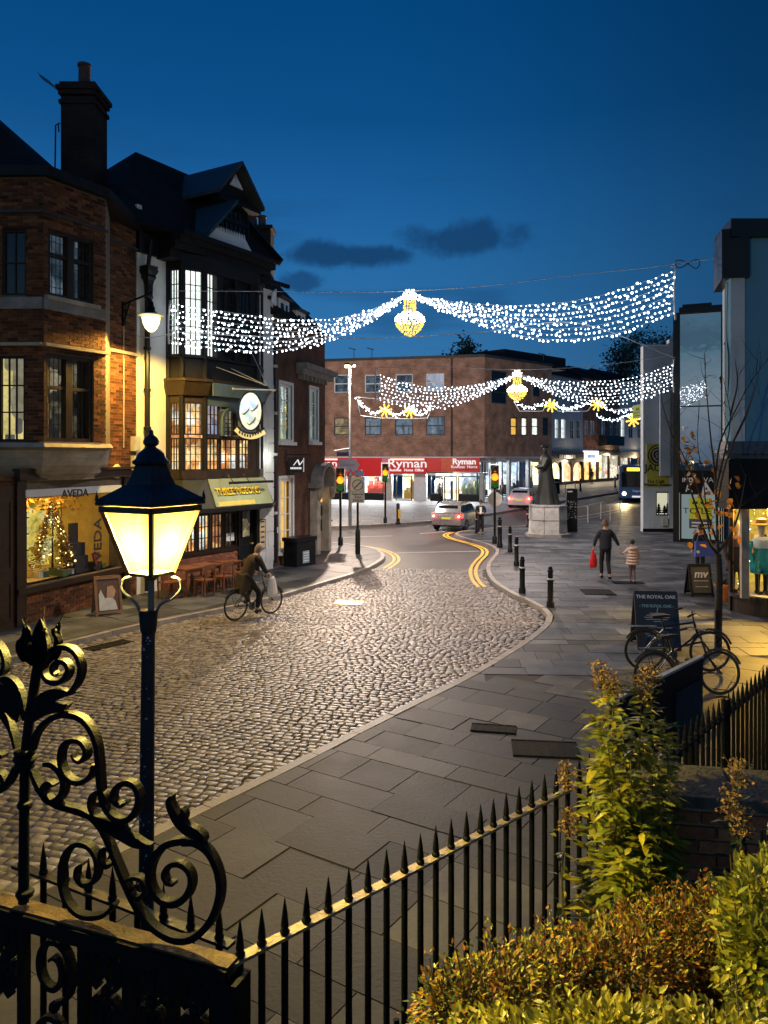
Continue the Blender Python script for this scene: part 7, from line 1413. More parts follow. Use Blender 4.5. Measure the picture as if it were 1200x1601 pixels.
def person(label, loc, rz, h, jac, tro, ski, hai, pose=None, sho=None, hood=None, coat=0, group=None, sc=1.0, hem=True, jw=1.0, dress=None):
    t = thing('person', label, 'person', (0, 0, 0), group); P = dict(BASE); P.update(pose or {}); k = h/1.75
    v = lambda n: Vector(P[n])
    rb = dict(pelvis=(.10, .08), waist=(.095, .075), chest=(.13, .09), nb=.075, neck=.052, chin=(.062, .068), head=(.078, .092), top=(.05, .06), shL=.055, elL=.04, wrL=.028, shR=.055, elR=.04, wrR=.028, hipL=.085, knL=.055, anL=.038, toL=.032, hipR=.085, knR=.055, anR=.038, toR=.032)
    E_ = [('pelvis', 'waist'), ('waist', 'chest'), ('chest', 'nb'), ('nb', 'neck'), ('neck', 'chin'), ('chin', 'head'), ('head', 'top'), ('nb', 'shL'), ('shL', 'elL'), ('elL', 'wrL'), ('nb', 'shR'), ('shR', 'elR'), ('elR', 'wrR'), ('pelvis', 'hipL'), ('hipL', 'knL'), ('knL', 'anL'), ('anL', 'toL'), ('pelvis', 'hipR'), ('hipR', 'knR'), ('knR', 'anR'), ('anR', 'toR')]
    skin('body', ({n: (P[n], rb[n]) for n in ['pelvis']+[q for q in P if q != 'pelvis']}, E_), ski, t)
    cz = coat; J = dict(waist=(P['waist'], (.165*jw, .125*jw)), chest=(P['chest'], (.185*jw, .14*jw)), nb=(P['nb'], (.10*jw, .09*jw)), shL=(P['shL'], .075), elL=(P['elL'], .062), wrL=(tuple(v('elL').lerp(v('wrL'), .9)), .048), shR=(P['shR'], .075), elR=(P['elR'], .062), wrR=(tuple(v('elR').lerp(v('wrR'), .9)), .048), hem=(tuple(v('pelvis')+Vector((0, 0, -.07-cz))), (.175*jw+cz*.12, .135*jw+cz*.1)))
    EJ = [('waist', 'hem'), ('waist', 'chest'), ('chest', 'nb'), ('nb', 'shL'), ('shL', 'elL'), ('elL', 'wrL'), ('nb', 'shR'), ('shR', 'elR'), ('elR', 'wrR')]
    skin('jacket', (J, EJ), jac, t)
    J = dict(waist=(tuple(v('pelvis')+Vector((0, 0, .10))), (.15, .12)), pelvis=(P['pelvis'], (.16, .13)), hipL=(P['hipL'], .10), knL=(P['knL'], .072), anL=(tuple(v('knL').lerp(v('anL'), .92)), .058), hipR=(P['hipR'], .10), knR=(P['knR'], .072), anR=(tuple(v('knR').lerp(v('anR'), .92)), .058))
    skin('trousers', (J, [('waist', 'pelvis'), ('pelvis', 'hipL'), ('hipL', 'knL'), ('knL', 'anL'), ('pelvis', 'hipR'), ('hipR', 'knR'), ('knR', 'anR')]), tro, t)
    for s_ in 'LR':
        a, q = v('an'+s_), v('to'+s_); heel = a-(q-a)*.25; heel.z = a.z-.05; skin('shoe', ({'a': (tuple(a+Vector((0, 0, -.02))), .05), 'h': (tuple(heel), .045), 'm': (tuple(a.lerp(q, .5)), .048), 't': (tuple(q), .042)}, [('a', 'h'), ('a', 'm'), ('m', 't')]), sho or blackpaint, t)
        w_, e_ = v('wr'+s_), v('el'+s_); d = (w_-e_).normalized(); sd = -1 if s_ == 'L' else 1; b = MB(); sidev = d.cross(Vector((sd, 0, 0))); sidev = sidev.normalized() if sidev.length > .1 else Vector((0, 1, 0)); c = w_+d*.05
        b.ball(c, .042, 8, 6); cv = d.cross(sidev).normalized()*-sd
        for j in range(4): p0 = c+d*.02+sidev*(.030-.02*j); L_ = (.062, .072, .068, .052)[j]; b.tube([p0, p0+d*L_*.55+cv*.008, p0+d*L_+cv*.028], [.0095, .0088, .007], 6)
        p0 = c+sidev*.035-d*.015; b.tube([p0, p0+sidev*.022+d*.03+cv*.01, p0+sidev*.02+d*.06+cv*.02], [.011, .01, .008], 6); b.build('hand', ski, t, smooth=True)
    hd = v('head'); f_ = (v('chin')-v('neck')); yaw = P.get('yaw', 0); fw = Vector((math.sin(yaw), math.cos(yaw), 0)); rt = Vector((fw.y, -fw.x, 0)); b = MB(); b.ball(hd+fw*.098-UP*.02, .016, 6, 4); 
    for s_ in (-1, 1): b.ball(hd+rt*s_*.088-fw*.005-UP*.015, .022, 6, 4, .5)
    b.build('nose_and_ears', ski, t, smooth=True); b = MB(); [b.ball(hd+fw*.088+rt*s_*.033+UP*.005, .011, 6, 4) for s_ in (-1, 1)]; b.cb(hd+fw*.088-UP*.062, .045, .01, .008); b.build('eyes_and_mouth', lett_k, t)
    if hood is None:
        b = MB(); n = 12
        for i in range(6):
            for j in range(n):
                a = 2*math.pi*j/n; el = math.pi/2*(1-i/5)-.15*(i/5); back = .5-.5*math.cos(a-math.atan2(fw.y, fw.x)); z = math.sin(el)*.108-(i/5)*.085*back; rr = math.cos(el)*.098+(.0 if i else 0)
                q = hd+Vector((math.cos(a)*rr, math.sin(a)*rr*1.08, .02+z)); b.v.append(tuple(q))
        for i in range(5):
            for j in range(n): b.f.append((i*n+j, i*n+(j+1) % n, (i+1)*n+(j+1) % n, (i+1)*n+j))
        b.build('hair', hai, t, smooth=True)
    else:
        if hood[1] == 'up': MB().ball(hd-fw*.025, .135, 12, 8, 1, 1.05, 1.15).build('hood', hood[0], t, smooth=True)
        else: MB().lathe([(.10, .0), (.19, -.03), (.20, -.09), (.13, -.13), (.06, -.12)], 14, v('nb')-fw*.06+UP*.05, 0, 1, .75).build('hood', hood[0], t, smooth=True); MB().ball(hd-fw*.01+UP*.02, .105, 12, 8, .95, 1.05, 1.05).build('hair', hai, t, smooth=True)
    place(t, loc, rz, k); return t
navyc = mat('navy_check_coat', (.014, .017, .027), .85, 0, .45, 22); darkc = mat('dark_cloth', (.009, .0095, .011), .85, 0, .3, 12); pinkc = mat('pale_pink_quilt', (.62, .44, .38), .7, 0, .15, 9); flesh = mat('skin', (.48, .27, .19), .55, 0, .08, 6); hairb = mat('brown_hair', (.10, .05, .025), .7, 0, .3, 30); hairk = mat('black_hair', (.012, .01, .009), .6, 0, .3, 30); tights = mat('mauve_tights', (.18, .12, .14), .8); olive = mat('olive_coat', (.038, .026, .015), .85, 0, .3, 9); greyc = mat('grey_cloth', (.10, .10, .11), .85, 0, .3, 9)
g = G(946, 905, .12); person('man in a navy checked coat walking away with a red bag beside a child', g, -.06, 1.80, navyc, darkc, flesh, hairb, dict(elL=(-.30, -.0, 1.17), wrL=(-.33, .06, .95), elR=(.31, .0, 1.18), wrR=(.42, .04, .98), knL=(-.10, .10, .51), anL=(-.10, .06, .10), toL=(-.11, .22, .05), knR=(.09, .04, .50), anR=(.09, -.16, .11), toR=(.10, -.04, .035)), coat=.04, jw=1.22)
t = thing('carrier_bag', 'crumpled bright red carrier bag hanging from the walking man\'s hand', 'bag', g+Vector((-.36, .06, .8))); c = g+Vector((-.36, .08, 0)); redb_ = mat('red_plastic', (.70, .015, .02), .35, 0, .15, 12)
b = MB(); b.lathe([(.02, .90), (.04, .84), (.09, .74), (.13, .58), (.14, .42), (.11, .34), (.001, .33)], 12, c, .3, .85, .45); b.v = [(x+.02*math.sin(z*40+y*60), y, z) for x, y, z in b.v]; b.build('bag_body', redb_, t); MB().tube([c+Vector((0, 0, .88)), c+Vector((.01, 0, .98))], .012, 5).build('handle', redb_, t)
g = G(988, 911, .12); ch_ = person('child in a pale pink quilted hooded coat holding the man\'s hand', g, .05, 1.26, pinkc, tights, flesh, hairk, dict(elL=(-.34, .02, 1.24), wrL=(-.46, .02, 1.26), elR=(.30, .06, 1.18), wrR=(.33, .14, 1.05), knL=(-.06, .05, .48), knR=(.07, .02, .48), anL=(-.05, .08, .1), anR=(.06, -.08, .1), toL=(-.05, .2, .04), toR=(.06, .04, .04), head=(0, .015, 1.69)), hood=(pinkc, 'down'), coat=.16, jw=1.28, sho=tights)
b = MB()
for k, z in enumerate((.80, .92, 1.04, 1.16, 1.28)): b.lathe([(.205+.01*(4-k), -.05), (.232+.012*(4-k), 0), (.205+.01*(4-k), .05)], 16, (0, 0, z), 0, 1, .78)
q = b.build('quilting', pinkc, ch_, M=WM[ch_.name], smooth=True)
person('man in a dark suit jacket with a pale shirt front standing at the crossing', G(751, 836, .12), math.pi-.1, 1.68, darkc, darkc, flesh, hairk, dict(elL=(-.25, .02, 1.16), wrL=(-.12, .20, 1.12), elR=(.25, .02, 1.16), wrR=(.12, .20, 1.12)))
t = bpy.data.objects['person.002']; b = MB(); b.fprism([(-.06, 1.42), (.06, 1.42), (.045, 1.05), (-.045, 1.05)], -.165, -.15); b.build('shirt_front', whitepaint, t, M=WM[t.name]); MB().cb((0, .24, 1.13), .10, .02, .06).build('phone', lett_white, t, M=WM[t.name])
grp = 'people by the far shops'
person('person in grey with a pale hat walking past the red shop front', G(687, 790, .12), -1.3, 1.60, greyc, darkc, flesh, hairb, dict(knL=(-.1, .16, .52), anL=(-.1, .2, .1), toL=(-.1, .34, .05), anR=(.1, -.25, .12), toR=(.1, -.12, .05)), group=grp)
person('person in dark clothes by the bright pillars behind the statue', G(829, 776, .12), .6, 1.66, darkc, darkc, flesh, hairk, dict(elL=(-.28, .14, 1.2), wrL=(-.24, .3, 1.2)), group=grp)
person('person in a pale rose top near the corner pillar of the brick block', G(785, 781, .12), 1.2, 1.62, mat('rose_top', (.4, .25, .22), .8), greyc, flesh, hairb, dict(knL=(-.1, .14, .52), anL=(-.1, .2, .1), toL=(-.1, .34, .05)), group=grp)
person('hooded person in black standing by the white blue lit shop sign', (25.0, 92.5, gz(92.5)+.12), .2, 1.68, darkc, darkc, flesh, hairk, None, hood=(darkc, 'up'), jw=1.2, group=grp)
person('dark figure half hidden behind the shopfront street corner', G(512, 816, .12), -1.2, 1.7, darkc, darkc, flesh, hairk, dict(knL=(-.1, .16, .52), anL=(-.1, .2, .1), toL=(-.1, .34, .05)), group=grp)
g = (10.05, 24.4, .12); p9 = person('person in black carrying a big blue bag near the grey lettered board', g, .15, 1.62, darkc, darkc, flesh, hairk, dict(elR=(.27, -.02, 1.15), wrR=(.26, -.12, .95)), hem=False)
t = thing('shoulder_bag', 'large bright blue shopping bag on the back of the person in black', 'bag', (10.05, 24.15, 1)); b = MB(); b.hexa([(9.78, 24.10, .78), (10.42, 24.02, .80), (10.42, 24.18, .80), (9.78, 24.24, .78)], [(9.80, 24.16, 1.25), (10.26, 24.12, 1.25), (10.26, 24.22, 1.25), (9.80, 24.25, 1.25)]); b.build('bag_body', mat('blue_bag', (.02, .06, .36), .5, 0, .1, 6), t); MB().tube([(9.85, 24.2, 1.22), (9.95, 24.28, 1.5), (10.15, 24.25, 1.22)], .015, 5).build('handle', mat('blue_bag', (.02, .06, .36)), t); MB().cb((9.86, 24.12, .93), .08, .05, .08).build('logo_patch', lett_white, t)
# cyclist
hd_ = math.atan2(.70, .62); ox = Vector((-3.50, 18.15, .035)); t = bicycle('dark bicycle ridden along the cobbles with a white bag on its handlebar', bikeblack, cat='bicycle'); place(t, ox, hd_, 1.03)
# rider in the bicycle's frame: +y of the person = +x of the bicycle
cy = person('cyclist in an olive brown coat with pale hair leaning forward over the handlebar', ox, hd_-math.pi/2, 1.80, olive, darkc, flesh, mat('grey_fair_hair', (.22, .19, .15), .7, 0, .2, 30), dict(pelvis=(0, .24, 1.0), waist=(0, .32, 1.13), chest=(0, .46, 1.30), nb=(0, .56, 1.43), neck=(0, .60, 1.48), chin=(0, .65, 1.52), head=(0, .665, 1.60), top=(0, .66, 1.65), shL=(-.18, .55, 1.38), elL=(-.26, .62, 1.14), wrL=(-.27, .72, 1.04), shR=(.18, .55, 1.38), elR=(.26, .62, 1.14), wrR=(.27, .72, 1.04), hipL=(-.09, .26, .97), knL=(-.12, .55, .72), anL=(-.12, .36, .42), toL=(-.12, .48, .37), hipR=(.09, .26, .97), knR=(.11, .60, .58), anR=(.12, .52, .19), toR=(.12, .65, .14)), coat=.10, jw=1.12)
ct = MB(); ct.hexa([(-.16, .02, .62), (.16, .02, .62), (.17, .30, .70), (-.17, .30, .70)], [(-.14, .12, 1.05), (.14, .12, 1.05), (.15, .38, 1.12), (-.15, .38, 1.12)]); ct.build('coat_tail', olive, cy, M=WM[cy.name])
M = Matrix.Translation(ox) @ Matrix.Rotation(hd_, 4, 'Z'); t = thing('carrier_bag', 'white carrier bag swinging from the cyclist\'s handlebar', 'bag', M @ Vector((.85, -.3, .8))); b = MB(); b.lathe([(.05, .98), (.10, .93), (.14, .75), (.17, .56), (.15, .50), (.001, .49)], 12, (.86, -.30, 0), .2, .95, .5); b.v = [(x+.012*math.sin(z*35+y*50), y, z) for x, y, z in b.v]; b.build('bag_body', mat('white_plastic', (.7, .68, .66), .4, 0, .06, 9), t, M=M)
# ------------------------------------------------------------------ foreground lantern post
LX, LY = (232-600)/1200*3.95, 3.95; zz = lambda y: EYE-(y-HZ)/1200*LY; kx = LY/1200
lan = thing('lantern_post', 'foreground lamp post with a tapering four sided lantern glowing white and yellow', 'street lamp', (LX, LY, .12)); lx = LX+.014; lc = (lx, LY, 0)
ct = mat('chipped_black_paint', (.02, .024, .034), .45, 0, .3, 8, .2, 40, spec=.2)
MB().tube([(LX-.017, LY, .12), (LX-.010, LY, zz(1300)), (LX, LY, zz(985))], [.043, .038, .0335], 18).build('column', ct, lan, smooth=True)
MB().lathe([(.12, 0), (.12, .5), (.09, .6), (.055, .7)], 14, (LX-.02, LY, .12)).build('column_base', ct, lan, smooth=True)
b = MB(); b.lathe([(.034, zz(990)), (.041, zz(985)), (.045, zz(972)), (.048, zz(958)), (.051, zz(954)), (.041, zz(953))], 18, (LX, LY, 0)); b.build('column_cup', ct, lan, smooth=True)
chip = mat('bare_chip_paint', (.30, .33, .38), .5); b = MB(); r = random.Random(6)
for k in range(34):
    y = r.choice([r.gauss(1010, 10), r.gauss(1195, 16), r.gauss(1290, 20), r.uniform(1000, 1450)]); an = -math.pi/2+r.uniform(-1.0, .6); rad = .0335+(y-985)*1.4e-5+.0008; s_ = r.uniform(.003, .009)
    xo = LX-.010*(min(max((y-985)/315, 0), 1)); c = Vector((xo+math.cos(an)*rad, LY+math.sin(an)*rad, zz(y))); tg = Vector((-math.sin(an), math.cos(an), 0))
    b.add([c-tg*s_, c+UP*s_*-.7, c+tg*s_*.8, c+UP*s_*r.uniform(.5, 2)], [(0, 1, 2, 3)])
b.build('paint_chips', chip, lan, kind='stuff')
for sx in (-1, 1):
    pts = [(LX+sx*.037, zz(962)), (LX+sx*.061, zz(945)), (lx+sx*.106, zz(936)), (lx+sx*.151, zz(922)), (lx+sx*.150, zz(910)), (lx+sx*.131, zz(904)), (lx+sx*.102, zz(903))]
    MB().tube(catmull([(x, LY, z) for x, z in pts], 6), .008, 8).build('frog_arm', mat('grey_iron_arm', (.16, .16, .16), .35, .4), lan, smooth=True)
MB().tube([(lx, LY, zz(960)), (lx, LY, zz(900))], .017, 10).build('gas_pipe', mat('grey_iron_arm', (.16, .16, .16)), lan, smooth=True)
rt_, rb_ = 72*kx, 34*kx; zt, zb = zz(797), zz(896)
LROT = math.atan2(-LX, LY)
def corner(rad, k, z): a = LROT-math.pi/2+k*math.pi/2; return Vector((lx+rad*math.cos(a), LY+rad*math.sin(a), z))
m, n, o_ = newmat('lantern_glass'); N = n.nodes.new
tr, tl, mx_ = N('ShaderNodeBsdfTransparent'), N('ShaderNodeBsdfTranslucent'), N('ShaderNodeMixShader'); tr.inputs[0].default_value = (.98, .93, .8, 1); tl.inputs[0].default_value = (1, .93, .78, 1); mx_.inputs[0].default_value = .0065
n.links.new(tr.outputs[0], mx_.inputs[1]); n.links.new(tl.outputs[0], mx_.inputs[2])
em_ = N('ShaderNodeEmission'); em_.inputs[0].default_value = (1, .68, .02, 1); em_.inputs[1].default_value = .8; ad = N('ShaderNodeAddShader'); n.links.new(mx_.outputs[0], ad.inputs[0]); n.links.new(em_.outputs[0], ad.inputs[1]); n.links.new(ad.outputs[0], o_.inputs[0])
for k in range(4):
    a0, a1, c0, c1 = corner(rb_, k, zb), corner(rb_, k+1, zb), corner(rt_, k+1, zt), corner(rt_, k, zt); MB().add([a0, a1, c0, c1], [(0, 1, 2, 3)]).build('lantern_pane', m, lan)
brass = mat('lantern_frame', (.05, .035, .02), .4, .3)
b = MB()
for k in range(4):
    b.beam(corner(rb_, k, zb), corner(rt_, k, zt), .022, .022, Vector((0, 1, 0))); b.beam(corner(rb_, k, zb), corner(rb_, k+1, zb), .014, .014); b.beam(corner(rt_+.01, k, zt+.008), corner(rt_+.01, k+1, zt+.008), .02, .03)
b.build('lantern_frame', brass, lan)
b = MB(); b.lathe([(.016, zb-.04), (.05, zb-.012), (rb_*.9, zb-.008)], 4, lc, math.pi/2+LROT); b.build('lantern_floor', brass, lan)
q = math.pi/2+LROT; prof = [(82*kx, zz(789)), (83*kx, zz(785)), (79*kx, zz(779)), (46*kx, zz(762)), (36*kx, zz(757)), (35*kx, zz(754)), (30*kx, zz(744)), (25*kx, zz(730)), (24*kx, zz(727))]
MB().lathe(prof, 4, lc, q).build('roof', ct, lan)
for k in range(4): a = q+k*math.pi/2; MB().lathe([(.012, 0), (.006, .03), (.001, .05)], 6, (lx+80*kx*math.cos(a), LY+80*kx*math.sin(a), zz(782))).build('corner_finial', ct, lan)
MB().lathe([(24*kx, zz(727)), (28*kx, zz(725)), (29*kx, zz(721)), (24*kx, zz(718)), (20*kx, zz(709)), (13*kx, zz(703)), (8*kx, zz(700)), (7*kx, zz(698)), (12*kx, zz(694)), (12.5*kx, zz(690)), (9*kx, zz(684)), (4*kx, zz(680)), (3*kx, zz(673)), (.001, zz(672))], 16, lc).build('crown_and_finial', ct, lan, smooth=True)
MB().ball((lx, LY, (zt+zb)/2+.03), .012, 12, 8, 1, 1, 1.5).build('bulb', emit('lantern_bulb', (1, .85, .45), 40), lan, smooth=True)
lamp('lantern_light', 'POINT', (lx, LY, (zt+zb)/2+.02), 1000, (1, .76, .19), lan, .05)

# ------------------------------------------------------------------ spiked railings along the pavement
RA, RB = W(372, 1497, 3.07), W(934, 1213, 4.87); zr = 1.9
FRl = Face((RA.x, RA.y), (RB.x, RB.y)); ry_ = thing('spiked_railing', 'black spiked iron railing along the pavement edge with a lamplit flat top rail', 'railing', (RA.x, RA.y, .12), 'spiked churchyard railings')
MB().fb(-.03, FRl.L+.05, zr-.014, zr, -.026, .026).build('top_rail', mat('worn_lamplit_rail', (.20, .16, .10), .38, 0, .5, 16, .3, 60), ry_, FRl); MB().fb(-.03, FRl.L+.05, .42, .455, -.022, .022).build('bottom_rail', iron, ry_, FRl)  # worn metal tan, with the lantern's golden shine coloured in
xs = [375, 409, 445, 479, 513, 545, 575, 604, 632, 657, 681, 705, 729, 751, 771, 791, 811, 831, 851, 869, 887, 905, 921]
bar_me = MB().tube([(0, 0, .13), (0, 0, zr-.015)], .0155, 8).mesh('bar', True); bar_me.materials.append(iron)
sp_me = MB().lathe([(.0155, 0), (.021, .006), (.021, .014), (.015, .022), (.017, .035), (.0125, .08), (.002, .150), (.0005, .152)], 10).mesh('spike', True); sp_me.materials.append(iron)
def rail_bars(F, root, ss, z=zr):
    for a in ss: br = inst(bar_me, 'bar', root, F.M @ Matrix.Translation((a, 0, 0))); inst(sp_me, 'spike', br, F.M @ Matrix.Translation((a, 0, z)))
rail_bars(FRl, ry_, [FRl.s(x) for x in xs])
for x in (612, 842): a = FRl.s(x); MB().tube([FRl.pt(a, 1.25, .03), FRl.pt(a+.03, .8, .09), FRl.pt(a+.05, .12, .16)], [.014, .02, .026], 8).build('brace', iron, ry_, smooth=True)
# right hand railings beyond the garden wall
FRr = Face((1.95, 5.25), (4.7, 8.35)); r2 = thing('spiked_railing', 'dark spiked railing behind the garden wall beside the parked bicycles', 'railing', (2, 5.3, .12), 'spiked churchyard railings'); z2 = 1.86
MB().fb(0, FRr.L, z2-.014, z2, -.026, .026).build('top_rail', iron, r2, FRr); MB().fb(0, FRr.L, .5, .53, -.02, .02).build('bottom_rail', iron, r2, FRr)
for k in range(int(FRr.L/.118)): br = inst(bar_me, 'bar', r2, FRr.M @ Matrix.Translation((.06+k*.118, 0, z2-zr))); inst(sp_me, 'spike', br, FRr.M @ Matrix.Translation((.06+k*.118, 0, z2)))
MB().tube([FRr.pt(1.15, .12, .0), FRr.pt(1.15, 1.98, .0)], .03, 8).build('standard', iron, r2, smooth=True)
# noticeboard whose back is seen between the plants and the bicycles
FNb = Face((2.15, 7.05), (3.55, 8.55)); nb_ = thing('notice_board', 'dark timber notice board seen from behind with a top edge coloured pale with caught light', 'notice board', (2.8, 7.8, .12)); gb = mat('grey_board_back', (.06, .06, .062), .8, 0, .3, 3, spec=.1)
MB().fb(0, FNb.L, .95, 1.66, -.05, 0).build('board', blacktimber, nb_, FNb); MB().fb(-.03, FNb.L+.03, 1.66, 1.685, -.055, .0).build('top_edge', mat('light_catching_edge', (.5, .5, .48), .4, .2), nb_, FNb); MB().fb(FNb.L*.62, FNb.L-.08, .75, 1.45, .0, .02).build('back_panel', gb, nb_, FNb)  # pale highlight along the top edge put into its colour
for a in (.1, FNb.L-.15): MB().fb(a, a+.08, .12, 1.66, -.14, -.055).build('post', blacktimber, nb_, FNb)

# ------------------------------------------------------------------ wrought iron gate
GA, GB = W(-70, 1392, 3.55), W(350, 1499, 3.03); zg = GA.z*.5+GB.z*.5
FGt = Face((GA.x, GA.y), (GB.x, GB.y)); gate = thing('wrought_iron_gate', 'ornate black wrought iron overthrow with big scrolls and leaf finials at the churchyard gate', 'gate', (GB.x, GB.y, .12))
s = lambda x: FGt.s(x); h = lambda x, y: FGt.h(x, y); zt_ = (h(38, 1418)+h(330, 1496))/2
def z1(p): return (p[0]/3.158, 940+p[1]/3.158)      # crops used while studying the photograph
def z2_(p): return (p[0]/2.857, 1220+p[1]/2.857)
def path(pts, conv=None): return [(s(x), h(x, y)) for x, y in ((conv(p) if conv else p) for p in pts)]
DP = .019
def taper(n, t, t0=.3, t1=.3): return [t*(t0+(1-t0)*min(1, i/(n*.12)))*(1 if i < n*.75 else (t1+(1-t1)*(n-1-i)/(n*.25-1e-6))) for i in range(n)]
sc_m = iron; axis = s(39)
def mirror(p): return [(2*axis-a, z) for a, z in p]
def scroll(p, t, name='scroll', d=DP, both=True, t1=.45):
    for k, q in enumerate((p, mirror(p)) if both else (p,)): MB().strap(q, taper(len(q), t, .6, t1), -d, d, 7).build(name, sc_m, gate, FGt)
A_ = path([(350, 448), (388, 400), (405, 330), (385, 262), (340, 228), (285, 228), (240, 260), (218, 310), (222, 360), (250, 392), (290, 400), (328, 378), (345, 340), (332, 305), (300, 295), (272, 312), (266, 342), (284, 362), (305, 352)], z1)
B_ = path([(160, 735), (182, 660), (225, 600), (285, 565), (350, 558), (410, 580), (455, 632), (482, 700), (494, 790), (500, 890), (512, 970), (545, 1040), (595, 1080), (640, 1072), (678, 1030), (692, 970), (676, 915), (636, 892), (592, 906), (565, 945), (572, 985), (604, 1005), (632, 990)], z1)
C_ = path([(470, 800), (458, 850), (420, 885), (372, 888), (330, 855), (308, 800), (308, 740), (328, 700), (365, 684), (405, 692), (430, 728), (428, 765), (402, 788), (376, 775), (366, 748)], z1)
D_ = path([(165, 830), (185, 890), (225, 955), (285, 1000), (360, 1022), (440, 1050), (505, 1085)], z1)
E_ = path([(400, 150), (452, 205), (490, 275), (525, 360), (562, 450), (605, 540), (655, 615), (715, 672), (790, 706), (862, 700), (925, 650), (968, 575), (988, 480), (972, 385), (930, 310), (870, 272), (800, 268), (735, 292), (690, 350), (672, 420), (688, 490), (730, 535), (785, 545), (835, 515), (860, 455), (848, 400), (805, 368), (760, 378), (738, 415), (752, 450), (782, 458)], z2_)
F_ = path([(520, 545), (480, 590), (425, 606), (360, 595), (305, 540), (280, 460), (282, 375), (308, 310), (355, 280), (405, 295), (436, 345), (440, 405), (418, 452), (376, 460), (348, 425), (352, 385), (380, 368)], z2_)
H_ = path([(170, 30), (225, 85), (300, 115), (385, 140), (440, 190)], z2_)
scroll(A_, .022); scroll(B_, .025); scroll(C_, .021); scroll(D_, .025); scroll(E_, .027, t1=.5); scroll(F_, .021); scroll(H_, .022)
I_ = path([(225, 800), (262, 802), (300, 835), (322, 890), (312, 950), (270, 985), (232, 968), (222, 920), (246, 890), (276, 905)], z1); scroll(I_, .026)
J_ = path([(505, 1085), (470, 1050), (452, 1000), (462, 955), (495, 935), (525, 950), (530, 985), (508, 1003), (488, 990)], z1); scroll(J_, .016)
K_ = path([(560, 450), (600, 430), (640, 440), (655, 480), (635, 515), (600, 515), (588, 488), (605, 468)], z2_); scroll(K_, .016)
Q_ = path([(525, 360), (480, 380), (455, 350), (460, 310), (490, 300), (506, 322), (494, 342)], z2_); scroll(Q_, .016)
def leaf(pts, ts, name='acanthus_leaf', both=True, d=.016):
    p = path(pts[0], pts[1])
    for q in ((p, mirror(p)) if both else (p,)): MB().strap(q, [x*.72 for x in ts], -d, d, 6).build(name, sc_m, gate, FGt)
leaf(([(150, 600), (170, 540), (215, 490), (270, 460), (330, 452), (365, 455)], z1), [.02, .06, .085, .075, .04, .008]); leaf(([(165, 590), (215, 545), (265, 525), (315, 520), (345, 505)], z1), [.02, .05, .06, .045, .008])
leaf(([(130, 585), (110, 500), (80, 430), (45, 390), (0, 380)], z1), [.02, .06, .08, .06, .01], both=False)
leaf(([(820, 280), (905, 262), (885, 235), (845, 215), (805, 180), (775, 130), (762, 90), (772, 62)], z2_), [.02, .045, .06, .065, .06, .05, .035, .008], d=.018); leaf(([(815, 170), (825, 145), (818, 118)], z2_), [.05, .04, .008])
leaf(([(400, 150), (470, 190), (540, 225), (600, 265), (650, 285), (682, 284)], z2_), [.02, .07, .085, .07, .035, .008]); leaf(([(500, 1090), (560, 1110), (620, 1108)], z1), [.04, .06, .01])
# axis bar with collars, knob and a bud of leaves on top
yb = lambda y: h(39, y)
AX = axis; ax3 = lambda z, d=0: FGt.pt(AX, z, d); top = [(65, 985), (58, 1050), (48, 1110), (40, 1180), (38, 1260), (37, 1410)]
MB().tube([FGt.pt(s(x), h(x, y), 0) for x, y in top], [.014, .024, .022, .024, .022, .024], 10).build('axis_bar', iron, gate, smooth=True)
for y, rad in ((1175, .048), (1185, .052), (1195, .046), (1258, .034), (1396, .04)): c = FGt.pt(s(39), h(39, y), 0); MB().lathe([(.02, -.018), (rad*.9, -.012), (rad, 0), (rad*.9, .012), (.02, .018)], 12, c).build('collar', iron, gate, smooth=True)
c = FGt.pt(s(63), h(63, 1030), 0); r = random.Random(5)
budm = mat('dulled_iron', (.004, .005, .007), .75, 0, .3, 14, .3, 60, spec=.06)  # bud iron darkened and dulled to offset the lantern's gold light
MB().lathe([(.022, -.03), (.04, .0), (.048, .04), (.044, .085), (.028, .13), (.010, .165), (.001, .18)], 10, c).build('finial_bud', budm, gate, smooth=True)
for k in range(7):
    a = k*.9; d = Vector((math.cos(a), math.sin(a), 0)); p = [c+d*.03+UP*-.02, c+d*.068+UP*.02, c+d*.082+UP*.07, c+d*(.06+.02*(k % 2))+UP*.12, c+d*(.075+.03*(k % 2))+UP*(.15+.03*(k % 3))]
    MB().tube(catmull(p, 4), [.010]*3+[.019]*7+[.014]*4+[.003]*3, 6).build('bud_leaf', budm, gate, smooth=True)
# top rail: broad flat bar, lattice panel of bars and small scrolls below, corner post
rust = mat('rusty_rail_top', (.07, .045, .02), .6, 0, .7, 9, .4, 60, spec=.2)
L0, L1 = s(-70), s(362); MB().fb(L0, L1, zt_-.055, zt_, -.05, .03).build('top_rail', rust, gate, FGt); MB().fb(L0, L1, zt_-.075, zt_-.01, .030, .046).build('face_bar', iron, gate, FGt)
for x in (-15, 38, 132, 202, 272, 338): MB().fb(s(x)-.02, s(x)+.02, .15, zt_-.06, -.018, .022).build('upright_bar', iron, gate, FGt)
MB().fb(L1-.06, L1+.05, .12, zt_-.05, -.06, .05).build('corner_post', iron, gate, FGt)
def cs(cx, cz, rx, rz, fl, turns=1.6):
    n = 15; return [(cx+fl*rx*(1-.72*k/(n-1))*math.cos(-math.pi/2+turns*2*math.pi*k/(n-1))+0, cz+rz*(1-.72*k/(n-1))*math.sin(-math.pi/2+turns*2*math.pi*k/(n-1))) for k in range(n)]
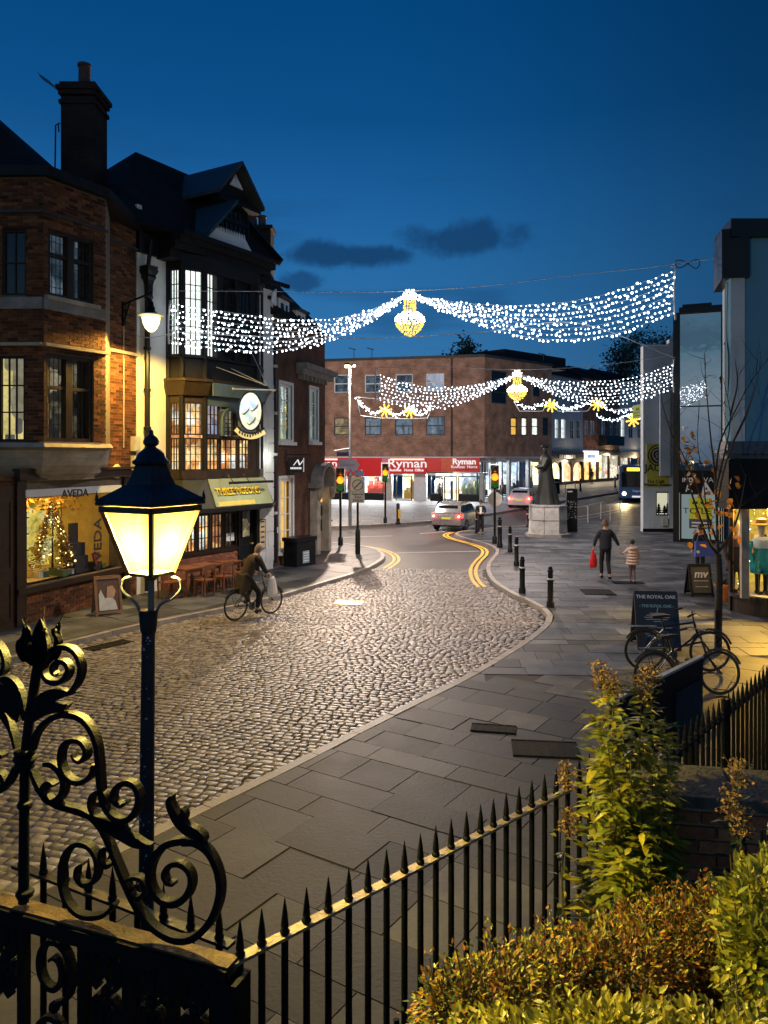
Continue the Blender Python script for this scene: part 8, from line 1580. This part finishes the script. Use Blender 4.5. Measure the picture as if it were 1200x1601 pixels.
for x, w_ in ((85, 52), (167, 32), (237, 32), (305, 30), (10, 26)):
    rx = abs(s(x+w_)-s(x-w_))/2*.62
    for j, cz in enumerate((zt_-.06-rx*1.5, zt_-.06-rx*4.4)):
        for fl in ((1, -1) if w_ < 40 else (1,)):
            p = cs(s(x)+fl*rx*(.55 if w_ < 40 else 0), cz, rx*(.6 if w_ < 40 else 1), rx*1.35, fl*(1 if j % 2 == 0 else -1)); MB().strap(p, taper(len(p), .024, .8, .5), -.018, .018, 5).build('panel_scroll', iron, gate, FGt)
    MB().ball(FGt.pt(s(x), zt_-.06-rx*2.95, 0), .026, 8, 6).build('panel_rosette', iron, gate, smooth=True)
# short run of railing behind the gate
FRb = Face((RA.x-1.25, RA.y+.75), (RA.x-.05, RA.y+.12)); r3 = thing('spiked_railing', 'short dark spiked railing half hidden behind the scrolled gate', 'railing', (RA.x-.6, RA.y+.4, .12), 'spiked churchyard railings'); zr3 = 1.88
MB().fb(0, FRb.L, zr3-.014, zr3, -.026, .026).build('top_rail', ironpaint, r3, FRb)
for k in range(9): br = inst(bar_me, 'bar', r3, FRb.M @ Matrix.Translation((.05+k*.155, 0, zr3-zr))); inst(sp_me, 'spike', br, FRb.M @ Matrix.Translation((.05+k*.155, 0, zr3)))
# ------------------------------------------------------------------ churchyard bed, garden wall, plants
bedp = [(.22, 2.0), (.30, 3.35), (1.42, 4.62), (1.6, 4.7), (4.2, 4.6), (4.0, 1.6)]
MB().prism([(x, y, .1) for x, y in bedp], (0, 0, 1.0)).build('garden_bed', soil, kind='structure')
gwF = Face((1.34, 4.50), (4.2, 4.00)); gw = thing('garden_wall', 'old red brick garden wall with a mossy stone coping', 'wall', (1.5, 4.5, 1)); obr = mat('old_garden_bricks', (.42, .16, .06), .85, 0, .35, 20, .5, 90, .35, col2=(.26, .10, .045))
MB().fb(0, gwF.L, .3, 1.90, -.32, 0).build('mortar_core', mat('old_lime_mortar', (.34, .27, .18), .95, 0, .3, 15, .5, 70), gw, gwF)
un = MB(); 
r = random.Random(14); row = 0; z = 1.32
while z < 1.88:
    x = .01-(.16 if row % 2 else 0)
    while x < 1.3:
        l = r.uniform(.21, .235); a, q = max(x, 0), x+l
        if q-a > .05:
            dd = r.uniform(.006, .018); b = MB(); j = lambda: r.uniform(-.003, .003); b.hexa([(a+j(), .0, z+j()), (q+j(), .0, z+j()), (q, .02, z), (a, .02, z)][::1], [(a+j(), .0, z+.064+j()), (q+j(), .0, z+.064+j()), (q, .02, z+.064), (a, .02, z+.064)]); b.v = [(vx, vy-dd-.012, vz) for vx, vy, vz in b.v]; b.build('brick', obr, gw, gwF)
        x = q+.016
    z += .080; row += 1
moss = mat('mossy_coping_stone', (.13, .12, .07), .95, 0, .5, 9, .7, 40, col2=(.09, .08, .06)); x = -.05
while x < gwF.L:
    l = r.uniform(.55, .75); b = MB(); b.hexa([(x, .36, 1.90), (x+l, .36, 1.90), (x+l, -.05, 1.90), (x, -.05, 1.90)][::-1], [(x, .36, 1.985), (x+l, .36, 1.99), (x+l, -.045, 1.965), (x, -.045, 1.96)][::-1]); b.build('coping_stone', moss, gw, gwF); x += l+.008
lf = {'orange': mat('orange_brown_leaves', (.42, .17, .025), .5, 0, .25, 4, rnd=.45, col2=(.16, .10, .02), trans=.35), 'yellow': mat('yellow_green_leaves', (.50, .44, .04), .42, 0, .2, 4, rnd=.45, col2=(.25, .28, .03), trans=.4), 'green': mat('mid_green_leaves', (.16, .21, .035), .4, 0, .25, 4, rnd=.45, col2=(.26, .29, .04), trans=.35), 'dark': mat('dark_green_leaves', (.035, .06, .02), .45, 0, .3, 4, rnd=.4, trans=.25), 'flower': mat('faded_flower_heads', (.34, .22, .09), .8, 0, .3, 9, rnd=.35, trans=.3)}
stem_m = mat('plant_stems', (.12, .12, .04), .6, 0, .3, 6); twig_m = mat('bush_twigs', (.07, .04, .02), .8, 0, .3, 9)
def leaf6(b, c, d, up, l, w_, fold=.25, droop=.15):
    d = d.normalized(); sd = d.cross(up); sd = sd.normalized() if sd.length > 1e-3 else d.orthogonal().normalized(); nn = sd.cross(d)
    m_ = c+d*l*.5-nn*w_*fold; t_ = c+d*l-nn*l*droop
    b.add([c, c+d*l*.3+sd*w_*.5, c+d*l*.65+sd*w_*.42-nn*l*droop*.4, t_, c+d*l*.65-sd*w_*.42-nn*l*droop*.4, c+d*l*.3-sd*w_*.5, m_], [(0, 1, 6), (1, 2, 6), (2, 3, 6), (3, 4, 6), (4, 5, 6), (5, 0, 6)])
def rdir(r, z=0): return Vector((r.gauss(0, 1), r.gauss(0, 1), r.gauss(z, .6))).normalized()
def bush(name, label, blobs, n, ll, key, seed, keys=None, cat='bush', tw=60, shell=.55, nlarge=0):
    r = random.Random(seed); c0 = Vector(blobs[0][0]); t = thing(name, label, cat, (c0.x, c0.y, 1.1)); ks = keys or [key]; mb = {k: MB() for k in ks}; tb_ = MB(); vol = [b[1][0]*b[1][1]*b[1][2] for b in blobs]; tot = sum(vol); tips = []
    for k in range(tw):
        bl = r.choices(blobs, vol)[0]; d = rdir(r, .5); e_ = Vector(bl[0])+Vector((d.x*bl[1][0], d.y*bl[1][1], d.z*bl[1][2]))*r.uniform(.8, 1.28); base = Vector((bl[0][0]*.6+c0.x*.4+r.gauss(0, .05), bl[0][1]*.6+c0.y*.4+r.gauss(0, .05), 1.1)); tb_.tube([base, base.lerp(e_, .55)+Vector((0, 0, .05)), e_], [.008, .005, .002], 4); tips.append((base, e_))
    tb_.build('twigs', twig_m, t, kind='stuff')
    big = 0
    for k in range(n):
        if r.random() < .4:
            p, e_ = r.choice(tips); c = p.lerp(e_, r.uniform(.55, 1.04))+rdir(r)*.02; d = ((e_-p).normalized()+rdir(r)*.8).normalized()
        else:
            bl = r.choices(blobs, vol)[0]; d = rdir(r, .25); rad = r.uniform(shell, 1.0)**.6*(1+.12*math.sin(d.x*9+d.z*7+seed)); c = Vector(bl[0])+Vector((d.x*bl[1][0], d.y*bl[1][1], d.z*bl[1][2]))*rad; d = (d+rdir(r)*.7).normalized()
        kk = r.choice(ks); l = ll*r.uniform(.6, 1.35)
        if k < nlarge: q = MB(); leaf6(q, c, d, UP+rdir(r)*.4, l*1.2, l*.6, .2, r.uniform(.0, .3)); q.build('leaf', lf[kk], t)
        else: leaf6(mb[kk], c, d, UP+rdir(r)*.4, l, l*.48, .2, r.uniform(.0, .3))
    for kk in mb: mb[kk].build('foliage', lf[kk], t, kind='stuff')
    return t
B = lambda px, py, Y, rx, ry=None, rz=None: (tuple(W(px, py, Y)), (rx, ry or rx, rz or rx))
bush('orange_bush', 'wide low bush of small orange brown leaves in front of the brick wall', [B(960, 1535, 3.15, .32, .28, .20), B(1045, 1492, 3.3, .28, .28, .20), B(1130, 1465, 3.3, .25, .26, .2), B(880, 1580, 3.0, .28, .26, .19)], 17000, .024, 'orange', 21, ['orange', 'orange', 'yellow', 'dark'], tw=190, shell=.4)
bush('small_leaf_bush', 'loose bush of small yellow and brown leaves touching the spiked railing', [B(780, 1575, 2.95, .24, .24, .19), B(715, 1590, 2.9, .17, .2, .17), B(860, 1525, 3.1, .17, .2, .15)], 8500, .024, 'yellow', 22, ['yellow', 'orange', 'dark'], tw=170, shell=.35)
bush('golden_bush', 'bright golden yellow bush along the bottom edge nearest the viewer', [B(960, 1648, 2.35, .30, .2, .10), B(1120, 1660, 2.3, .24, .2, .09), B(800, 1655, 2.4, .22, .2, .09)], 4600, .036, 'yellow', 23, tw=90, shell=.3, nlarge=90)
bush('green_shrub', 'broad leaved green and yellow shrub at the right edge of the garden', [B(1195, 1440, 2.9, .15, .2, .20), B(1215, 1510, 2.75, .18, .2, .20), B(1222, 1385, 3.1, .12, .16, .12)], 3600, .044, 'green', 24, ['green', 'yellow'], tw=80, shell=.35, nlarge=90)
def tallplant(label, base, stems, seed, n_leaf, head=True, ll=.095, ks=('green', 'yellow'), nlarge=120, spread=.16):
    r = random.Random(seed); t = thing('tall_plant', label, 'plant', base, None); mb = {k: MB() for k in set(ks)}; sb = MB(); fb_ = MB(); big = 0; ct_ = 0
    for (px, py, Y) in stems:
        tip = W(px, py, Y); b0 = Vector(base)+Vector((r.gauss(0, .07), r.gauss(0, .07), 0)); b0.x = b0.x*.5+tip.x*.5; b0.y = b0.y*.5+tip.y*.5; L = catmull([b0, b0.lerp(tip, .5)+Vector((r.gauss(0, .04), r.gauss(0, .04), 0)), tip], 8); sb.tube(L, [.007-.005*i/(len(L)-1) for i in range(len(L))], 5)
        hgt = (tip-b0).length; nn = int(n_leaf*hgt)
        for k in range(nn):
            f_ = r.uniform(.05, .96); c = along(L, f_); a = k*2.4+r.random(); d = Vector((math.cos(a), math.sin(a), r.uniform(-.1, .7))); l = ll*r.uniform(.6, 1.2)*(1.15-.5*f_); kk = r.choice(ks); c2 = c+d*r.uniform(0, spread*(1.1-f_))
            if ct_ % 5 == 0 and big < nlarge: q = MB(); leaf6(q, c2, d, UP, l*1.15, l*.38, .2, r.uniform(.1, .4)); q.build('leaf', lf[kk], t); big += 1
            else: leaf6(mb[kk], c2, d, UP+rdir(r)*.3, l, l*.40, .2, r.uniform(.1, .45))
            ct_ += 1
        if head and stems.index((px, py, Y)) < 4:
            for k in range(150): c = tip+Vector((r.gauss(0, .028), r.gauss(0, .028), r.uniform(-.13, .02))); leafquad(fb_, c, r.uniform(.010, .022), r, 1.3)
            for k in range(10): e_ = tip+Vector((r.gauss(0, .045), r.gauss(0, .045), r.uniform(-.1, .03))); sb.tube([along(L, .93), e_], .0016, 3)
    sb.build('stems', stem_m, t, kind='stuff')
    for kk in mb: mb[kk].build('foliage', lf[kk], t, kind='stuff') if mb[kk].f else None
    if head: fb_.build('flower_heads', lf['flower'], t, kind='stuff')
    return t
tallplant('tall leafy plant with fading flower heads growing at the end of the spiked railing', (1.40, 4.35, 1.05), [(940, 1040, 4.35), (958, 1062, 4.3), (1015, 1045, 4.4), (1003, 1060, 4.3), (945, 1130, 4.2), (975, 1110, 4.25), (1040, 1120, 4.4), (985, 1190, 4.1), (1020, 1180, 4.2), (955, 1230, 4.05), (1000, 1280, 4.0), (940, 1180, 4.3), (1030, 1235, 4.1), (975, 1330, 3.9), (1010, 1345, 3.9), (960, 1150, 4.3), (1000, 1140, 4.35), (925, 1230, 4.2), (1045, 1180, 4.35), (965, 1270, 4.1), (1035, 1300, 4.0), (990, 1240, 4.15)], 31, 150, nlarge=240, spread=.14, ll=.12)
tallplant('thin plant with a single pale flower head poking through the spiked railing', (1.05, 4.35, 1.05), [(884, 1198, 4.35), (890, 1270, 4.3)], 32, 15, True, .085, nlarge=12, spread=.05)
tallplant('dark narrow leaved plant with a pinkish head in front of the garden wall', (1.9, 4.0, 1.05), [(1152, 1192, 4.1), (1140, 1240, 4.05), (1160, 1270, 4.05)], 33, 30, True, .10, ('dark',), nlarge=30, spread=.06)
tallplant('small upright sprig of yellow leaves standing above the loose bush', (.72, 2.95, 1.3), [(858, 1412, 3.05), (826, 1520, 2.8), (848, 1530, 2.75)], 34, 60, False, .036, ('yellow', 'orange'), nlarge=10, spread=.01)
tallplant('slender bent sprig with round yellow leaves near the bottom right edge', (1.12, 2.3, 1.2), [(1150, 1520, 2.4)], 35, 26, False, .05, ('yellow',), nlarge=14, spread=.01)
# ------------------------------------------------------------------ young street tree by the dress shop
yt = thing('young_tree', 'slim young tree with bare upright branches and a few orange leaves by the dress shop', 'tree', W(1122, 1020, 14.9)); TY = 14.9
def br(pts, r0, r1): 
    q = catmull([W(x, y, TY+dy) for x, y, dy in pts], 6); return q, [r0+(r1-r0)*i/(len(q)-1) for i in range(len(q))]
q, rr = br([(1122, 1021, 0), (1123, 950, 0), (1124, 900, 0), (1122, 866, 0)], .072, .058); MB().tube(q, rr, 10).build('trunk', bark, yt, smooth=True)
MB().box(W(1122, 1021, TY).x-.09, W(1122, 1021, TY).x-.03, TY-.1, TY-.04, .12, .95).build('tree_stake', darkwood, yt)
bl = [[(1122, 868, 0), (1106, 845, -.1), (1096, 815, -.2), (1080, 770, -.3), (1062, 715, -.4), (1040, 650, -.5), (1029, 602, -.5)], [(1122, 868, 0), (1120, 800, .1), (1117, 740, .2), (1110, 680, .2), (1104, 610, .2), (1100, 552, .2)], [(1123, 862, 0), (1140, 838, .2), (1152, 810, .3), (1160, 775, .4), (1166, 740, .4)], [(1119, 800, .1), (1130, 740, 0), (1146, 690, -.1), (1168, 640, -.2), (1191, 563, -.2)], [(1120, 846, 0), (1100, 790, -.3), (1078, 735, -.4), (1062, 700, -.4), (1048, 662, -.4)], [(1119, 762, .1), (1134, 700, .2), (1141, 650, .3), (1130, 590, .3)], [(1146, 690, -.1), (1166, 650, 0), (1180, 608, 0)], [(1118, 740, .2), (1126, 690, .3), (1150, 640, .4), (1172, 600, .4), (1200, 560, .5)], [(1122, 866, 0), (1112, 850, .3), (1104, 800, .4), (1098, 740, .4), (1090, 690, .4), (1094, 600, .4)], [(1141, 650, .3), (1152, 600, .3), (1148, 560, .3)]]
tips = []; r = random.Random(77)
for i, p in enumerate(bl):
    q, rr = br(p, .032 if i < 3 else .022, .004); MB().tube(q, rr, 7).build('branch', bark, yt, smooth=True); tips += [x for x in q[6:]]
tb_ = MB()
for k in range(70): c = r.choice(tips); e_ = c+Vector((r.gauss(0, .25), r.gauss(0, .2), r.uniform(.1, .6))); m_ = c.lerp(e_, .5)+Vector((r.gauss(0, .04), 0, 0)); tb_.tube([c, m_, e_], [.006, .004, .0015], 4); tips.append(m_)
tb_.build('twigs', bark, yt, kind='stuff')
ol = mat('last_orange_leaves', (.5, .22, .03), .5, 0, .25, 5, rnd=.4, trans=.4)
spots = [(1080+r.gauss(0, 9), 700+r.gauss(0, 30)) for k in range(28)]+[(1098+r.gauss(0, 12), 790+r.gauss(0, 30)) for k in range(26)]+[(1140+r.gauss(0, 12), 790+r.gauss(0, 24)) for k in range(18)]+[(1150, 745), (1149, 755), (1156, 752), (1070, 690), (1110, 830), (1130, 820), (1105, 855), (1184, 700)]
for x, y in spots:
    c = W(x, y, TY+r.gauss(0, .25)); b = MB(); leaf6(b, c, rdir(r, -.5), UP+rdir(r), r.uniform(.10, .16), r.uniform(.09, .13), .15, .2); b.build('leaf', ol, yt)
